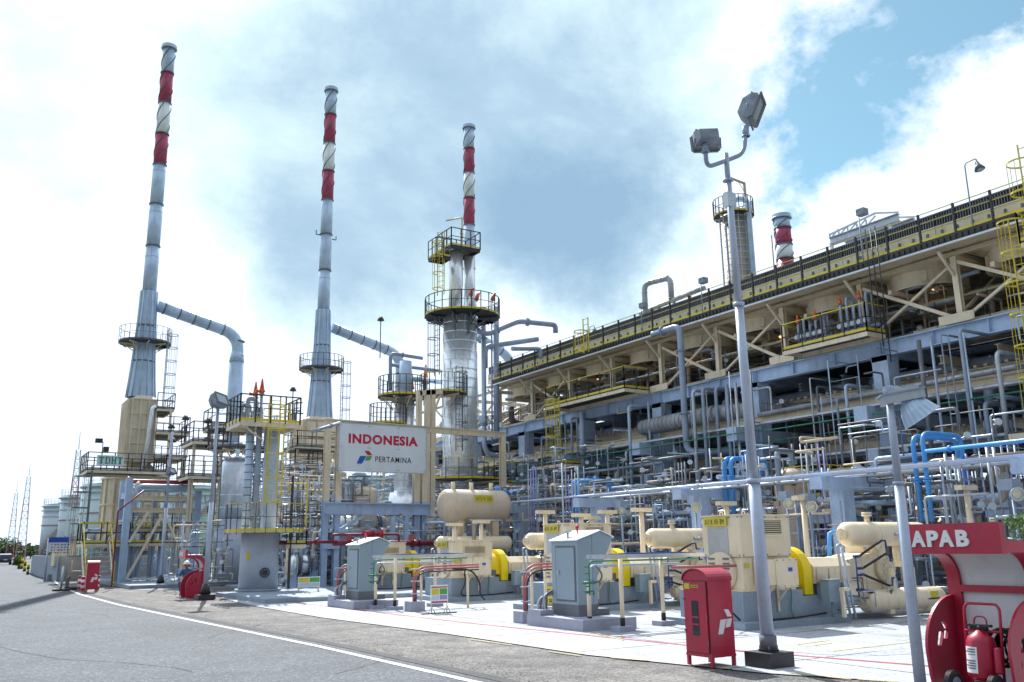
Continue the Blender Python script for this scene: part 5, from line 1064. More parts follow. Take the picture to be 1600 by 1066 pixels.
sy0 = aX(1572, 1000, 9.8).y
# wheeled extinguisher inside
X, Y = 9.86, sy0+.34
t = thing('wheeled_extinguisher', 'red wheeled fire extinguisher standing inside the right hand shelter', 'extinguisher', (X, Y, 0))
cy_ = Vector((X, Y, .22)); up_ = Vector((.10, 0, 1)).normalized()
part(t, 'cylinder', MB().lathe(cy_, up_, [(0, .10), (.02, .15), (.06, .17), (.46, .17), (.53, .15), (.58, .08), (.62, .05)], 28), 'red_paint')
part(t, 'valve', MB().cyl(cy_+up_*.62, cy_+up_*.67, .045, n=12).box(cy_+up_*.66-Vector((.04, .15, 0)), cy_+up_*.69+Vector((.03, .15, 0))).cyl(cy_+up_*.64+Vector((0, -.1, 0)), cy_+up_*.64+Vector((0, .12, 0)), .025, n=8), 'black')
n_ = 10; vs = []
for h in (.10, .42):
    for i in range(n_+1): a = math.pi*(.93+.42*i/n_); vs.append(cy_+up_*h+Vector((math.cos(a)*.1725, math.sin(a)*.1725*-1+.0, 0)))
part(t, 'label', MB().add(vs, [(i, i+1, n_+2+i, n_+1+i) for i in range(n_)]), 'white_paint')
vs = []; mb = MB()
for j, h in enumerate((.38, .35, .32, .24, .21, .18, .15)):
    o = []
    for hh in (h, h+(.018 if j != 2 else .012)):
        for i in range(5): a = math.pi*(.97+(.30 if j % 2 else .22)*i/4); o.append(cy_+up_*hh+Vector((math.cos(a)*.174, -math.sin(a)*.174, 0)))
    mb.add(o, [(i, i+1, 6+i, 5+i) for i in range(4)])
part(t, 'print', mb, 'dark_pipe')
part(t, 'gas_cartridge', MB().drum(cy_+Vector((-.02, -.23, .12)), cy_+Vector((0, -.23, .40)), .05, 14), 'red_paint')
for s, yy in ((1, Y+.30), (-1, Y-.24)):
    wh = part(t, 'wheel', MB().lathe((X-.16, yy-.045, .16), (0, 1, 0), [(0, .125), (.012, .155), (.03, .165), (.06, .165), (.078, .155), (.09, .125)], 28), 'rubber')
    part(wh, 'rim', MB().cyl((X-.16, yy-.05, .16), (X-.16, yy+.05, .16), .09, n=18), 'grey_pipe'); part(wh, 'hub', MB().cyl((X-.16, yy-.07, .16), (X-.16, yy+.06, .16), .03, n=10), 'dark_pipe')
    mb = MB()
    for g in (-.024, -.008, .008, .024): mb.lathe((X-.16, yy+g-.003, .16), (0, 1, 0), [(0, .166), (.0, .169), (.007, .169), (.007, .166)], 28)
    part(wh, 'tread', mb, 'black')
part(t, 'axle', MB().cyl((X-.16, Y-.25, .16), (X-.16, Y+.3, .16), .016, n=8).box((X-.17, Y-.1, .14), (X+.1, Y+.1, .2)), 'red_paint')
mb = MB(); mb.tube([(X+.04, Y+.22, .2), (X+.14, Y+.22, 1.10), (X+.145, Y+.18, 1.16), (X+.145, Y-.20, 1.16), (X+.14, Y-.24, 1.10), (X+.04, Y-.24, .2)], .018, 10, bend=.06); mb.tube([(X+.1, Y+.22, .82), (X+.1, Y-.24, .82)], .018, 8); mb.tube([(X+.1, Y+.1, .82), (X+.12, Y+.09, 1.0), (X+.12, Y-.06, 1.0), (X+.1, Y-.08, .82)], .011, 6, bend=.06); part(t, 'handle_frame', mb, 'red_paint')
mb = MB()
for k in range(7):
    c0 = Vector((X+.18, Y-.12, .62)); r_ = .20+.018*(k % 3); pts = [c0+Vector((.025*k, math.cos(a)*r_*.8-.03*k, math.sin(a)*r_)) for a in [2*math.pi*i/20 for i in range(21)]]; mb.tube(pts, .017, 7)
mb.tube([(X+.2, Y-.34, .75), (X+.15, Y-.42, .5), (X+.1, Y-.4, .25), (X+.05, Y-.28, .2)], .018, 7, bend=.1); part(t, 'hose', mb, 'rubber')
for o_ in COL.objects:
    if o_.name.startswith('wheeled_extinguisher'): o_.scale = (.86, .9, .86); o_.location.y += .01
s2 = dup(s1, (7.55, 35.0, 0), 'far red extinguisher shelter at the left lamp pole with a helmeted worker behind', scale=.92)
v = G(133, 926); c2 = hose_cabinet(5.25, 43.6, 'small red cabinet between red and white bollards at the left road bend')
# its emblem and orange bollards
for k, (px, py) in enumerate([(124, 923), (129, 925), (151, 923)]):
    v = G(px, py); p = thing('bollard', ['red and white striped bollard left of the small red cabinet, farther from it', 'red and white striped bollard touching the left side of the small red cabinet', 'red and white striped bollard right of the small red cabinet'][k], 'bollard', (v.x, v.y, 0), 'red and white bollards')
    part(p, 'post', MB().cyl((v.x, v.y, 0), (v.x, v.y, .66), .10, n=12), 'white_paint')
    for q in range(3): part(p, 'red_band', MB().cyl((v.x, v.y, .05+q*.24), (v.x, v.y, .17+q*.24), .104, n=12, cap=False), 'red_paint')
# ================================================================== HEATERS AND STACKS
def stack(parent, X, Y, z0, prof, bands, rtop, strake_z):
    """prof: list (z, r) of the shaft; bands: (z0,z1,mat)"""
    for (za, zb, m) in bands:
        mb = MB(); n_ = 24
        def rad(z):
            for (a, ra), (b_, rb) in zip(prof[:-1], prof[1:]):
                if a <= z <= b_: return ra+(rb-ra)*(z-a)/(b_-a)
            return prof[-1][1]
        mb.cyl((X, Y, za), (X, Y, zb), rad(za), rad(zb), n=n_); part(parent, 'band', mb, m)
        zz = za+1.1
        while zz < zb-.5: part(parent, 'weld_seam', MB().cyl((X, Y, zz), (X, Y, zz+.035), rad(zz)+.012, n=n_, cap=False), m); zz += 1.5
        part(parent, 'weld_seam', MB().beam((X-rad(za)*.3, Y-rad(za)*.96, za), (X-rad(zb)*.3, Y-rad(zb)*.96, zb), .03, .03), m)
        part(parent, 'joint_ring', MB().cyl((X, Y, zb-.05), (X, Y, zb+.03), rad(zb)+.05, n=n_), 'dark_pipe')
    if strake_z:
        for ph in range(3):
            pts = []; n_ = 60; za, zb = strake_z
            for i in range(n_+1): a = ph*2.094+2*math.pi*2.1*i/n_; pts.append((X+(rtop+.025)*math.cos(a), Y+(rtop+.025)*math.sin(a), za+(zb-za)*i/n_))
            part(parent, 'helical_strake', MB().tube(pts, .032, 5), 'dark_pipe')
        part(parent, 'cap_ring', MB().cyl((X, Y, zb+.02), (X, Y, zb+.26), rtop+.10, n=24, cap=False).cyl((X, Y, zb-.02), (X, Y, zb+.05), rtop+.14, n=24), 'silver_dull')
def fluted(parent, X, Y, z0, z1, r0, r1, m='silver_dull'):
    n_ = 12; mb = MB(); segs = [z0+(z1-z0)*i/6 for i in range(7)]; vs = []
    for z in segs:
        f = (z-z0)/(z1-z0); r = r0+(r1-r0)*(1-(1-f)**1.8); 
        for i in range(n_): a = 2*math.pi*(i+.5)/n_; vs.append((X+r*math.cos(a), Y+r*math.sin(a), z))
    mb.add(vs, [(j*n_+i, j*n_+(i+1) % n_, (j+1)*n_+(i+1) % n_, (j+1)*n_+i) for j in range(6) for i in range(n_)], False); part(parent, 'base_cone', mb, m)
    mb = MB()
    for i in range(n_):
        a = 2*math.pi*(i+.5)/n_; pts = []
        for z in segs: f = (z-z0)/(z1-z0); r = r0+(r1-r0)*(1-(1-f)**1.8)+.02; pts.append((X+r*math.cos(a), Y+r*math.sin(a), z))
        mb.tube(pts, .05, 4)
    part(parent, 'rib', mb, m)
    for z in (segs[2], segs[4]): f = (z-z0)/(z1-z0); r = r0+(r1-r0)*(1-(1-f)**1.8); part(parent, 'joint_ring', MB().cyl((X, Y, z-.04), (X, Y, z+.04), r+.05, n=12), 'dark_pipe')
def round_platform(X, Y, z, ri, ro, label, a0=0, a1=360, h=1.05, deck='grating', post='black', top='black', toe='yellow', name='round_platform', group=None, t=.028, brackets=True, under='cream_steel'):
    p = thing(name, label, 'platform', (X, Y, z), group); a0, a1 = R(a0), R(a1); n_ = max(6, int(abs(a1-a0)/R(15))); vs = []
    for zz in (z-.06, z):
        for i in range(n_+1):
            a = a0+(a1-a0)*i/n_
            for r in (ri, ro): vs.append((X+r*math.cos(a), Y+r*math.sin(a), zz))
    k = 2*(n_+1); fs = []
    for i in range(n_): j = 2*i; fs += [(j, j+1, j+3, j+2), (k+j, k+j+1, k+j+3, k+j+2), (j+1, j+3, k+j+3, k+j+1), (j, j+2, k+j+2, k+j)]
    part(p, 'deck', MB().add(vs, fs), deck)
    ring = [(X+ro*math.cos(a0+(a1-a0)*i/n_), Y+ro*math.sin(a0+(a1-a0)*i/n_)) for i in range(n_+1)]
    mb = MB(); mt = MB(); mm = MB(); mp = MB(); 
    for (u, v) in zip(ring[:-1], ring[1:]):
        mb.beam((*u, z+.03), (*v, z+.03), .015, .11); mt.beam((*u, z+h), (*v, z+h), t*1.1, t*1.1); mm.beam((*u, z+h/2), (*v, z+h/2), t*.8, t*.8)
    for u in ring: mp.beam((*u, z-.1), (*u, z+h), t*1.2, t*1.2)
    part(p, 'toe_board', mb, toe); part(p, 'top_rail', mt, top); part(p, 'mid_rail', mm, post); part(p, 'post', mp, post)
    if brackets:
        mb = MB()
        for i in range(0, n_+1, 3): a = a0+(a1-a0)*i/n_; mb.beam((X+ro*.96*math.cos(a), Y+ro*.96*math.sin(a), z-.12), (X+ri*math.cos(a), Y+ri*math.sin(a), z-.12), .07, .10); mb.beam((X+ro*.8*math.cos(a), Y+ro*.8*math.sin(a), z-.15), (X+max(ri, .5)*math.cos(a), Y+max(ri, .5)*math.sin(a), z-.15-(ro-ri)*.45), .045, .045)
        part(p, 'bracket', mb, under)
    return p
SY = 66.0
SX = [10.31, 23.45, 36.85]
zs = {}
def zb_(i, *pys): return [zat(SX[i], SY, p) for p in pys]
# stack 1
z = zb_(0, 622, 456, 385, 320, 258, 210, 162, 115, 77)
t = thing('heater_stack', 'tallest looking red and white banded chimney at the left, on the TDHT heater', 'chimney', (SX[0], SY, 0), 'banded chimneys in a row')
fluted(t, SX[0], SY, z[0], z[1], .95, .55)
stack(t, SX[0], SY, z[1], [(z[1], .48), (z[-1], .44)], [(z[1], z[2], 'silver_dull'), (z[2], z[3], 'silver_dull'), (z[3], z[4], 'silver_dull'), (z[4], z[5], 'red_stack'), (z[5], z[6], 'white_stack'), (z[6], z[7], 'red_stack'), (z[7], z[8], 'silver_dull')], .45, (z[4]+.3, z[8]))
zh1 = z
z2 = zb_(1, 655, 485, 423, 367, 313, 268, 225, 180, 143)
t = thing('heater_stack', 'middle red and white banded chimney rising behind the gantry sign', 'chimney', (SX[1], SY, 0), 'banded chimneys in a row')
fluted(t, SX[1], SY, z2[0], z2[1], .95, .55)
stack(t, SX[1], SY, z2[1], [(z2[1], .48), (z2[-1], .46)], [(z2[1], z2[2], 'silver_dull'), (z2[2], z2[3], 'silver_dull'), (z2[3], z2[4], 'silver_dull'), (z2[4], z2[5], 'red_stack'), (z2[5], z2[6], 'white_stack'), (z2[6], z2[7], 'red_stack'), (z2[7], z2[8], 'silver_dull')], .47, (z2[4]+.3, z2[8]))
part(t, 'warning_light', MB().tube([(SX[1]-.5, SY, z2[3]-.1), (SX[1]-.85, SY, z2[3]-.1), (SX[1]-.85, SY, z2[3]+.25)], .05, 6).tube([(SX[1]+.5, SY, z2[3]-.3), (SX[1]+.85, SY, z2[3]-.3), (SX[1]+.85, SY, z2[3])], .05, 6), 'dark_pipe')
z3 = zb_(2, 560, 420, 352, 310, 271, 233, 201)
t = thing('heater_stack', 'right hand banded chimney rising behind the silver column top', 'chimney', (SX[2], SY, 0), 'banded chimneys in a row')
stack(t, SX[2], SY, z3[0], [(z3[0], .60), (z3[1], .5), (z3[-1], .48)], [(z3[0], z3[1], 'silver_dull'), (z3[1], z3[2], 'silver_dull'), (z3[2], z3[3], 'red_stack'), (z3[3], z3[4], 'white_stack'), (z3[4], z3[5], 'red_stack'), (z3[5], z3[6], 'silver_dull')], .49, (z3[2]+.3, z3[6]))
part(t, 'base_cone', MB().cyl((SX[2], SY, 10), (SX[2], SY, z3[0]), 1.0, .6, n=12, sm=False), 'silver_dull')
# fourth, short looking stack over the coolers
v = aX(1224, 372, 48.0); X4, Y4 = v.x, v.y
t = thing('heater_stack', 'short looking banded chimney top peeping over the cooler deck', 'chimney', (X4, Y4, 0), 'banded chimneys in a row')
q = [zat(X4, Y4, p) for p in (470, 405, 383, 357, 342)]
stack(t, X4, Y4, q[0], [(q[0], .58), (q[-1], .56)], [(0.0, q[1], 'red_stack'), (q[1], q[2], 'white_stack'), (q[2], q[3], 'red_stack'), (q[3], q[4], 'silver_dull')], .57, (q[0], q[4]))
run([(X4-1.0, Y4+.2, 12), (X4-1.0, Y4+.2, q[2]+.6)], .05, 'dark_pipe', 'thin black mast beside the short looking chimney top', name='mast', n=6)

# heater bodies
def furnace(i, label, za, z0, z1, hx, hy, low, ribs=True, dx=0):
    X = SX[i]+dx; t = thing('fired_heater', label, 'fired heater', (X, SY, 0), 'cream fired heaters under the chimneys')
    mb = MB(); mb.box((X-hx, SY-hy, z0), (X+hx, SY+hy, z1-.25)); mb.prism([(X-hx, SY-hy, z1-.25), (X+hx, SY-hy, z1-.25), (X+hx-.35, SY-hy+.3, z1), (X-hx+.35, SY-hy+.3, z1)], (0, 2*hy-.6, 0)); part(t, 'convection_box', mb, 'cream_steel')
    for k in range(7): yy = SY-hy+.15+k*(2*hy-.3)/6; part(t, 'stiffener', MB().box((X-hx-.26, yy-.06, z0), (X-hx, yy+.06, z1-.3)), 'cream_steel')
    for k in range(4): xx = X-hx+.05+k*(2*hx-.1)/3; part(t, 'stiffener', MB().box((xx-.05, SY-hy-.1, z0), (xx+.05, SY-hy, z1-.3)), 'cream_steel')
    for k in range(5): zz = z0+.3+k*(z1-z0-.6)/4; part(t, 'stiffener', MB().box((X-hx-.1, SY-hy-.06, zz-.04), (X+hx, SY-hy, zz+.04)), 'cream_steel')
    # radiant section: octagonal
    n_ = 16; mb = MB(); mb.lathe((X, SY, za), (0, 0, 1), [(0, low), (z0-za-1.0, low), (z0-za+.1, hx*1.05)], n_, sm=False); part(t, 'radiant_section', mb, 'cream_steel')
    for k in range(n_): a = 2*math.pi*k/n_; part(t, 'stiffener', MB().beam((X+(low+.04)*math.cos(a), SY+(low+.04)*math.sin(a), za), (X+(low+.04)*math.cos(a), SY+(low+.04)*math.sin(a), z0-1.0), .10, .10), 'cream_steel')
    for zz in (za+1.2, (za+z0)/2, z0-1.1): part(t, 'ring_beam', MB().cyl((X, SY, zz), (X, SY, zz+.12), low+.14, n=n_, sm=False), 'cream_steel')
    for k in range(8): a = 2*math.pi*k/8+.2; part(t, 'leg', MB().beam((X+low*.85*math.cos(a), SY+low*.85*math.sin(a), 0), (X+low*.85*math.cos(a), SY+low*.85*math.sin(a), za), .3, .3), 'fireproof')
    mb = MB(); [mb.cyl((X+low*.5*math.cos(k), SY+low*.5*math.sin(k), za-.8), (X+low*.5*math.cos(k), SY+low*.5*math.sin(k), za), .3, n=10) for k in range(6)]; part(t, 'burner', mb, 'grey_pipe')
    return t
f1 = furnace(0, 'cream fired heater with ribbed upper box behind the green TDHT sign', 1.9, 7.6, zh1[0], .82, 1.5, 2.0, dx=.08)
part(f1, 'flue_pipe', MB().tube([(SX[0]+.1, SY-1.75, 4.0), (SX[0]+.55, SY-1.75, 11.4), (SX[0]+.9, SY-1.4, 11.5)], .16, 10, bend=.3), 'silver')
f2 = furnace(1, 'cream fired heater with panelled upper box left of the gantry sign', 1.9, 8.4, z2[0], 1.2, 1.6, 2.4, dx=-.35)
f3 = furnace(2, 'cream fired heater mostly hidden behind the silver column', 1.9, 8.4, 11.5, 1.4, 1.6, 2.4)
mb = MB(); [mb.box((SX[1]-1.55+.8*k, SY-1.75, 8.7+q_*1.3), (SX[1]-.85+.8*k, SY-1.70, 9.8+q_*1.3)) for k in range(3) for q_ in range(2)]; part(f2, 'access_door', mb, 'cream')
# inclined ducts
def duct(pts, r, label, ring=1.1, r2=None, m='silver_dull'):
    t = thing('flue_duct', label, 'duct', pts[0], 'ducts sloping from the chimneys'); part(t, 'duct', MB().tube(pts, r, 20, bend=1.3, seg=6), m)
    P_ = [Vector(p) for p in pts]; mb = MB()
    for a, b_ in zip(P_[:-1], P_[1:]):
        L_ = (b_-a).length; k = .5
        while k < L_-.4: c = a+(b_-a)*(k/L_); d = (b_-a).normalized()*.04; mb.cyl(c-d, c+d, r*1.1, n=20); k += ring
    part(t, 'ring', mb, 'dark_pipe'); return t
A = [aY(246, 478, SY), aY(366, 521, SY), aY(368, 640, SY)]
d1 = duct([A[0], A[1]+Vector((.35, 0, -.1)), Vector((A[1].x+.30, SY, A[2].z))], .42, 'sloping grey flue duct from the left chimney bending down over the vessels')
part(d1, 'reducer', MB().cyl((A[1].x+.30, SY, A[1].z-2.2), (A[1].x+.30, SY, A[1].z-1.4), .55, .43, n=20).cyl((A[1].x+.30, SY, A[2].z-3), (A[1].x+.30, SY, A[1].z-2.2), .53, n=20), 'silver_dull')
A = [aY(519, 512, SY), aY(622, 553, SY), aY(625, 625, SY)]
d2 = duct([A[0], A[1]+Vector((.25, 0, -.1)), Vector((A[1].x+.2, SY, A[2].z))], .40, 'sloping grey flue duct from the middle chimney to the small silver tower')
A = [aY(745, 525, SY), aY(800, 560, SY), aY(800, 640, SY)]
duct([A[0], A[1], A[2]], .40, 'sloping flue duct from the right chimney down behind the rack end')

# platforms on the stacks
round_platform(SX[0], SY, zat(SX[0], SY, 537), .7, 1.75, 'ring platform round the left chimney below its sloping duct', top='dark_pipe', toe='dark_pipe', t=.022)
round_platform(SX[1], SY, zat(SX[1], SY, 578), .75, 1.7, 'ring platform round the middle chimney', 0, 360, toe='dark_pipe')
ladder(SX[0]+1.35, SY-1.0, zat(SX[0], SY, 640), zat(SX[0], SY, 515), 'thin caged ladder beside the left chimney base', 'grey_pipe', (1, 0), z_cage=.6)
ladder(SX[1]+1.45, SY-.8, zat(SX[1], SY, 690), zat(SX[1], SY, 560), 'thin caged ladder beside the middle chimney base', 'grey_pipe', (1, 0), z_cage=.6)
for k, (xa, xb, py, lab) in enumerate([(241, 268, 640, 'small platform at the top right of the left heater'), (240, 291, 676, 'second platform down on the right of the left heater'), (237, 287, 714, 'third platform down on the right of the left heater'), (236, 262, 742, 'fourth platform down on the right of the left heater')]):
    a, b_ = aY(xa, py, SY-1), aY(xb, py, SY-1); platform('platform', a.x, b_.x, SY-2.0, SY+1.5, a.z, lab, 'sen', top='black', edge='dark_pipe', group='platforms stepping up beside the left heater', step=.9, t=.025)
    part(thing('stair_tower_post', 'steel post carrying the platforms beside the left heater, number from the top %s' % ORD[k], 'post', (b_.x-.2, SY-1.9, 0), 'posts under the heater platforms'), 'post', MB().beam((b_.x-.2, SY-1.9, 0), (b_.x-.2, SY-1.9, a.z), .14, .14), 'cream_steel')
for k, (xa, xb, py, lab) in enumerate([(292, 345, 692, 'platform left of the tall silver vessel, upper one'), (285, 350, 745, 'wide platform left of the tall silver vessel, lower one'), (327, 392, 667, 'platform below the orange relief valves behind the vessel')]):
    a, b_ = aY(xa, py, 52), aY(xb, py, 52); platform('platform', a.x, b_.x, 50.5, 53.5, a.z, lab, 'swen', top='black', edge='dark_pipe', step=.9, t=.025)
    mb = MB(); [mb.beam((xx, 51, 0), (xx, 51, a.z), .14, .14) for xx in (a.x+.2, b_.x-.2)]; solo('support_post', mb, 'cream_steel', 'pair of posts under the platform beside the silver vessel, %s pair' % ORD[k], 'post', 'posts under the vessel platforms')
for k, (xa, xb, py) in enumerate([(450, 492, 728), (453, 520, 700), (455, 500, 765)]):
    a, b_ = aY(xa, py, 60), aY(xb, py, 60); platform('platform', a.x, b_.x, 58.5, 61.5, a.z, 'railed platform beside the middle heater, %s one' % ['middle', 'upper', 'lower'][k], 'swen', top='black', edge='yellow' if k == 2 else 'dark_pipe', step=.9, t=.025)
    solo('support_post', MB().beam((b_.x-.2, 59, 0), (b_.x-.2, 59, a.z), .14, .14).beam((a.x+.2, 59, 0), (a.x+.2, 59, a.z), .14, .14), 'cream_steel', 'pair of posts under the platforms beside the middle heater, %s pair' % ORD[k], 'post', 'posts beside the middle heater')

# TDHT sign platform
a, b_ = aY(131, 737, 62), aY(252, 737, 62)
tp_ = platform('sign_platform', a.x, b_.x, 60.5, 63.9, a.z+.05, 'long railed platform carrying the green lettered TDHT sign', 'swen', top='dark_pipe', edge='dark_pipe', t=.03, step=.8)
a1, b1_ = aY(152, 711, 60.4), aY(193, 728, 60.4); t = thing('tdht_sign', 'white sign with green serif letters TDHT on the left heater platform', 'sign', (a1.x, 60.4, b1_.z))
part(t, 'board', MB().box((a1.x, 60.38, b1_.z), (b1_.x, 60.43, a1.z)), 'sign_white'); w = b1_.x-a1.x; H = a1.z-b1_.z; lh = H*.72; lw = w*.19; z0 = b1_.z+H*.14
def serif(ch, x):
    s = lw*.26; g = lw*.12; mb = MB(); B = lambda u0, v0, u1, v1: mb.box((x+u0*lw, 60.365, z0+v0*lh), (x+u1*lw, 60.378, z0+v1*lh))
    if ch == 'T': B(.32, .0, .68, .84); B(0, .84, 1, 1); B(0, .68, .12, .84); B(.88, .68, 1, .84); B(.2, -.0, .8, .1) if False else B(.22, 0, .36, .1); B(.64, 0, .78, .1)
    if ch == 'D': B(.1, 0, .36, 1); B(0, 0, .1, .12); B(0, .88, .1, 1); B(.36, .86, .75, 1); B(.36, 0, .75, .14); B(.75, .1, 1, .9)
    if ch == 'H': B(.08, 0, .34, 1); B(.66, 0, .92, 1); B(.34, .43, .66, .57); B(0, .9, .08, 1); B(0, 0, .08, .1); B(.92, .9, 1, 1); B(.92, 0, 1, .1); B(.34, .9, .4, 1); B(.6, .9, .66, 1); B(.34, 0, .4, .1); B(.6, 0, .66, .1)
    part(t, 'letter', mb, 'green_letter')
for k, ch in enumerate('TDHT'): serif(ch, a1.x+w*(.07+.23*k))
for k, (px, pt, pb) in enumerate([(157, 690, 735), (133, 728, 850)]): 
    u = aY(px, pt, 60.6); w_ = aY(px, pb, 60.6); solo('mast', MB().tube([(w_.x, 60.6, max(0, w_.z)), (w_.x, 60.6, u.z)], .07 if k else .03, 6), 'dark_pipe' if k else 'grey_pipe', ['thin lamp mast standing on the TDHT platform', 'black ladder mast left of the TDHT platform'][k], 'mast')
u = aY(157, 692, 60.6); solo('floodlight_pair', MB().box((u.x-.3, 60.4, u.z), (u.x+.1, 60.8, u.z+.25)).box((u.x+.2, 60.4, u.z-.55), (u.x+.5, 60.8, u.z-.25)), 'black', 'pair of dark lamp heads above the green TDHT sign', 'lamp')
ladder(aY(138, 800, 60.2).x, 60.2, .3, aY(138, 735, 60.2).z, 'long ladder with wide hoops left of the left heater', 'dark_pipe', (-1, 0), z_cage=1.2, r=.5)
for k, (px, pt, pb, Y_) in enumerate([(268, 668, 700, 62), (290, 655, 690, 60), (270, 690, 716, 62), (326, 660, 700, 52), (322, 690, 700, 52), (458, 610, 665, 60), (595, 500, 560, 55)]):
    u = aY(px, pt, Y_); w_ = aY(px, pb, Y_); solo('post_lamp', MB().tube([(u.x, Y_, w_.z), (u.x, Y_, u.z)], .035, 6).lathe((u.x, Y_, u.z-.05), (0, 0, 1), [(0, .26), (.12, .2), (.3, .1)], 8), 'black', 'small dark lamp on a thin post above the heater platforms', 'lamp', 'small lamps on the heater platforms')

# low rack with leaning look in front of the left heater
lr = thing('low_pipe_rack', 'blue grey and cream pipe rack in front of the left heater with crossing braces', 'pipe rack', (10, 52, 0))
for k, X in enumerate([7.95, 11.6]):
    for Y in (52.2, 54.2): part(lr, 'column', MB().box((X-.17, Y-.17, 0), (X+.17, Y+.17, 5.6 if k == 0 else 5.0)), 'blue_steel')
    part(lr, 'cross_beam', MB().beam((X, 52.2, 4.7), (X, 54.2, 4.7), .25, .3), 'blue_steel'); part(lr, 'cross_beam', MB().beam((X, 52.2, 3.3), (X, 54.2, 3.3), .25, .25), 'blue_steel')
for Y in (52.2, 54.2):
    for z_ in (4.55, 3.9): part(lr, 'girder', MB().ibeam((8.0, Y, z_), (11.7, Y, z_), .2, .24), 'cream_steel')
    for (x0, z0, x1, z1) in [(8.15, .3, 9.8, 3.8), (9.8, 3.8, 11.5, .4), (8.15, 2.2, 9.0, 3.8)]: part(lr, 'brace', MB().beam((x0, Y-.2, z0), (x1, Y-.2, z1), .13, .13), 'cream_steel')
rr = random.Random(21)
for k in range(10):
    z_ = rr.choice([5.0, 5.1, 3.6, 5.4]); Y = 52.4+k*.19; r = rr.choice([.05, .06, .09, .12]); m = ['silver_dull', 'cream_dull', 'grey_pipe', 'white_stack', 'maroon'][k % 5]
    run([(8.2+rr.uniform(-.3, .5), Y, z_-1.5 if k % 3 == 0 else z_+.3), (8.2+rr.uniform(-.3, .5), Y, z_+r), (11.2+rr.uniform(0, .4), Y, z_+r)], r, m, '%s pipe along the low rack before the left heater, %s from the road' % (MN.get(m, 'white'), ORD[k]), 'pipes on the low rack by the left heater', rings=1.6)
for k in range(40):
    X = rr.uniform(8.3, 11.5); Y = rr.uniform(52.5, 56); r = rr.choice([.03, .04, .05, .07]); solo('riser_pipe', MB().cyl((X, Y, .3), (X, Y, rr.choice([4.8, 3.4, 4.9, 2.4])), r, n=8), rr.choice(['grey_pipe', 'silver_dull', 'galv', 'pale_line']), 'vertical pipe standing under the low rack by the left heater', 'pipe', 'vertical pipes under the low rack')
platform('walkway', 8.4, 11.5, 53, 54, 3.0, 'cream edged walkway crossing behind the low rack braces', 's', top='yellow', edge='yellow', step=1.2, t=.025)

# stair and fence at the heater's road side
st = thing('steel_stair', 'steel stair with yellow rails left of the small rack, behind the red cabinet', 'stair', (6.3, 50, 0))
for k in range(8): part(st, 'tread', MB().box((5.9, 50+.28*k, .25+.24*k), (7.2, 50.26+.28*k, .29+.24*k)), 'galv')
for X in (5.88, 7.22): part(st, 'stringer', MB().beam((X, 49.9, .1), (X, 52.3, 2.2), .05, .2), 'cream_steel'); part(st, 'handrail', MB().beam((X, 49.9, 1.1), (X, 52.3, 3.2), .05, .05).beam((X, 49.9, 0), (X, 49.9, 1.1), .05, .05).beam((X, 52.3, 2.1), (X, 52.3, 3.2), .05, .05), 'yellow')
platform('landing', 5.9, 10.5, 52.3, 54.5, 2.2, 'yellow railed landing at the top of the steel stair by the road', 'swn', top='yellow', post='black', step=1.1, t=.03)

# ================================================================== VESSELS
# V1: big silver vertical vessel
X, Y = 12.19, 46.5
t = thing('silver_vessel', 'tall blue silver vessel with domed top and blue skirt left of the slim towers', 'vessel', (X, Y, 0)); zt = zat(X, Y, 708)
part(t, 'shell', MB().lathe((X, Y, 3.2), (0, 0, 1), [(0, .80), (zt-3.2-.75, .80)]+[(zt-3.2-.75+.7*math.sin(math.pi/2*i/8), max(.01, .8*math.cos(math.pi/2*i/8))) for i in range(1, 9)], 32), 'silver_blue')
part(t, 'skirt', MB().cyl((X, Y, 0), (X, Y, 3.2), .86, .81, n=32), 'skirt_grey')
for z_ in [3.2+.62*k for k in range(int((zt-4)/.62))]: part(t, 'cladding_band', MB().cyl((X, Y, z_), (X, Y, z_+.035), .812, n=32, cap=False), 'silver_blue')
part(t, 'nozzle', MB().cyl((X, Y, zt-.2), (X, Y, zt+.5), .12, n=10).flange((X, Y, zt+.5), (0, 0, 1), .22), 'silver_blue')
round_platform(X, Y, zat(X, Y, 703)+.05, .5, 1.5, 'ring platform over the dome of the tall blue silver vessel', 0, 360, toe='dark_pipe')
ladder(X-1.0, Y-.4, .3, zt, 'dark ladder on the left of the tall blue silver vessel', 'dark_pipe', (-1, -.3), cage=False)

# V2: slim towers on shared skirt
X, Y = 10.40, 35.6
t = thing('slim_tower', 'grey blue skirted tower carrying slim columns, front left of the gantry sign', 'tower', (X, Y, 0))
part(t, 'skirt', MB().cyl((X, Y, .14), (X, Y, 2.35), .76, .72, n=36), 'skirt_grey'); part(t, 'base_ring', MB().cyl((X, Y, .14), (X, Y, .24), .88, n=36), 'plinth_grey')
g = MB(); g.cyl((X+.02, Y-.735, .85), (X+.02, Y-.79, .85), .19, n=18)
part(t, 'vent_grille', g, 'black'); mb = MB(); [mb.cyl((X+.02+.13*math.cos(a), Y-.785, .85+.13*math.sin(a)), (X+.02+.13*math.cos(a), Y-.80, .85+.13*math.sin(a)), .018, n=6) for a in [k*math.pi/5 for k in range(10)]]; part(t, 'stud', mb, 'grey_pipe')
z5 = zat(X, Y, 655)
a = aY(390, 700, Y); part(t, 'column', MB().cyl((a.x, Y, 2.35), (a.x, Y, z5-.1), .155, n=18), 'silver_dull')
a = aY(404, 700, Y-.2); part(t, 'column', MB().cyl((a.x, Y-.2, 2.35), (a.x, Y-.2, z5-.1), .115, n=16), 'grey_pipe')
a = aY(425, 700, Y+.1); part(t, 'column', MB().cyl((a.x, Y+.1, 2.35), (a.x, Y+.1, z5-.1), .30, n=22), 'fireproof')
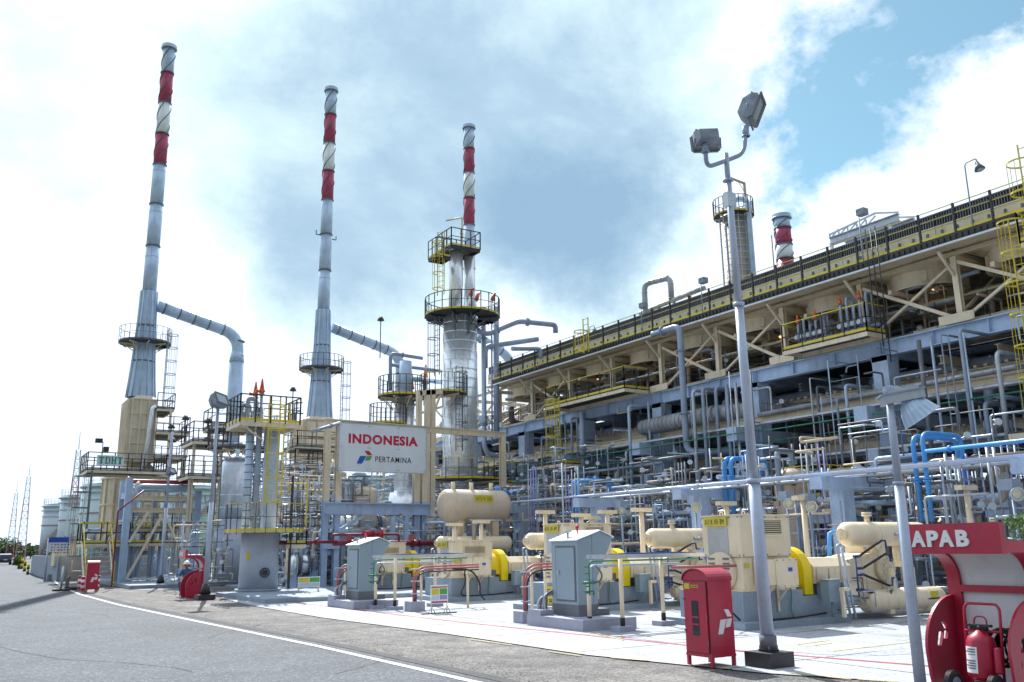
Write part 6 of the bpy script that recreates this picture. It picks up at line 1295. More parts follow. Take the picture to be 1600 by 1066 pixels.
mb = MB()
for k in range(14): mb.cyl((aY(390, 700, Y).x, Y, 2.6+.3*k), (aY(390, 700, Y).x, Y, 2.63+.3*k), .165, n=14)
part(t, 'cladding_band', mb, 'dark_pipe')
part(t, 'tag_plate', MB().box((X-.66, Y-.52, 1.35), (X-.5, Y-.49, 1.62)), 'yellow')
rp = round_platform(X+.15, Y, 2.42, .3, 1.5, 'round platform with yellow edge on the slim tower skirt', 0, 360, top='yellow', toe='yellow', deck='cream_steel', t=.018, brackets=False)
a, b_ = aY(373, 657, Y-.6), aY(467, 657, Y-.6)
pl = platform('top_platform', a.x, b_.x, Y-.75, Y+1.3, a.z, 'cream edged top platform of the slim tower below the orange relief valves', 'swen', top='black', deck='cream_steel', t=.024, step=.55)
mb = MB(); mb.beam((b_.x-.1, Y-.6, a.z-.1), (X+.7, Y-.4, a.z-1.35), .07, .07); mb.beam((a.x+.1, Y-.6, a.z-.1), (X-.2, Y-.3, a.z-.7), .07, .07); part(pl, 'brace', mb, 'cream_steel')
ladder(aY(426, 750, Y-.85).x, Y-.72, 3.4, a.z+1.05, 'yellow caged ladder on the front of the slim tower', 'yellow', (0, -1), z_cage=.1, r=.34)
ladder(aY(452, 880, Y-.4).x, Y-.4, .2, 4.6, 'black ladder at the right of the slim tower skirt', 'black', (1, -.2), cage=False)
platform('landing', X+.9, X+1.7, Y-.5, Y+.5, 1.95, 'small yellow hanging landing beside the skirt of the slim tower', 'se', top='yellow', step=.5, h=.5)
run([(X+.95, Y-.4, 4.0), (X+.95, Y-.4, 4.3), (X+1.7, Y-.4, 4.3), (X+1.7, Y-.4, 2.6)], .03, 'yellow', 'yellow guard hoop beside the slim tower platform', cat='rail', name='guard_rail')
for k, (px, pt, pm, m) in enumerate([(388, 622, 0, 'grey_pipe'), (378, 632, 0, 'grey_pipe'), (409, 615, 1, 'grey_pipe'), (399, 620, 1, 'grey_pipe')]):
    u = aY(px, pt, Y+.2*k)
    if not pm: run([(u.x, Y+.2*k, a.z), (u.x, Y+.2*k, u.z), (u.x+.32, Y+.2*k, u.z), (u.x+.32, Y+.2*k, u.z-.3)], .085, m, ['taller swan neck pipe on the top platform of the slim tower', 'lower swan neck pipe on the top platform of the slim tower'][k], bend=.16)
    else:
        o = thing('relief_valve', ['front orange relief valve on the slim tower top', 'rear orange relief valve on the slim tower top'][k-2], 'valve', (u.x, Y+.2*k, a.z), 'orange relief valves on the slim tower')
        part(o, 'stem', MB().cyl((u.x, Y+.2*k, a.z), (u.x, Y+.2*k, u.z), .06, n=10).flange((u.x, Y+.2*k, u.z-.05), (0, 0, 1), .13).flange((u.x, Y+.2*k, a.z+.5), (0, 0, 1), .12), 'grey_pipe')
        part(o, 'body', MB().cyl((u.x, Y+.2*k, u.z), (u.x, Y+.2*k, u.z+.22), .10, n=12).flange((u.x, Y+.2*k, u.z+.1), (0, 0, 1), .14).cyl((u.x, Y+.2*k, u.z+.22), (u.x, Y+.2*k, u.z+.62), .085, .03, n=12).cyl((u.x, Y+.2*k, u.z+.1), (u.x-.25, Y+.2*k, u.z+.1), .07, n=10), 'orange')
rr = random.Random(4)
for k in range(16):
    u = aY(rr.uniform(380, 460), 640, Y+rr.uniform(-.3, 1)); h = rr.uniform(.3, 1.1); solo('small_pipe', MB().tube([(u.x, Y+.4, a.z), (u.x, Y+.4, a.z+h), (u.x+rr.uniform(-.5, .5), Y+.4, a.z+h)], .03, 6, bend=.1), rr.choice(['grey_pipe', 'dark_pipe', 'yellow']), 'small pipe standing on the top platform of the slim tower', 'pipe', 'small pipes on the slim tower platform')
run([(a.x+3.2, Y, a.z-.2), (aY(532, 662, 38).x, 38.1, aY(532, 662, 38).z+.05)], .07, 'grey_pipe', 'thin grey pipe from the slim tower to the gantry sign')

# left lamp poles
for (px, py, pt, hx, hy, lab) in [(320, 937, 640, 340, 628, 'lamp pole beside the far red shelter with a tilted box floodlight'), (250, 917, 675, 266, 738, 'thin lamp pole farther left with a small floodlight halfway down')]:
    v = G(px, py); t = thing('lamp_pole', lab, 'lamp pole', (v.x, v.y, 0), 'lamp poles on the left'); zt = zat(v.x, v.y, pt)
    part(t, 'footing', MB().box((v.x-.3, v.y-.3, 0), (v.x+.3, v.y+.3, .18)).lathe((v.x, v.y, .18), (0, 0, 1), [(0, .2), (.35, .12)], 10), 'black')
    part(t, 'pole', MB().cyl((v.x, v.y, .4), (v.x+.02, v.y, zt*.5), .085, n=14).cyl((v.x+.02, v.y, zt*.5), (v.x+.04, v.y, zt), .06, n=12), 'pale_pole')
    c = aY(hx, hy, v.y-.15); flood(t, Vector((c.x, v.y-.15, c.z)), 35, -28, 6, (.62, .42, .45) if px > 300 else (.4, .3, .3))
    if px > 300: part(t, 'arm', MB().tube([(v.x+.04, v.y, zt), (c.x, v.y-.1, c.z-.2)], .05, 8), 'grey_pipe')

# ================================================================== SIGN GANTRY
GY = 38.0
A = aY(531, 661, GY); B = aY(665.5, 670, GY); Cc = aY(530, 735, GY); E_ = aY(790, 686, GY)
t = thing('sign_gantry', 'cream and blue steel gantry frame that carries the INDONESIA sign', 'gantry', (A.x, GY, 0))
zmid = zat(A.x, GY, 782); ztop = A.z
for X, nm in ((A.x-.45, 0), (A.x+.1, 0), (B.x-.35, 0), (B.x+.05, 0), (E_.x, 0)):
    part(t, 'upper_post', MB().ibeam((X, GY+.3, zmid), (X, GY+.3, ztop-.03), .26, .26, .03, up=(0, 1, 0)), 'cream_steel')
    if X < E_.x-.1: part(t, 'lower_post', MB().ibeam((X, GY+.3, 0.1), (X, GY+.3, zmid), .25, .25, .03, up=(0, 1, 0)), 'blue_steel')
part(t, 'lower_post', MB().ibeam((E_.x, GY+.3, .1), (E_.x, GY+.3, zmid), .28, .28, .03, up=(0, 1, 0)), 'blue_steel')
part(t, 'top_beam', MB().ibeam((A.x-.6, GY+.3, ztop+.05), (E_.x+.15, GY+.3, ztop-.05), .2, .3, .03), 'cream_steel')
part(t, 'lower_beam', MB().ibeam((A.x-.5, GY+.15, zmid-.35), (B.x+.35, GY+.15, zmid-.35), .3, .52, .04), 'blue_steel')
part(t, 'lower_beam', MB().beam((A.x-.5, GY+.15, zmid-2.0), (A.x+.2, GY+.15, zmid-2.0), .15, .2), 'blue_steel')
mb = MB()
for X, s in ((A.x+.1, 1), (B.x-.35, -1)):
    if s: mb.prism([(X, GY+.0, zmid-.66), (X+s*1.1, GY+.0, zmid-.66), (X, GY+.0, zmid-1.25)], (0, .06, 0)) if False else mb.beam((X+s*1.2, GY+.15, zmid-.65), (X, GY+.15, zmid-1.35), .14, .14)
part(t, 'brace', mb, 'blue_steel')
mb = MB(); [mb.beam((X, GY+.15, .1), (X, GY+.15, zmid-.66), .2, .2) for X in (B.x-.9, B.x-1.6)]; mb.beam((B.x-1.6, GY+.15, 1.9), (B.x, GY+.15, 1.9), .1, .12); part(t, 'stub_post', mb, 'blue_steel')
mb = MB(); [mb.beam((A.x-.45, GY+.3, zmid-.35-q_), (A.x+.1, GY+.3, zmid-.35-q_), .12, .16) for q_ in (0.1, .8, 1.6)]; [mb.beam((A.x-.45, GY+.3, zmid+q_), (A.x+.1, GY+.3, zmid+q_), .1, .14) for q_ in (.2, 1.4)]; part(t, 'spacer', mb, 'blue_steel')
sg = thing('plant_sign', 'large white sign reading INDONESIA and PERTAMINA hung on the steel gantry', 'sign', (A.x, GY, Cc.z))
x0, x1, z0, z1 = A.x, B.x, Cc.z, ztop; w = x1-x0; H = z1-z0
part(sg, 'board', MB().box((x0, GY-.02, z0), (x1, GY+.04, z1)), 'sign_white')
part(sg, 'panel_joint', MB().box((x0+w*.333, GY-.0225, z0), (x0+w*.333+.012, GY-.0205, z1)), 'galv'); part(sg, 'panel_joint', MB().box((x0+w*.666, GY-.0225, z0), (x0+w*.666+.012, GY-.0205, z1)), 'galv')
mb = MB(); [mb.cyl((x0+w*u_, GY-.02, z0+H*v_), (x0+w*u_, GY-.035, z0+H*v_), .02, n=6) for u_ in (.02, .32, .35, .65, .68, .98) for v_ in (.04, .5, .96)]; part(sg, 'screw', mb, 'dark_pipe', kind='stuff')
mb = MB(); mb.box((x0-.03, GY-.03, z0-.03), (x1+.03, GY+.05, z0)); mb.box((x0-.03, GY-.03, z1), (x1+.03, GY+.05, z1+.03)); mb.box((x0-.03, GY-.03, z0), (x0, GY+.05, z1)); mb.box((x1, GY-.03, z0), (x1+.03, GY+.05, z1)); part(sg, 'frame', mb, 'galv')
text(sg, 'lettering', 'INDONESIA', (x0+w*.10, GY-.022, z0+H*.58), (1, 0, 0), (0, 0, 1), w*.80, H*.21, .01, 'sign_red', .045, sp=1.12)
text(sg, 'lettering', 'PERTAMINA', (x0+w*.405, GY-.022, z0+H*.205), (1, 0, 0), (0, 0, 1), w*.42, H*.12, .01, 'ink', .008, sp=1.14)
logo(sg, (x0+w*.195, GY-.022, z0+H*.155), (1, 0, 0), (0, 0, 1), w*.175, H*.28, .01, ['sign_red', 'sign_blue', 'sign_green'])

# D: horizontal cream drum behind the gantry
Y = 34.0; a = aY(698, 790, Y); r = .80
t = thing('cream_drum', 'horizontal cream drum with domed end right of the gantry legs', 'drum', (a.x, Y, 0)); part(t, 'shell', MB().drum((a.x, Y, a.z), (a.x+2.7, Y, a.z), r*.86, 32, .5), 'tan_drum')
part(t, 'label_plate', MB().box((a.x+1.0, Y-r*.83-.02, a.z+.1), (a.x+1.9, Y-r*.83+.12, a.z+.42)), 'yellow'); text(t, 'label_lettering', '013 V 101', (a.x+1.06, Y-r*.83-.024, a.z+.2), (1, 0, 0), (0, 0, 1), .78, .14, .004, 'ink', .0, sp=1.12)
part(t, 'saddle', MB().box((a.x+.4, Y-.3, 1.9), (a.x+.7, Y+.3, a.z-.3)).box((a.x+2.1, Y-.3, 1.9), (a.x+2.4, Y+.3, a.z-.3)), 'cream_dull'); mb = MB(); [mb.cyl((a.x+q_, Y, a.z+.6), (a.x+q_, Y, a.z+1.0), .09, n=10) for q_ in (.3, 1.2, 2.2)]; part(t, 'nozzle', mb, 'cream')
part(t, 'support', MB().box((a.x-.2, Y-.4, 1.2), (a.x+.5, Y+.4, 1.95)).box((a.x+1.9, Y-.4, 1.2), (a.x+2.6, Y+.4, 1.95)), 'fireproof')
mb = MB(); [mb.beam((a.x+q_, Y, 0), (a.x+q_, Y, 1.3), .3, .3) for q_ in (.1, 2.2)]; part(t, 'leg', mb, 'fireproof')

# silver column with ring platforms
X, Y = 24.1, 44.3
t = thing('silver_column', 'tall shining silver clad column with ring platforms beside the gantry sign', 'column', (X, Y, 0)); z0, z1 = 1.2, 14.9
part(t, 'shell', MB().cyl((X, Y, z0), (X, Y, z1), .98, n=44), 'silver')
zz = z0; k = 0
while zz < z1: part(t, 'cladding_band', MB().cyl((X, Y, zz), (X, Y, zz+.05), .995+(.025 if k % 3 == 0 else 0), n=44, cap=False), 'silver'); zz += .55; k += 1
mb = MB(); q_ = random.Random(9)
zz = z0
while zz < z1:
    for i in range(7): aa = 2*math.pi*(i+q_.random()*.5)/7; mb.beam((X+.985*math.cos(aa), Y+.985*math.sin(aa), zz), (X+.985*math.cos(aa), Y+.985*math.sin(aa), zz+.5), .03, .03)
    zz += .55
part(t, 'cladding_seam', mb, 'silver_dull', kind='stuff')
a = aY(712, 420, Y); part(t, 'upper_shell', MB().cyl((a.x, Y, 15.2), (a.x, Y, 19.2), .41, n=30), 'silver'); a2 = aY(733, 430, Y); part(t, 'upper_shell', MB().cyl((a2.x, Y, 15.2), (a2.x, Y, 18.7), .31, n=26), 'silver')
part(t, 'skirt', MB().cyl((X, Y, 0), (X, Y, z0), 1.02, n=36), 'fireproof')
part(t, 'support_arm', MB().beam((X+.66, Y-.72, 14.2), (X+1.6, Y-1.2, 15.1), .09, .09).beam((X-.72, Y-.72, 13.9), (X-1.1, Y-1.1, 15.1), .1, .1).beam((X, Y-1.02, 13.7), (X, Y-1.4, 15.1), .1, .1), 'dark_pipe')
round_platform(X+.15, Y, zat(X, Y, 495), .95, 2.2, 'widest ring platform high on the silver column, with railings', toe='yellow', top='black', t=.035, under='black', deck='grating')
for k, (ux, vz) in enumerate([(736, 455), (770, 462), (745, 462)]):
    u = aY(ux, vz, Y-.8); o = thing('red_valve', 'red actuated valve on the widest ring platform of the silver column', 'valve', (u.x, Y-.8, u.z-.4), 'red valves on the silver column'); part(o, 'body', MB().cyl(u-Vector((.05, 0, .3)), u+Vector((.1, 0, .1)), .13, .1, n=10).cyl(u+Vector((.1, 0, .1)), u+Vector((.2, 0, .2)), .05, n=8), 'orange'); part(o, 'pipe', MB().tube([u-Vector((.1, 0, 1.1)), u-Vector((.1, 0, .3))], .08, 8), 'silver')
a, b_ = aY(704, 382, Y-.7), aY(749, 382, Y-.7)
platform('top_platform', a.x, b_.x, Y-.8, Y+1.0, a.z, 'small square platform at the very top of the silver column', 'swen', top='black', t=.026, step=.6, deck='black', under='black')
a, b_ = aY(680, 398, Y-.7), aY(703, 398, Y-.7); platform('side_platform', a.x, b_.x, Y-.8, Y+.2, a.z, 'little side platform left of the silver column top', 'sw', top='black', t=.022, step=.5, deck='black', under='black')
ladder(aY(690, 440, Y-.6).x, Y-.5, zat(X, Y, 470), zat(X, Y, 372), 'yellow caged ladder at the upper left of the silver column', 'yellow', (-1, -.5), z_cage=.3, r=.3)
ladder(aY(716, 640, Y-1.0).x, Y-1.12, 6.9, 11.7, 'ladder on the front of the silver column shell', 'dark_pipe', (0, -1), cage=True, z_cage=.6, r=.32)
ladder(aY(683, 540, Y).x, Y, zat(X, Y, 590), zat(X, Y, 500), 'thin caged ladder hanging left of the silver column', 'dark_pipe', (-1, -.2), z_cage=.2, r=.32)
run([aY(697, 345, Y), aY(722, 340, Y), (aY(722, 340, Y).x, Y, 16.8)], .05, 'cream_steel', 'small cream davit arm above the silver column', name='davit', cat='davit', bend=.05)
a, b_ = aY(666, 610, Y-1), aY(716, 610, Y-1); round_platform((a.x+X)/2+.1, Y-.3, a.z, .0, 1.35, 'half round platform at mid height left of the silver column', 100, 330, toe='yellow', top='yellow', t=.03)
a = aY(720, 752, Y); round_platform(X, Y, a.z, 1.0, 2.7, 'wide yellow railed platform at the foot of the silver column above the cream drum', 120, 420, toe='yellow', top='yellow', t=.028)
platform('platform', X+1.9, X+3.6, Y-1.6, Y+.6, a.z-.1, 'yellow railed bridge from the silver column towards the rack', 'sn', top='yellow', t=.028)
for k, (ux, vz) in enumerate([(642, 600), (665, 592)]):
    u = aY(ux, vz, Y+2); o = thing('relief_valve', ['left orange relief valve before the silver column', 'right orange relief valve before the silver column'][k], 'valve', (u.x, Y+2, u.z-.5), 'orange relief valves beside the silver column'); part(o, 'body', MB().cyl(u-Vector((0, 0, .3)), u, .22, .16, n=12).cyl(u, u+Vector((0, 0, .85)), .15, .05, n=12), 'orange'); part(o, 'pipe', MB().tube([u-Vector((0, 0, 1.6)), u-Vector((0, 0, .3))], .12, 10), 'grey_pipe')
# big bore pipes round the silver column and over the rack end
Yp = 45.5
run([aY(742, 500, Yp), aY(742, 515, Yp), aY(760, 523, Yp), aY(810, 502, Yp), aY(868, 508, Yp), aY(868, 520, Yp)], .165, 'grey_pipe', 'high grey pipe bridging from the silver column to the cooler deck', bend=.4, n=12)
run([aY(758, 575, Yp), aY(758, 542, Yp), aY(785, 538, Yp), aY(840, 530, Yp)], .165, 'grey_pipe', 'second grey pipe below the high bridge pipe', bend=.4, n=12)
run([aY(755, 480, Yp), aY(757, 700, Yp), aY(765, 712, Yp), aY(790, 712, Yp)], .15, 'grey_pipe', 'long vertical grey pipe right of the silver column bending at its foot', bend=.5, n=12)
run([aY(775, 480, Yp), aY(776, 680, Yp)], .18, 'grey_pipe', 'tall grey standpipe just left of the rack end', n=12, rings=1.2)
run([aY(768, 482, Yp), aY(769, 690, Yp)], .05, 'violet_pipe', 'slim bluish pipe between the two standpipes at the rack end', n=8)
run([aY(800, 545, 40), aY(845, 545, 40), aY(845, 560, 40)], .12, 'grey_pipe', 'short grey pipe dropping onto the far cooler deck', bend=.3)
run([aY(660, 560, Y+1), aY(610, 552, Y+1), aY(610, 610, Y+1)], .10, 'grey_pipe', 'grey pipe from the silver column to the small silver tower, upper', bend=.3)
run([aY(690, 580, Y+1), aY(610, 570, Y+1)], .10, 'grey_pipe', 'grey pipe from the silver column to the small silver tower, lower', bend=.3)
run([aY(690, 597, Y+1), aY(628, 590, Y+1), aY(628, 630, Y+1)], .14, 'silver_dull', 'lagged silver pipe behind the orange relief valves', bend=.3, rings=.5)
# small silver tower
X, Y = aY(632, 700, 44).x, 44.0
t = thing('small_silver_tower', 'smaller silver clad tower behind the INDONESIA sign with its own platforms', 'tower', (X, Y, 0)); zt = zat(X, Y, 618)
part(t, 'shell', MB().cyl((X, Y, 3.0), (X, Y, zt), .52, n=30).cyl((X, Y, 3.0), (X, Y, 4.6), 1.0, .75, n=30), 'silver'); part(t, 'skirt', MB().cyl((X, Y, 0), (X, Y, 3.0), 1.0, n=30), 'silver_dull')
for k in range(16): part(t, 'cladding_band', MB().cyl((X, Y, 4.7+.5*k), (X, Y, 4.74+.5*k), .53, n=30, cap=False), 'silver_dull') if 4.7+.5*k < zt else None
part(t, 'neck', MB().cyl((X, Y, zt), (X, Y, zat(X, Y, 565)), .34, n=24), 'silver_dull')
round_platform(X-.2, Y, zt-.1, 0, 1.3, 'upper round platform of the small silver tower', toe='yellow', t=.03)
round_platform(X-1.0, Y, zat(X, Y, 665), 0, 1.0, 'lower side platform of the small silver tower', toe='yellow', t=.03)
# cream support frame between
mb = MB(); 
for px in (668, 676, 655): u = aY(px, 600, 41); mb.beam((u.x, 41, 0), (u.x, 41, zat(u.x, 41, 610)), .25, .25)
u = aY(655, 615, 41); w_ = aY(690, 612, 41); mb.beam((u.x, 41, u.z), (w_.x, 41, w_.z), .25, .25); mb.beam((u.x, 41, u.z-3), (w_.x, 41, w_.z-3), .2, .2); mb.beam((u.x, 41, u.z-3), (w_.x, 41, w_.z), .1, .1)
solo('trestle', mb, 'cream_steel', 'cream steel frame standing between the sign and the silver column', 'steel frame')

# brown clad column and silver pipe above the coolers
Y = 37.5; u = aY(1151, 400, Y); X = u.x; zt = zat(X, Y, 335); zb2 = zat(X, Y, 470)
t = thing('clad_column', 'brown and silver clad column head rising above the cooler deck behind the floodlight pole', 'column', (X, Y, 0))
part(t, 'shell', MB().cyl((X, Y, 0), (X, Y, zt), .92, n=36), 'brown_clad'); mb = MB(); [mb.cyl((X, Y, zt-.4*k), (X, Y, zt-.4*k+.04), .935, n=36) for k in range(14)]; part(t, 'cladding_band', mb, 'silver_dull')
mb = MB(); [mb.beam((X+.93*math.cos(a_), Y+.93*math.sin(a_), 12), (X+.93*math.cos(a_), Y+.93*math.sin(a_), zt), .04, .04) for a_ in [k*math.pi/6 for k in range(12)]]; part(t, 'rib', mb, 'silver_dull')
part(t, 'side_pipe', MB().tube([(X+.15, Y-1.12, 12), (X+.15, Y-1.12, zt+.6), (X-.2, Y-.5, zt+.9), (X-.4, Y, zt+.2)], .17, 12, bend=.35), 'silver_dull')
part(t, 'drain_pipe', MB().tube([(X-1.25, Y-.3, 12), (X-1.05, Y-.3, 13.6), (X-1.1, Y-.3, zt-.9), (X-.5, Y-.3, zt-.8)], .07, 8, bend=.2), 'grey_pipe')
round_platform(X, Y, zt-.15, .0, 1.25, 'railed platform on the brown clad column head', toe='yellow', top='dark_pipe', t=.03)
mb = MB(); mb.beam((X+1.05, Y-.2, 13), (X+.98, Y-.2, zt+2.3), .12, .12); mb.beam((X+.98, Y-.2, zt+2.25), (X-.25, Y-.2, zt+2.35), .10, .12); mb.beam((X+.98, Y-.2, zt+1.6), (X+.4, Y-.2, zt+2.3), .03, .03); solo('davit', mb, 'brown_pipe', 'tall davit arm beside the brown clad column head', 'davit')
# ================================================================== BETWEEN COMPRESSORS AND RACK
for k, Y in enumerate([11.4, 17.3, 23.2, 29.1, 35.0, 41.0]):
    t = thing('tee_support', 'blue grey T shaped concrete pipe support before the rack, %s from the right' % ORD[k], 'pipe support', (22, Y, 0), 'T shaped supports in front of the rack')
    part(t, 'post', MB().box((21.95, Y-.24, 0), (22.45, Y+.24, 3.2)), 'fireproof'); part(t, 'cap', MB().box((21.1, Y-.22, 3.2), (23.9, Y+.22, 3.55)), 'fireproof')
    t = thing('crosshead_block', 'blue grey concrete crosshead under the pipes between supports and rack, %s from the right' % ORD[k], 'pipe support', (24.8, Y, 0), 'concrete crossheads before the rack')
    part(t, 'post', MB().box((25.1, Y+2.2, 0), (25.6, Y+2.7, 2.3)), 'fireproof'); part(t, 'cap', MB().box((24.2, Y+2.1, 2.3), (26.4, Y+2.8, 2.8)), 'fireproof')
for k, (X, z, r, m, lab) in enumerate([(21.4, 3.64, .045, 'pale_line', 'pale blue white pipe running over the T supports nearest the road'), (21.6, 3.62, .05, 'pale_line', 'second pale pipe beside the pale blue white pipe on the T supports'), (21.9, 3.66, .06, 'silver_dull', 'silver clad pipe on the T supports'), (22.4, 3.68, .05, 'grey_pipe', 'thick blue grey pipe on the T supports'), (22.9, 3.62, .05, 'galv', 'thin galvanised pipe on the T supports'), (23.3, 3.65, .08, 'brown_pipe', 'rusty pipe on the T supports'), (23.6, 3.7, .1, 'dark_pipe', 'dark pipe on the T supports'), (24.8, 2.92, .05, 'silver_dull', 'silver clad pipe on the low crossheads'), (25.3, 2.9, .09, 'grey_pipe', 'blue grey pipe on the low crossheads'), (25.8, 2.9, .14, 'dark_pipe', 'dark pipe on the low crossheads'), (24.4, 2.86, .05, 'pale_line', 'thin pale pipe on the low crossheads')]):
    run([(X, 7.5, z), (X, 44-.5*k, z)], r, m, lab, rings=1.9 if m == 'silver_dull' else 0, n=10)
# cable ladder trays alongside
for (X, z, lab) in [(23.9, 3.9, 'galvanised cable ladder over the T supports')]:
    t = thing('cable_ladder', lab, 'cable ladder', (X, 25, z)); ladder_tray(t, (X, 8, z), (X, 43, z), .4)
# bright blue hoops
def hoop(px0, pyt, px1, Y, pyb, label, r=.08, pyr=None):
    a = aY(px0, pyt, Y); b_ = aY(px1, pyt, Y); zb1 = zat(a.x, Y, pyb); zb2 = zat(b_.x, Y, pyr or pyb-60)
    run([(a.x, Y, zb1), (a.x, Y, a.z), (b_.x, Y, a.z), (b_.x, Y, zb2)], r, 'bright_blue', label, 'bright blue pipe hoops before the rack', name='blue_pipe', bend=.3, n=14, fl=((0, .45),))
hoop(895, 750, 951, 31, 838, 'left bright blue hoop pipe over the large control panel'); hoop(902, 751, 957, 30.6, 838, 'bright blue hoop pipe just right of and before its twin over the large control panel')
hoop(1131, 716, 1190, 22.8, 806, 'left bright blue hoop pipe behind the floodlight pole'); hoop(1141, 716, 1196, 22.5, 806, 'second bright blue hoop pipe behind the floodlight pole')
hoop(1425, 681, 1493, 14.6, 815, 'left bright blue hoop pipe right of the bell reflector', .062); hoop(1440, 676, 1500, 14.2, 815, 'tallest right bright blue hoop pipe above the red shelter', .062)
hoop(758, 768, 806, 37.5, 830, 'left bright blue hoop pipe beside the cream drum', .09); hoop(765, 769, 812, 37.1, 830, 'second bright blue hoop pipe beside the cream drum', .09)
run([aX(1296, 845, 18), aX(1296, 832, 18), aX(1318, 832, 18)+Vector((.6, 0, 0))], .05, 'bright_blue', 'small bright blue pipe left of the nearest upper bottle', name='blue_pipe', n=8)
run([aX(1296, 832, 18), aX(1296, 880, 18)], .05, 'bright_blue', 'small bright blue drop pipe left of the nearest upper bottle', name='blue_pipe', n=8)
run([(21.2, 13.8, 3.95), (21.2, 8, 3.98)], .055, 'bright_blue', 'straight bright blue pipe running right from the hoops over the shelter', name='blue_pipe')
# bundles of galvanised conduits standing up at several places
rr = random.Random(31)
for (px, n_, sp, Y, pt, pb, lab) in [(878, 6, 5, 30, 735, 840, 'thin conduit in the bundle left of the blue hoop'), (1160, 6, 5, 22, 715, 820, 'thin conduit in the bundle by the floodlight pole'), (1470, 7, 6.5, 14.0, 720, 820, 'thin conduit in the bundle above the red shelter sign'), (1050, 5, 5, 25, 730, 840, 'dark conduit in the bundle over the nearest drum'), (825, 5, 4, 33, 735, 850, 'thin conduit in the bundle right of the cream drum'), (1530, 6, 11, 13.2, 700, 820, 'thin conduit standing behind the red shelter'), (985, 4, 7, 27, 770, 860, 'conduit standing over the second compressor bottle'), (1250, 5, 9, 19, 700, 800, 'conduit standing over the nearest motor housing')]:
    for k in range(n_):
        a = aY(px+sp*k, pt+rr.uniform(-12, 8), Y+rr.uniform(-.2, .2)); solo('conduit', MB().cyl((a.x, a.y, rr.uniform(.8, 2)), (a.x, a.y, a.z), rr.choice([.02, .03, .04]), n=7), 'dark_pipe' if px == 1050 else rr.choice(['galv', 'grey_pipe', 'galv', 'violet_pipe']), lab, 'conduit', 'vertical conduits before the rack')
# cream tee posts behind the compressors
for k, (px, py, pb, Y) in enumerate([(852, 803, 850, 26), (908, 808, 860, 25), (949, 803, 860, 24), (1002, 800, 850, 21.5), (1135, 790, 830, 19.5), (1255, 782, 850, 16.8), (1510, 766, 830, 13.2), (925, 812, 850, 27), (752, 818, 850, 31), (710, 822, 850, 32)]):
    a = aY(px, py, Y); t = thing('tee_post', 'cream tee shaped pipe post behind the compressors, %s in the row' % ORD[k], 'pipe support', (a.x, Y, 0), 'cream tee posts behind the compressors')
    part(t, 'post', MB().cyl((a.x, Y, 0), (a.x, Y, a.z), .08, n=10), 'cream'); part(t, 'cap', MB().box((a.x-.35, Y-.1, a.z), (a.x+.35, Y+.1, a.z+.12)), 'cream')
# work floodlights
for k, (px, py, Y) in enumerate([(1088, 793, 20), (1268, 792, 16.5), (1233, 787, 17.5), (1590, 772, 11.2), (972, 798, 25)]):
    a = aY(px, py, Y); t = thing('work_light', ['round work lamp left of the nearest motor housing', 'round warm work lamp right of the nearest motor housing', 'grey work lamp just above the nearest motor housing', 'round warm work lamp at the right edge of the photo', 'round work lamp over the large control panel'][k], 'lamp', a, 'round work lamps on stands'); s = .78 if k != 4 else .6
    d = Vector((-.55, -.75, -.25)).normalized(); part(t, 'lamp_housing', MB().lathe(a+d*-.32*s, d, [(0, .08*s), (.15*s, .13*s), (.3*s, .2*s), (.33*s, .21*s)], 16), 'galv'); part(t, 'lens', MB().lathe(a, d, [(0, .19*s), (.03, .12*s), (.04, .01)], 16), 'lens_warm'); part(t, 'stand', MB().cyl((a.x+.15, a.y+.2, 0), (a.x+.15, a.y+.2, a.z), .035, n=8).box((a.x+.02, a.y+.1, a.z+.1), (a.x+.32, a.y+.4, a.z+.36)), 'grey_pipe')
# pump skids, exchangers and valves in the middle distance
def pump(x, y, label, s=1.0, m='pressure_grey'):
    t = thing('pump_skid', label, 'pump', (x, y, 0), 'pump skids before the rack')
    part(t, 'base', MB().box((x-.9*s, y-.35*s, 0), (x+.9*s, y+.35*s, .35*s)), 'plinth_grey'); part(t, 'motor', MB().cyl((x+.1*s, y, .72*s), (x+.85*s, y, .72*s), .26*s, n=16), m)
    mb = MB(); [mb.cyl((x+(.16+.07*k)*s, y, .72*s), (x+(.18+.07*k)*s, y, .72*s), .29*s, n=16) for k in range(9)]; part(t, 'cooling_fin', mb, m)
    part(t, 'casing', MB().lathe((x-.65*s, y, .72*s), (1, 0, 0), [(0, .12*s), (.08*s, .3*s), (.3*s, .3*s), (.4*s, .12*s), (.7*s, .08*s)], 18), m); part(t, 'pipe', MB().tube([(x-.5*s, y, .9*s), (x-.5*s, y, 1.7*s), (x-1.2*s, y, 1.7*s)], .1*s, 10, bend=.2), 'silver_dull')
    mb = MB(); mb.flange((x-.5*s, y, 1.1*s), (0, 0, 1), .18*s).flange((x-.5*s, y, 1.17*s), (0, 0, 1), .18*s).cyl((x-.5*s, y, 1.3*s), (x-.5*s, y-.3*s, 1.3*s), .02*s, n=6).cyl((x-.5*s, y-.3*s, 1.3*s), (x-.5*s, y-.33*s, 1.3*s), .14*s, n=12); part(t, 'valve', mb, 'galv')
for k, (x, y) in enumerate([(17.5, 38.5), (20.5, 40), (23.5, 38), (25.5, 33), (24.6, 27), (24.8, 20), (25, 14.5), (18.3, 44), (15.0, 42.5)]): pump(x, y, 'grey pump and motor skid in the pipe area, %s from the gantry' % ORD[k])
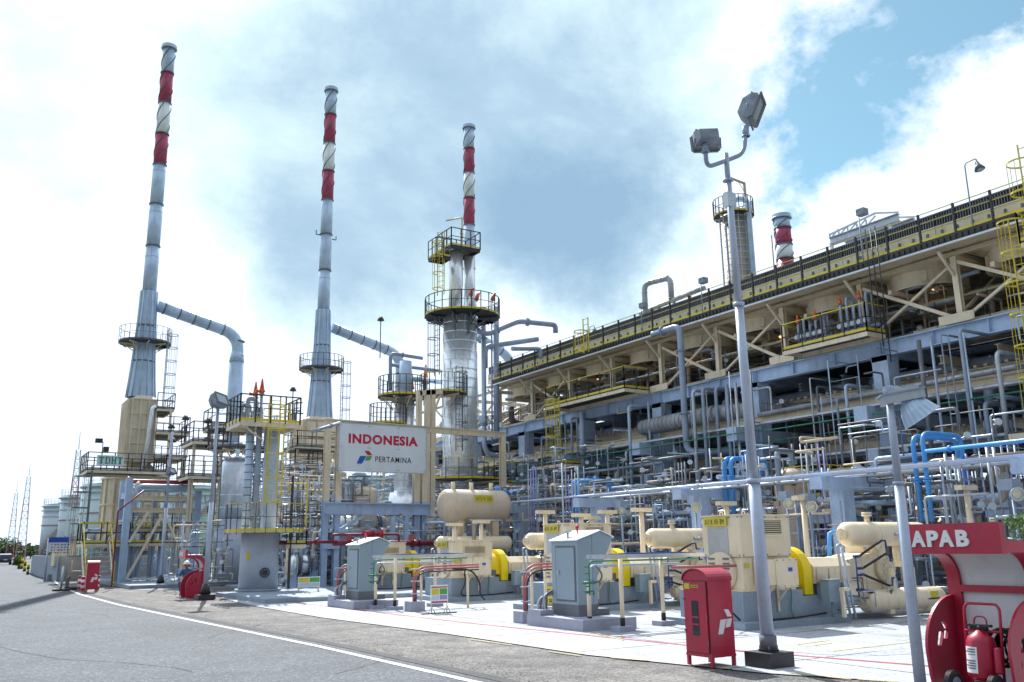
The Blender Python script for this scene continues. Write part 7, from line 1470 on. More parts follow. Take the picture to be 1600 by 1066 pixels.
def exchanger(x, y, z, L_, r, m, label, legs=True):
    t = thing('heat_exchanger', label, 'heat exchanger', (x, y, 0), 'horizontal exchangers in the pipe area'); part(t, 'shell', MB().cyl((x, y, z), (x+L_, y, z), r, n=26), m)
    mb = MB(); [mb.flange((x+q_, y, z), (1, 0, 0), r*1.2, .07, 24) for q_ in (.05, .16, L_-.4, L_-.28)]; part(t, 'flange', mb, 'dark_pipe'); part(t, 'end_cover', MB().lathe((x, y, z), (-1, 0, 0), [(0, r), (.12, r*.9), (.2, r*.5), (.24, .01)], 22), m)
    mb = MB(); mb.cyl((x+.5, y, z), (x+.5, y, z+r+.35), .13, n=10).cyl((x+L_-.8, y, z), (x+L_-.8, y, z+r+.35), .13, n=10).flange((x+.5, y, z+r+.3), (0, 0, 1), .22).flange((x+L_-.8, y, z+r+.3), (0, 0, 1), .22); part(t, 'nozzle', mb, 'silver_dull')
    mb = MB(); [mb.cyl((x+q_, y, z), (x+q_+.04, y, z), r*1.02, n=26) for q_ in [.8+.6*i for i in range(int((L_-1.4)/.6))]]; part(t, 'cladding_band', mb, m)
    if legs: part(t, 'saddle', MB().box((x+.7, y-r*.7, 0), (x+1.0, y+r*.7, z-r*.6)).box((x+L_-1.2, y-r*.7, 0), (x+L_-.9, y+r*.7, z-r*.6)), 'fireproof')
Yg = 37.5
for k, (px0, px1, py, Y, r, m) in enumerate([(508, 600, 818, 40, .36, 'silver'), (505, 600, 834, 39, .26, 'silver_dull'), (438, 475, 879, 42, .55, 'pressure_grey'), (460, 492, 881, 39, .42, 'silver'), (535, 600, 825, 42, .55, 'tan_drum'), (590, 655, 808, 44, .5, 'tan_drum'), (758, 800, 845, 40, .45, 'pressure_grey'), (650, 690, 835, 42, .4, 'pressure_grey'), (560, 640, 868, 39.5, .3, 'silver')]):
    a, b_ = aY(px0, py, Y), aY(px1, py, Y); exchanger(a.x, Y, max(a.z, r+.4), b_.x-a.x, r, m, '%s horizontal exchanger behind the gantry, %s listed from the upper left' % ({'silver': 'silver clad', 'silver_dull': 'dull silver', 'pressure_grey': 'grey', 'tan_drum': 'tan'}[m], ORD[k]))
# vertical cream vessel with dome near floodlight pole + small ones
for (px, pt, X, r, m, lab) in [(1238, 731, 24.2, .62, 'tan_drum', 'cream domed vertical vessel right of the floodlight pole behind the motor housing'), (1105, 790, 24.5, .5, 'pressure_grey', 'short grey vertical vessel left of the floodlight pole'), (572, 760, 34, .55, 'tan_drum', 'small tan vertical drum behind the gantry beam')]:
    a = aX(px, pt, X) if X < 30 else aY(px, pt, 40); t = thing('vertical_vessel', lab, 'vessel', (a.x, a.y, 0)); part(t, 'shell', MB().lathe((a.x, a.y, .5), (0, 0, 1), [(0, r), (a.z-.5-r*.5, r)]+[(a.z-.5-r*.5+r*.5*math.sin(math.pi/2*i/6), max(.01, r*math.cos(math.pi/2*i/6))) for i in range(1, 7)], 26), m)
    part(t, 'skirt', MB().cyl((a.x, a.y, 0), (a.x, a.y, .5), r*1.05, n=24), 'fireproof'); part(t, 'nozzle', MB().tube([(a.x, a.y, a.z-.1), (a.x, a.y, a.z+.55), (a.x-.7, a.y, a.z+.55), (a.x-.7, a.y, a.z-1)], .1, 10, bend=.2).flange((a.x, a.y, a.z+.15), (0, 0, 1), .17).flange((a.x, a.y, a.z+.22), (0, 0, 1), .17), 'grey_pipe')
    for k in range(3): part(t, 'cladding_band', MB().cyl((a.x, a.y, .8+k*.8), (a.x, a.y, .84+k*.8), r*1.015, n=26, cap=False), m)
platform('platform', 24.0, 26.2, 19.5, 21.5, 3.15, 'yellow railed small platform right of the cream domed vessel', 'swen', top='yellow', post='yellow', step=.5, t=.016)
# red handrail pipe behind the far panel, red firewater pieces
a, b_ = aY(520, 845, 36), aY(655, 848, 36)
run([(a.x, 36, a.z-.1), (b_.x+2, 36, a.z-.15)], .11, 'maroon', 'thick maroon fire water main behind the far control panel')
run([(a.x, 36, a.z-.1), (a.x, 36, a.z+.25), (a.x+3, 36, a.z+.25), (a.x+3, 36, a.z-.1)], .05, 'maroon', 'maroon rail pipe over the fire water main', bend=.08)
o = thing('fire_monitor', 'red fire monitor nozzle on the maroon fire water main', 'fire monitor', (a.x+1.6, 36, a.z)); part(o, 'barrel', MB().cyl((a.x+1.3, 35.9, a.z+.28), (a.x+1.8, 35.9, a.z+.3), .13, n=12).cyl((a.x+2.1, 35.9, a.z+.1), (a.x+2.1, 35.9, a.z+.45), .12, n=12), 'red_paint')
run([(a.x-3, 35.5, a.z-.05), (a.x, 35.5, a.z-.05)], .07, 'maroon', 'maroon branch pipe left of the gantry legs')
run([aY(432, 935, 50), aY(432, 800, 50), aY(436, 785, 50)], .08, 'maroon', 'maroon pipe beside the blue vessel hidden behind the slim tower', n=8)
u = aY(163, 915, 46.3); run([(u.x+.3, 46.2, .1), (u.x+.3, 46.2, 3.6), (u.x+1.4, 46.2, 4.6)], .04, 'maroon', 'maroon riser at the road end of the low rack', n=8)
# safety board at the slab behind the gantry foot
a, b_ = aY(466, 902, 33.2), aY(500, 917, 33.2); t = thing('safety_board', 'green and yellow notice board between the slim tower and the gantry', 'sign', (a.x, 33.2, b_.z)); part(t, 'board', MB().box((a.x, 33.2, b_.z), (b_.x, 33.24, a.z)), 'white_paint'); mx_ = (a.x+b_.x)/2; mz = (a.z+b_.z)/2
part(t, 'print', MB().box((a.x+.03, 33.19, mz), (mx_-.02, 33.199, a.z-.03)), 'yellow'); part(t, 'print', MB().box((mx_+.02, 33.19, mz), (b_.x-.03, 33.199, a.z-.03)), 'sign_green'); part(t, 'print', MB().box((a.x+.03, 33.19, b_.z+.05), (b_.x-.03, 33.199, mz-.04)), 'pale_line'); part(t, 'leg', MB().beam((a.x+.05, 33.25, .15), (a.x+.05, 33.25, b_.z), .05, .05).beam((b_.x-.05, 33.25, .15), (b_.x-.05, 33.25, b_.z), .05, .05), 'cream')

# pipe thickets: countless small-bore lines that fill the middle distance
def thicket(x0, x1, y0, y1, z0, z1, n_, seed, label, mats=('grey_pipe', 'galv', 'dark_pipe', 'silver_dull', 'brown_pipe', 'cream_dull'), rmax=.09):
    q = random.Random(seed); t = thing('small_bore_piping', label, 'pipework', ((x0+x1)/2, (y0+y1)/2, 0), 'tangles of small pipework'); mbs = {m: MB() for m in mats}; vb = MB()
    for k in range(n_):
        m = q.choice(mats); p = Vector((q.uniform(x0, x1), q.uniform(y0, y1), q.uniform(z0, z1))); pts = [p]; last = None; r = q.choice([.013, .018, .022, .028, .035, .05, rmax*.9])
        for j in range(q.randint(2, 4)):
            ax = q.choice([(1, 0, 0), (-1, 0, 0), (0, 1, 0), (0, -1, 0), (0, 0, 1), (0, 0, -1), (0, 0, 1)])
            if last and Vector(ax).dot(Vector(last)) != 0: continue
            p = p+Vector(ax)*q.uniform(.3, 1.9); p = Vector((min(max(p.x, x0), x1), min(max(p.y, y0), y1), min(max(p.z, z0), z1))); last = ax
            if (p-pts[-1]).length > .08: pts.append(p)
        if len(pts) > 1: mbs[m].tube(pts, r, 7, bend=r*2.5, seg=2)
        if q.random() < .35 and len(pts) > 1: c = (pts[0]+pts[1])/2; d = (pts[1]-pts[0]); vb.flange(c, d, r*2, .04, 8); vb.flange(c+d.normalized()*.12, d, r*2, .04, 8); w_ = Vector((-.12, -.16, .05)); vb.cyl(c, c+w_, .015, n=5); vb.cyl(c+w_, c+w_*1.1, .1, n=8)
    for m, mb in mbs.items(): part(t, 'tubing', mb, m, kind='stuff')
    part(t, 'valve', vb, 'galv', kind='stuff')
for i, (x0, x1, y0, y1, z0, z1, n_) in enumerate([(17.5, 21, 37, 45, .2, 3.2, 110), (21.5, 26.5, 30, 40, .2, 4.4, 150), (22.8, 26.8, 22, 31, .2, 4.0, 120), (23.0, 26.8, 14, 22, .2, 4.0, 100), (23.4, 26.8, 8, 14, .2, 3.9, 90), (12.5, 17, 38.6, 44, .2, 2.6, 110), (13, 20, 54, 60, 1, 5, 90), (13, 21, 46, 53, .2, 4.2, 90), (22, 30, 44, 56, .5, 6.5, 150), (24, 27.4, 32, 46, 4, 6.5, 40), (28.8, 34, 8, 22, 4.8, 8, 55), (28.8, 34, 22, 36, 4.8, 8, 55), (28.8, 34, 36, 52, 4.8, 8, 50), (28.3, 33, 8, 24, 8.9, 10.6, 90), (28.3, 33, 24, 40, 8.9, 10.6, 90), (28.3, 33, 40, 58, 8.9, 10.6, 60), (28.4, 36, 8, 28, .2, 4, 140), (28.4, 36, 28, 50, .2, 4, 110), (18.5, 22, 33, 37.5, .2, 2.8, 70), (6.5, 16, 56, 62, .3, 3, 70), (16, 19, 60, 66, 3, 9, 40), (24, 30, 56, 64, 3, 10, 60)]):
    thicket(x0, x1, y0, y1, z0, z1, int(n_*1.5), 100+i, 'tangle of small pipes and valves %s' % (['behind the slim tower', 'behind the cream drum', 'before the middle rack bays', 'before the near middle rack bays', 'before the nearest rack bays', 'right of the slim tower skirt', 'under the middle heater', 'behind the low rack', 'below the silver column bridge', 'on the far rack front', 'inside the near rack bays', 'inside the middle rack bays', 'inside the far rack bays', 'under the near coolers', 'under the middle coolers', 'under the far coolers', 'on the ground under the near rack', 'on the ground under the far rack', 'at the drum legs', 'at the road end of the left heater', 'under the left sloping duct', 'behind the small silver tower'][i]))
for i, (x0, x1, y0, y1, z0, z1, n_, lab) in enumerate([(26.0, 27.9, 8, 19, 4.2, 8.1, 5, 'on the front of the nearest rack bays'), (26.0, 27.9, 19, 31, 4.2, 8.1, 6, 'on the front of the middle rack bays'), (26.0, 27.9, 31, 46, 4.2, 8.1, 14, 'on the front of the farther rack bays'), (12.6, 16.5, 39, 44, .3, 5.0, 150, 'standing high between the slim tower and the gantry'), (8.6, 11.4, 41, 46, .3, 3.0, 30, 'between the left lamp poles and the blue vessel'), (12.5, 18, 47, 53, 1.0, 6.5, 150, 'behind the blue silver vessel'), (21.5, 25, 9, 20, 3.6, 5.0, 22, 'over the nearest T supports'), (21.5, 25, 20, 34, 3.6, 5.0, 24, 'over the middle T supports'), (21.5, 26, 9, 22, .2, 3.2, 80, 'under the nearest T supports'), (21.5, 26, 22, 36, .2, 3.2, 80, 'under the middle T supports')]):
    thicket(x0, x1, y0, y1, z0, z1, n_*2, 300+i, 'tangle of small pipes and valves '+lab, mats=('grey_pipe', 'galv', 'dark_pipe', 'silver_dull', 'dark_pipe', 'cream_dull'), rmax=.06)
for (X, z, y0, y1, lab) in [(26.9, 6.32, 8, 36, 'galvanised cable ladder on the upper stub beams of the rack'), (27.0, 4.82, 12, 50, 'galvanised cable ladder on the lower stub beams of the rack')]:
    t = thing('cable_ladder', lab, 'cable ladder', (X, y0, z)); ladder_tray(t, (X, y0, z), (X, y1, z), .36)
    mb = MB(); [mb.tube([(X-.14+.05*k, y0+.2, z+.04), (X-.12+.05*k, (y0+y1)/2, z+.05), (X-.14+.05*k, y1-.2, z+.04)], .018, 5) for k in range(6)]; part(t, 'cable', mb, 'black', kind='stuff')
# process blocks deeper in: walls of shaded structure
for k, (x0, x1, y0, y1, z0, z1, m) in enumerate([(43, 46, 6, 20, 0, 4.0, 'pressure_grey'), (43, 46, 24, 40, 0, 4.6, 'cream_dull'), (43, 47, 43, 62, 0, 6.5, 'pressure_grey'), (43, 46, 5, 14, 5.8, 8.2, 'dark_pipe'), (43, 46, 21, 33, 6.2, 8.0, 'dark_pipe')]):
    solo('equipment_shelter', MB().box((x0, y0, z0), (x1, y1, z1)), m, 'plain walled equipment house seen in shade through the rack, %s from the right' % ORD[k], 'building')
for k in range(7): a = 8+7.5*k; t = thing('storage_bullet', 'large silver horizontal vessel in shade behind the rack, %s from the right' % ORD[k], 'vessel', (41.8, a, 0), 'vessels in shade behind the rack'); part(t, 'shell', MB().drum((42, a, 2.2+(k % 2)*2.6), (42, a+3.6, 2.2+(k % 2)*2.6), .8, 18), ['silver_dull', 'dark_pipe', 'cream_dull'][k % 3]); part(t, 'saddle', MB().box((41.5, a+.5, 0), (42.5, a+.8, 1.6+(k % 2)*2.6)).box((41.5, a+2.9, 0), (42.5, a+3.2, 1.6+(k % 2)*2.6)), 'fireproof')
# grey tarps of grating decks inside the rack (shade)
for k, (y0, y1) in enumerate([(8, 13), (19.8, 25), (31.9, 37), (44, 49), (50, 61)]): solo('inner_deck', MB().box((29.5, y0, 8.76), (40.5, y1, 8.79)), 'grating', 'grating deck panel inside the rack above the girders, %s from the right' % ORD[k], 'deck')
# shrub peeping at right edge
def leaves(mb, c, rx, rz, n_, s, q):
    for k in range(n_):
        u = q.uniform(-1, 1); a = q.uniform(0, 6.283); w = math.sqrt(1-u*u); rad = q.uniform(.55, 1.0)**.5; bulge = 1+.22*math.sin(3*a+c.x)+.18*math.sin(5*u+c.y+2*a)
        p = c+Vector((rx*w*math.cos(a)*rad*bulge, rx*w*math.sin(a)*rad*bulge, rz*u*rad*bulge)); d = Vector((q.gauss(0, 1), q.gauss(0, 1), q.gauss(0, 1))).normalized(); e = d.orthogonal().normalized(); f = d.cross(e); ss = s*q.uniform(.5, 1.3)
        mb.add([p-e*ss, p+f*ss*.6, p+e*ss, p-f*ss*.6], [(0, 1, 2, 3)])
q = random.Random(77)
v = G(1592, 1010); a = aX(1597, 806, 15); mb = MB(); leaves(mb, Vector((a.x, a.y, a.z-.15)), .22, .18, 500, .03, q); t = thing('potted_shrub', 'yellow green bush top showing over the red shelter at the right edge', 'shrub', (a.x, a.y, 0)); part(t, 'crown', mb, 'grass'); part(t, 'trunk', MB().cyl((a.x, a.y, 0), (a.x, a.y, a.z-.2), .03, n=6), 'bark')

# ================================================================== FAR LEFT
# storage tanks
def tank(px0, px1, pyt, D, label, bands=True):
    d0, d1 = ray(px0, 866), ray(px1, 866); az0 = math.atan2(d0.x, d0.y); az1 = math.atan2(d1.x, d1.y); az = (az0+az1)/2; r = D*math.sin((az1-az0)/2); X, Y = D*math.sin(az), D*math.cos(az); z = zat(X-0, Y-r*.0, pyt)
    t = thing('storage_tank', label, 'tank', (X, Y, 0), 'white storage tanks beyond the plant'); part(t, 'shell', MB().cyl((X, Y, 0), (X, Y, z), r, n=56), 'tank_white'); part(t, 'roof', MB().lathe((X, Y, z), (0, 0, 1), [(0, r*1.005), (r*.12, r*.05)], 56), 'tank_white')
    n_ = 30; mb = MB(); ring = [(X+r*1.0*math.cos(2*math.pi*i/n_), Y+r*1.0*math.sin(2*math.pi*i/n_)) for i in range(n_)]
    for i in range(n_): u, w_ = ring[i], ring[(i+1) % n_]; mb.beam((*u, z+1.1), (*w_, z+1.1), .06, .06); mb.beam((*u, z+.55), (*w_, z+.55), .05, .05); mb.beam((*u, z), (*u, z+1.1), .06, .06)
    part(t, 'handrail', mb, 'white_stack')
    for k, zz in enumerate([z-.5, z-1.4, z-2.6, z*.62][:4 if bands else 2]): part(t, 'wind_girder', MB().cyl((X, Y, zz), (X, Y, zz+.22), r+.35 if k < 2 else r+.12, n=56), 'tank_band' if k == 3 else 'tank_white')
    mb = MB()
    for i in range(40): f = i/39; aa = math.pi*(1.05+.75*f); p = Vector((X+(r+.6)*math.cos(aa), Y+(r+.6)*math.sin(aa), .5+(z-.5)*f)); mb.box(p-Vector((.5, .3, .05)), p+Vector((.5, .3, .05)))
    part(t, 'stair_tread', mb, 'tank_band', kind='stuff')
tank(60, 118, 789, 215, 'leftmost white storage tank beyond the road bend'); tank(86, 176, 776, 185, 'second white storage tank with red band, right of the leftmost'); tank(118, 245, 759, 165, 'larger white tank partly behind the left heater'); tank(245, 345, 762, 150, 'white tank seen between the left heater and the silver vessel'); tank(470, 660, 752, 140, 'pale tank glimpsed behind the INDONESIA sign')
# lattice masts
def mast(px, pyb, pyt, D, w0, label, red=True, tipy=None):
    d = ray(px, pyb); k = D/math.hypot(d.x, d.y); X, Y = d.x*k, d.y*k; z1 = zat(X, Y, pyt); t = thing('lattice_mast', label, 'mast', (X, Y, 0), 'thin lattice masts far left'); n_ = max(8, int(z1/(w0*1.6))); w1 = w0*.35
    for s in range(4):
        za, zb = z1*s/4, z1*(s+1)/4; mb = MB()
        def cor(z): w = w0+(w1-w0)*z/z1; return [Vector((X+a*w/2, Y+b_*w/2, z)) for a, b_ in ((-1, -1), (1, -1), (1, 1), (-1, 1))]
        for i in range(4): mb.beam(cor(za)[i], cor(zb)[i], .11, .11)
        m_ = max(3, n_//4)
        for j in range(m_):
            a, b_ = cor(za+(zb-za)*j/m_), cor(za+(zb-za)*(j+1)/m_)
            for i in range(4): mb.beam(a[i], b_[(i+1) % 4], .06, .06); mb.beam(a[i], a[(i+1) % 4], .06, .06)
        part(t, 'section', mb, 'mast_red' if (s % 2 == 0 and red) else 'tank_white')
    part(t, 'aerial', MB().cyl((X, Y, z1), (X, Y, z1*(1.16)), .06, n=6), 'white_stack')
mast(107, 866, 703, 140, 1.5, 'red and white lattice mast standing before the white tanks'); mast(32, 866, 745, 210, 1.8, 'thin lattice mast between the car and the tanks', True); mast(15, 866, 770, 260, 1.8, 'thinnest lattice mast at the left edge beyond the car', True); mast(128, 866, 765, 120, 1.0, 'short lattice mast just left of the left heater', False)
# trees
def tree(px, pyt, D, w, label, m='leaf', n_=1500):
    d = ray(px, 866); k = D/math.hypot(d.x, d.y); X, Y = d.x*k, d.y*k; z1 = zat(X, Y, pyt); t = thing('tree', label, 'tree', (X, Y, 0), 'trees beyond the road end'); q = random.Random(int(px*7+D))
    mb = MB(); mb.cyl((X, Y, 0), (X+.2, Y, z1*.5), z1*.05, z1*.03, n=8); 
    for i in range(5): a = i*1.256+q.random(); mb.cyl((X+.15, Y, z1*(.3+.03*i)), (X+math.cos(a)*w*.3, Y+math.sin(a)*w*.3, z1*(.6+.05*i)), z1*.02, z1*.008, n=6)
    part(t, 'trunk', mb, 'bark'); mb = MB()
    for i in range(9): a = q.uniform(0, 6.28); rr_ = q.uniform(0, .33)*w; c = Vector((X+rr_*math.cos(a), Y+rr_*math.sin(a), z1*q.uniform(.42, .80))); leaves(mb, c, w*q.uniform(.16, .28), z1*q.uniform(.12, .2), n_//9, .016*D**.5*1.3, q)
    part(t, 'crown', mb, m)
TR = [(3, 842, 330, 13, 'leaf_dark'), (14, 846, 300, 10, 'leaf'), (26, 853, 340, 11, 'leaf_dark'), (38, 857, 320, 8, 'leaf'), (48, 856, 330, 9, 'leaf_dark'), (60, 852, 300, 11, 'leaf'), (-8, 838, 320, 14, 'leaf'), (70, 858, 260, 7, 'leaf_dark'), (-22, 846, 330, 13, 'leaf_dark'), (84, 862, 200, 4, 'leaf')]
for k, (px, pyt, D, w, m) in enumerate(TR): tree(px, pyt, D, w, '%s green tree on the skyline at the far left, %s in the row' % ('dark' if m == 'leaf_dark' else 'mid', ORD[k]), m)
tree(31, 868, 118, 1.6, 'low yellowish bush behind the black and yellow bollards', 'grass', 500)
tree(440, 850, 160, 6, 'green shrub glimpsed through the plant left of the gantry', 'leaf', 600)
mb = MB()
qq = random.Random(5)
for k in range(260): px = qq.uniform(-300, 1900); D = qq.uniform(420, 700); d = ray(px, 860); k_ = D/math.hypot(d.x, d.y); leaves(mb, Vector((d.x*k_, d.y*k_, qq.uniform(1, 4))), qq.uniform(8, 16), qq.uniform(2, 5), 60, 1.6, qq)
o = solo('treeline', mb, 'leaf_dark', 'far dark line of trees on the horizon', 'trees', kind='stuff')
# low retaining wall, kerb bollards
v = [G(48, 891), G(68, 909), G(64, 890)]
t = thing('retaining_wall', 'low grey concrete wall beside the road bend at the far left', 'wall', (6.3, 62, 0)); mb = MB(); p = [(6.55, 92), (6.05, 76), (6.0, 63)]
for (a, b_) in zip(p[:-1], p[1:]): mb.beam((a[0], a[1], .75), (b_[0], b_[1], .75), .3, 1.5)
part(t, 'wall', mb, 'plinth_grey'); part(t, 'return_wall', MB().beam((6.0, 63, .75), (14.5, 63.5, .75), .3, 1.5), 'concrete_wall')
for k, (px, py, pt) in enumerate([(29, 889, 874), (33.5, 889, 873), (38, 893, 876), (43, 898, 882), (60, 884, 872), (96, 886, 873)]):
    v = G(px, py); s = max(.25, v.length); t = thing('striped_bollard', 'black and yellow striped bollard at the road bend, %s from the left' % ORD[k], 'bollard', (v.x, v.y, 0), 'black and yellow bollards at the bend'); h = zat(v.x, v.y, pt); r = h*.13
    for j in range(4): part(t, 'band', MB().cyl((v.x, v.y, h*j/4), (v.x, v.y, h*(j+1)/4), r, n=12), ['black', 'guard_yellow'][j % 2])
# posts, billboard
v = G(78, 907); x, y = v.x, v.y
t = thing('direction_sign', 'blue topped notice billboard on two posts before the tanks', 'sign', (x+1.2, 58, 0)); a, b_ = aY(78, 841, 62), aY(105, 862, 62)
part(t, 'board', MB().box((a.x, 62, b_.z), (b_.x, 62.1, a.z)), 'white_paint'); part(t, 'header', MB().box((a.x-.05, 61.97, a.z-.25), (b_.x+.05, 61.99, a.z+.05)), 'sign_blue'); mb = MB(); q = random.Random(3); [mb.box((a.x+.1+.18*i, 61.98, a.z-.42-.16*j), (a.x+.1+.18*i+q.uniform(.05, .15), 61.99, a.z-.36-.16*j)) for i in range(6) for j in range(4)]; part(t, 'print', mb, 'dark_pipe'); part(t, 'post', MB().cyl((a.x-.05, 62.05, 0), (a.x-.05, 62.05, a.z), .06, n=8).cyl((b_.x+.05, 62.05, 0), (b_.x+.05, 62.05, a.z), .06, n=8), 'galv')
a, b_ = aY(87, 852, 64), aY(114, 869, 64); solo('site_cabin', MB().box((a.x, 64, .9), (b_.x, 66, a.z+.1)), 'cream_dull', 'plain tan box cabin under the notice billboard', 'cabin')
for k, (px, pb, pt, Y_) in enumerate([(82, 906, 868, 58), (95, 923, 885, 45.5)]):
    v = G(px, pb); h = zat(v.x, v.y, pt); t = thing('sign_post', ['thin grey post on a concrete foot left of the stair', 'thin grey post with small black base fitting at the road edge'][k], 'post', (v.x, v.y, 0)); part(t, 'post', MB().cyl((v.x, v.y, 0), (v.x, v.y, h), .05, n=10), 'galv'); part(t, 'foot', MB().box((v.x-.35, v.y-.3, 0), (v.x+.35, v.y+.3, .35 if k == 0 else .08)), 'plinth_grey' if k == 0 else 'black')
v = G(104, 922); t = thing('road_camera', 'small dark traffic box with white fitting at the road edge', 'box', (v.x, v.y, 0)); part(t, 'body', MB().box((v.x-.08, v.y-.1, .1), (v.x+.08, v.y+.1, .5)).cyl((v.x, v.y, .5), (v.x+.12, v.y, .62), .07, n=10), 'dark_pipe'); part(t, 'base', MB().box((v.x-.4, v.y-.2, 0), (v.x+.5, v.y+.2, .12)), 'black')
# parked car
def car(px, py, label):
    v = G(px, py); x, y = v.x-1.6, v.y*.72; x = ray(px, py).x/ray(px, py).y*y; t = thing('car', label, 'car', (x, y, 0)); L_ = 4.3; W_ = .88
    prof = [(0, .35), (-.05, .8), (.02, 1.0), (.2, 1.55), (.5, 1.70), (2.3, 1.70), (3.1, 1.15), (4.2, 1.0), (4.35, .6), (4.3, .35)]
    mb = MB(); vs = []
    for s in (-1, 1):
        for (a, b_) in prof: vs.append((x+s*W_*(1 if b_ < 1.1 else .84), y+a, b_))
    n_ = len(prof); mb.add(vs, [(i, (i+1) % n_, n_+(i+1) % n_, n_+i) for i in range(n_)]+[tuple(range(n_)), tuple(range(n_, 2*n_))[::-1]], False); b0 = part(t, 'body', mb, 'car_paint')
    part(t, 'rear_window', MB().add([(x-.68, y+.015, 1.08), (x+.68, y+.015, 1.08), (x+.62, y+.155, 1.52), (x-.62, y+.155, 1.52)], [(0, 1, 2, 3)]), 'glass_dark'); [part(t, 'side_window', MB().box((x+s*.80-.02, y+.6, 1.15), (x+s*.80+.02, y+2.4, 1.5)), 'glass_dark') for s in (-1, 1)]
    [part(t, 'tail_light', MB().box((x+s*.78-.1, y-.05, .92), (x+s*.78+.1, y+.03, 1.12)), 'tail_red') for s in (-1, 1)]; part(t, 'number_plate', MB().box((x-.25, y-.07, .72), (x+.25, y-.05, .84)), 'white_paint'); part(t, 'bumper', MB().box((x-.86, y-.1, .35), (x+.86, y+.02, .6)), 'black')
    for s in (-1, 1):
        for yy in (.8, 3.4): part(t, 'wheel', MB().cyl((x+s*.68, y+yy, .34), (x+s*.92, y+yy, .34), .34, n=18), 'rubber')
        part(t, 'mirror', MB().box((x+s*.9, y+2.7, 1.05), (x+s*1.1, y+2.8, 1.22)), 'car_paint')
car(8, 878, 'dark blue family car seen from behind on the far road')

# ------------------------------------------------------------------ people
def person(loc, joints, edges, radii, label, parts, mat_='cloth_navy', helmet=None, head=None, skin_head=True, rz=0):
    t = thing('person', label, 'person', loc); me = bpy.data.meshes.new('body'); me.from_pydata([tuple(p) for p in joints], edges, []); o = bpy.data.objects.new('body', me); COL.objects.link(o)
    sk = o.modifiers.new('skin', 'SKIN'); 
    for i, r in enumerate(radii): me.skin_vertices[0].data[i].radius = (r, r)
    me.skin_vertices[0].data[0].use_root = True; o.modifiers.new('sub', 'SUBSURF').levels = 1
    dg = bpy.context.evaluated_depsgraph_get(); m2 = bpy.data.meshes.new_from_object(o.evaluated_get(dg)); bpy.data.objects.remove(o); m2.materials.clear(); m2.materials.append(MATS[mat_])
    for p in m2.polygons: p.use_smooth = True
    b_ = bpy.data.objects.new('body', m2); COL.objects.link(b_); b_.parent = t; b_.rotation_euler = (0, 0, rz); WO[b_.name] = Vector(loc)
    M = Matrix.Rotation(rz, 4, 'Z'); hc = Vector(loc)+(M @ Vector(head)); f = M @ Vector((0, -1, 0))
    mb = MB(); mb.lathe(hc-Vector((0, 0, .12)), (0, 0, 1), [(0, .05), (.04, .08), (.12, .1), (.2, .085), (.24, .02)], 14); mb.beam(hc+f*.09+Vector((0, 0, -.03)), hc+f*.125+Vector((0, 0, -.02)), .03, .04); sd = f.cross(Vector((0, 0, 1))); [mb.cyl(hc+sd*s*.095, hc+sd*s*.115, .025, n=8) for s in (-1, 1)]; part(t, 'head', mb, 'skin')
    mb = MB(); [mb.cyl(hc+f*.093+sd*s*.035, hc+f*.1+sd*s*.035, .012, n=6) for s in (-1, 1)]; mb.box(hc+f*.095-Vector((.02, .02, .065)), hc+f*.095+Vector((.02, .02, -.055))); part(t, 'face', mb, 'ink')
    if helmet: mb = MB(); mb.lathe(hc+Vector((0, 0, .03)), (0, 0, 1), [(0, .15), (.015, .125), (.07, .115), (.12, .07), (.14, .01)], 16); part(t, 'helmet', mb, helmet)
    else: mb = MB(); mb.lathe(hc+Vector((0, 0, .02)), (0, 0, 1), [(0, .105), (.06, .103), (.11, .07), (.13, .01)], 14); part(t, 'hair', mb, 'black')
    mb = MB()
    for h in parts:
        c = Vector(loc)+(M @ Vector(h)); [mb.tube([c+sd*(.03*(i-1.5)), c+sd*(.03*(i-1.5))+Vector((0, 0, -.05))+f*.01, c+sd*(.028*(i-1.5))+Vector((0, 0, -.08-.01*(i in (1, 2))))+f*.03], .010, 5) for i in range(4)]; mb.tube([c+f*.02, c+f*.05+Vector((0, 0, -.04))], .011, 5); mb.box(c-Vector((.04, .02, .03)), c+Vector((.04, .02, .03)))
    part(t, 'hand', mb, 'skin')
    return t
J = [(0, 0, .95), (0, 0, 1.2), (0, 0, 1.42), (0, -.01, 1.55), (.12, 0, .9), (.14, -.06, .5), (.14, .08, .08), (.14, -.06, .04), (-.12, 0, .9), (-.13, .02, .5), (-.14, -.18, .08), (-.14, -.32, .05), (.2, 0, 1.4), (.27, .06, 1.12), (.27, -.08, .9), (-.2, 0, 1.4), (-.27, -.06, 1.12), (-.26, .04, .88)]
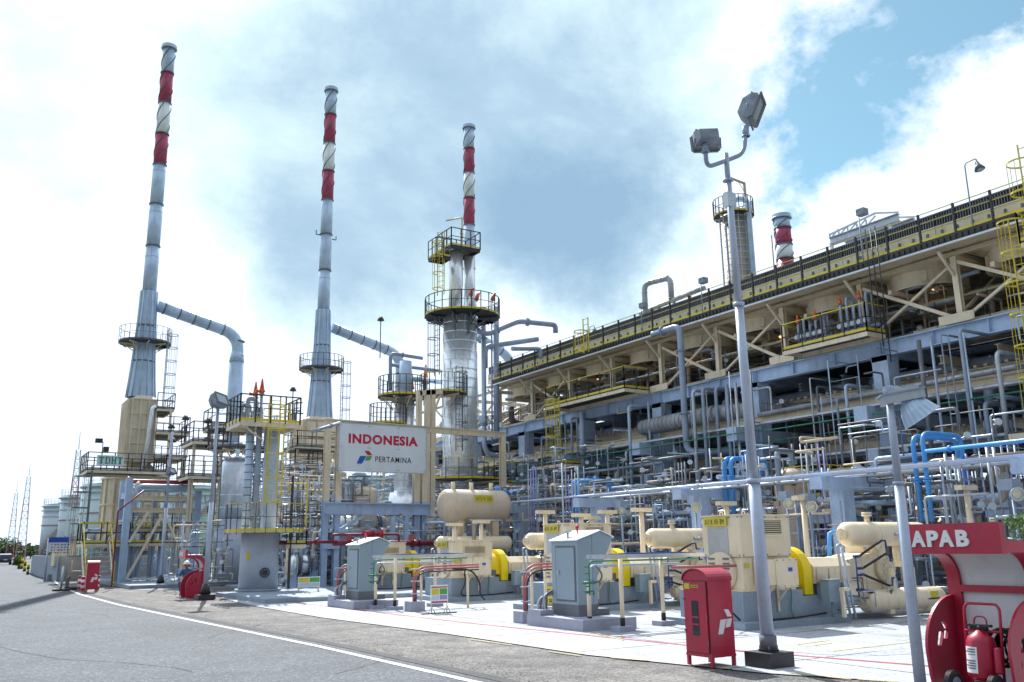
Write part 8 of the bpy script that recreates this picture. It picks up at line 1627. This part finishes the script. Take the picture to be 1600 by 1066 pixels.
ED = [(0, 1), (1, 2), (2, 3), (0, 4), (4, 5), (5, 6), (6, 7), (0, 8), (8, 9), (9, 10), (10, 11), (2, 12), (12, 13), (13, 14), (2, 15), (15, 16), (16, 17)]
RD = [.15, .15, .16, .06, .10, .075, .05, .04, .10, .075, .05, .04, .075, .055, .04, .075, .055, .04]
y = 92.0; d = ray(70, 880); x = d.x/d.y*y
person((x, y, .12), J, ED, RD, 'person in dark clothes walking along the road edge before the tanks', [(.27, -.08, .84), (-.26, .04, .82)], head=(0, -.02, 1.68), rz=2.6)
J2 = [(0, 0, .45), (0, -.08, .72), (0, -.14, .95), (0, -.2, 1.06), (.13, -.05, .42), (.18, -.45, .5), (.16, -.2, .08), (.16, -.36, .04), (-.13, -.05, .42), (-.17, -.42, .52), (-.16, -.2, .08), (-.16, -.36, .04), (.2, -.14, .94), (.26, -.3, .72), (.16, -.5, .62), (-.2, -.14, .94), (-.26, -.3, .72), (-.14, -.5, .64)]
v = aY(294, 905, 37.2)
person((v.x, 37.2, 0), J2, ED, RD, 'person in blue overalls with a white helmet crouching behind the far red shelter', [(.16, -.54, .6), (-.14, -.54, .62)], mat_='cloth_blue', helmet='white_paint', head=(0, -.22, 1.17), rz=-.6)


# ------------------------------------------------------------------ labels of look-alikes: count them off from the right
UN = ['', 'first', 'second', 'third', 'fourth', 'fifth', 'sixth', 'seventh', 'eighth', 'ninth', 'tenth', 'eleventh', 'twelfth', 'thirteenth', 'fourteenth', 'fifteenth', 'sixteenth', 'seventeenth', 'eighteenth', 'nineteenth']
TE = {2: 'twent', 3: 'thirt', 4: 'fort', 5: 'fift', 6: 'sixt'}
def ordinal(n):
    if n < 20: return UN[n]
    return TE[n//10]+'ieth' if n % 10 == 0 else TE[n//10]+'y-'+UN[n % 10]
by = {}
for o in COL.objects:
    if o.parent is None and o.get('label') and o.get('kind') not in ('structure', 'stuff'): by.setdefault((o['label'], o.get('group')), []).append(o)
for (lab, g), os_ in by.items():
    if len(os_) < 2 or g is None: continue
    os_.sort(key=lambda o: -math.atan2(o.location.x, o.location.y))
    for k, o in enumerate(os_): o['label'] = lab+', '+ordinal(k+1)+' from the right'
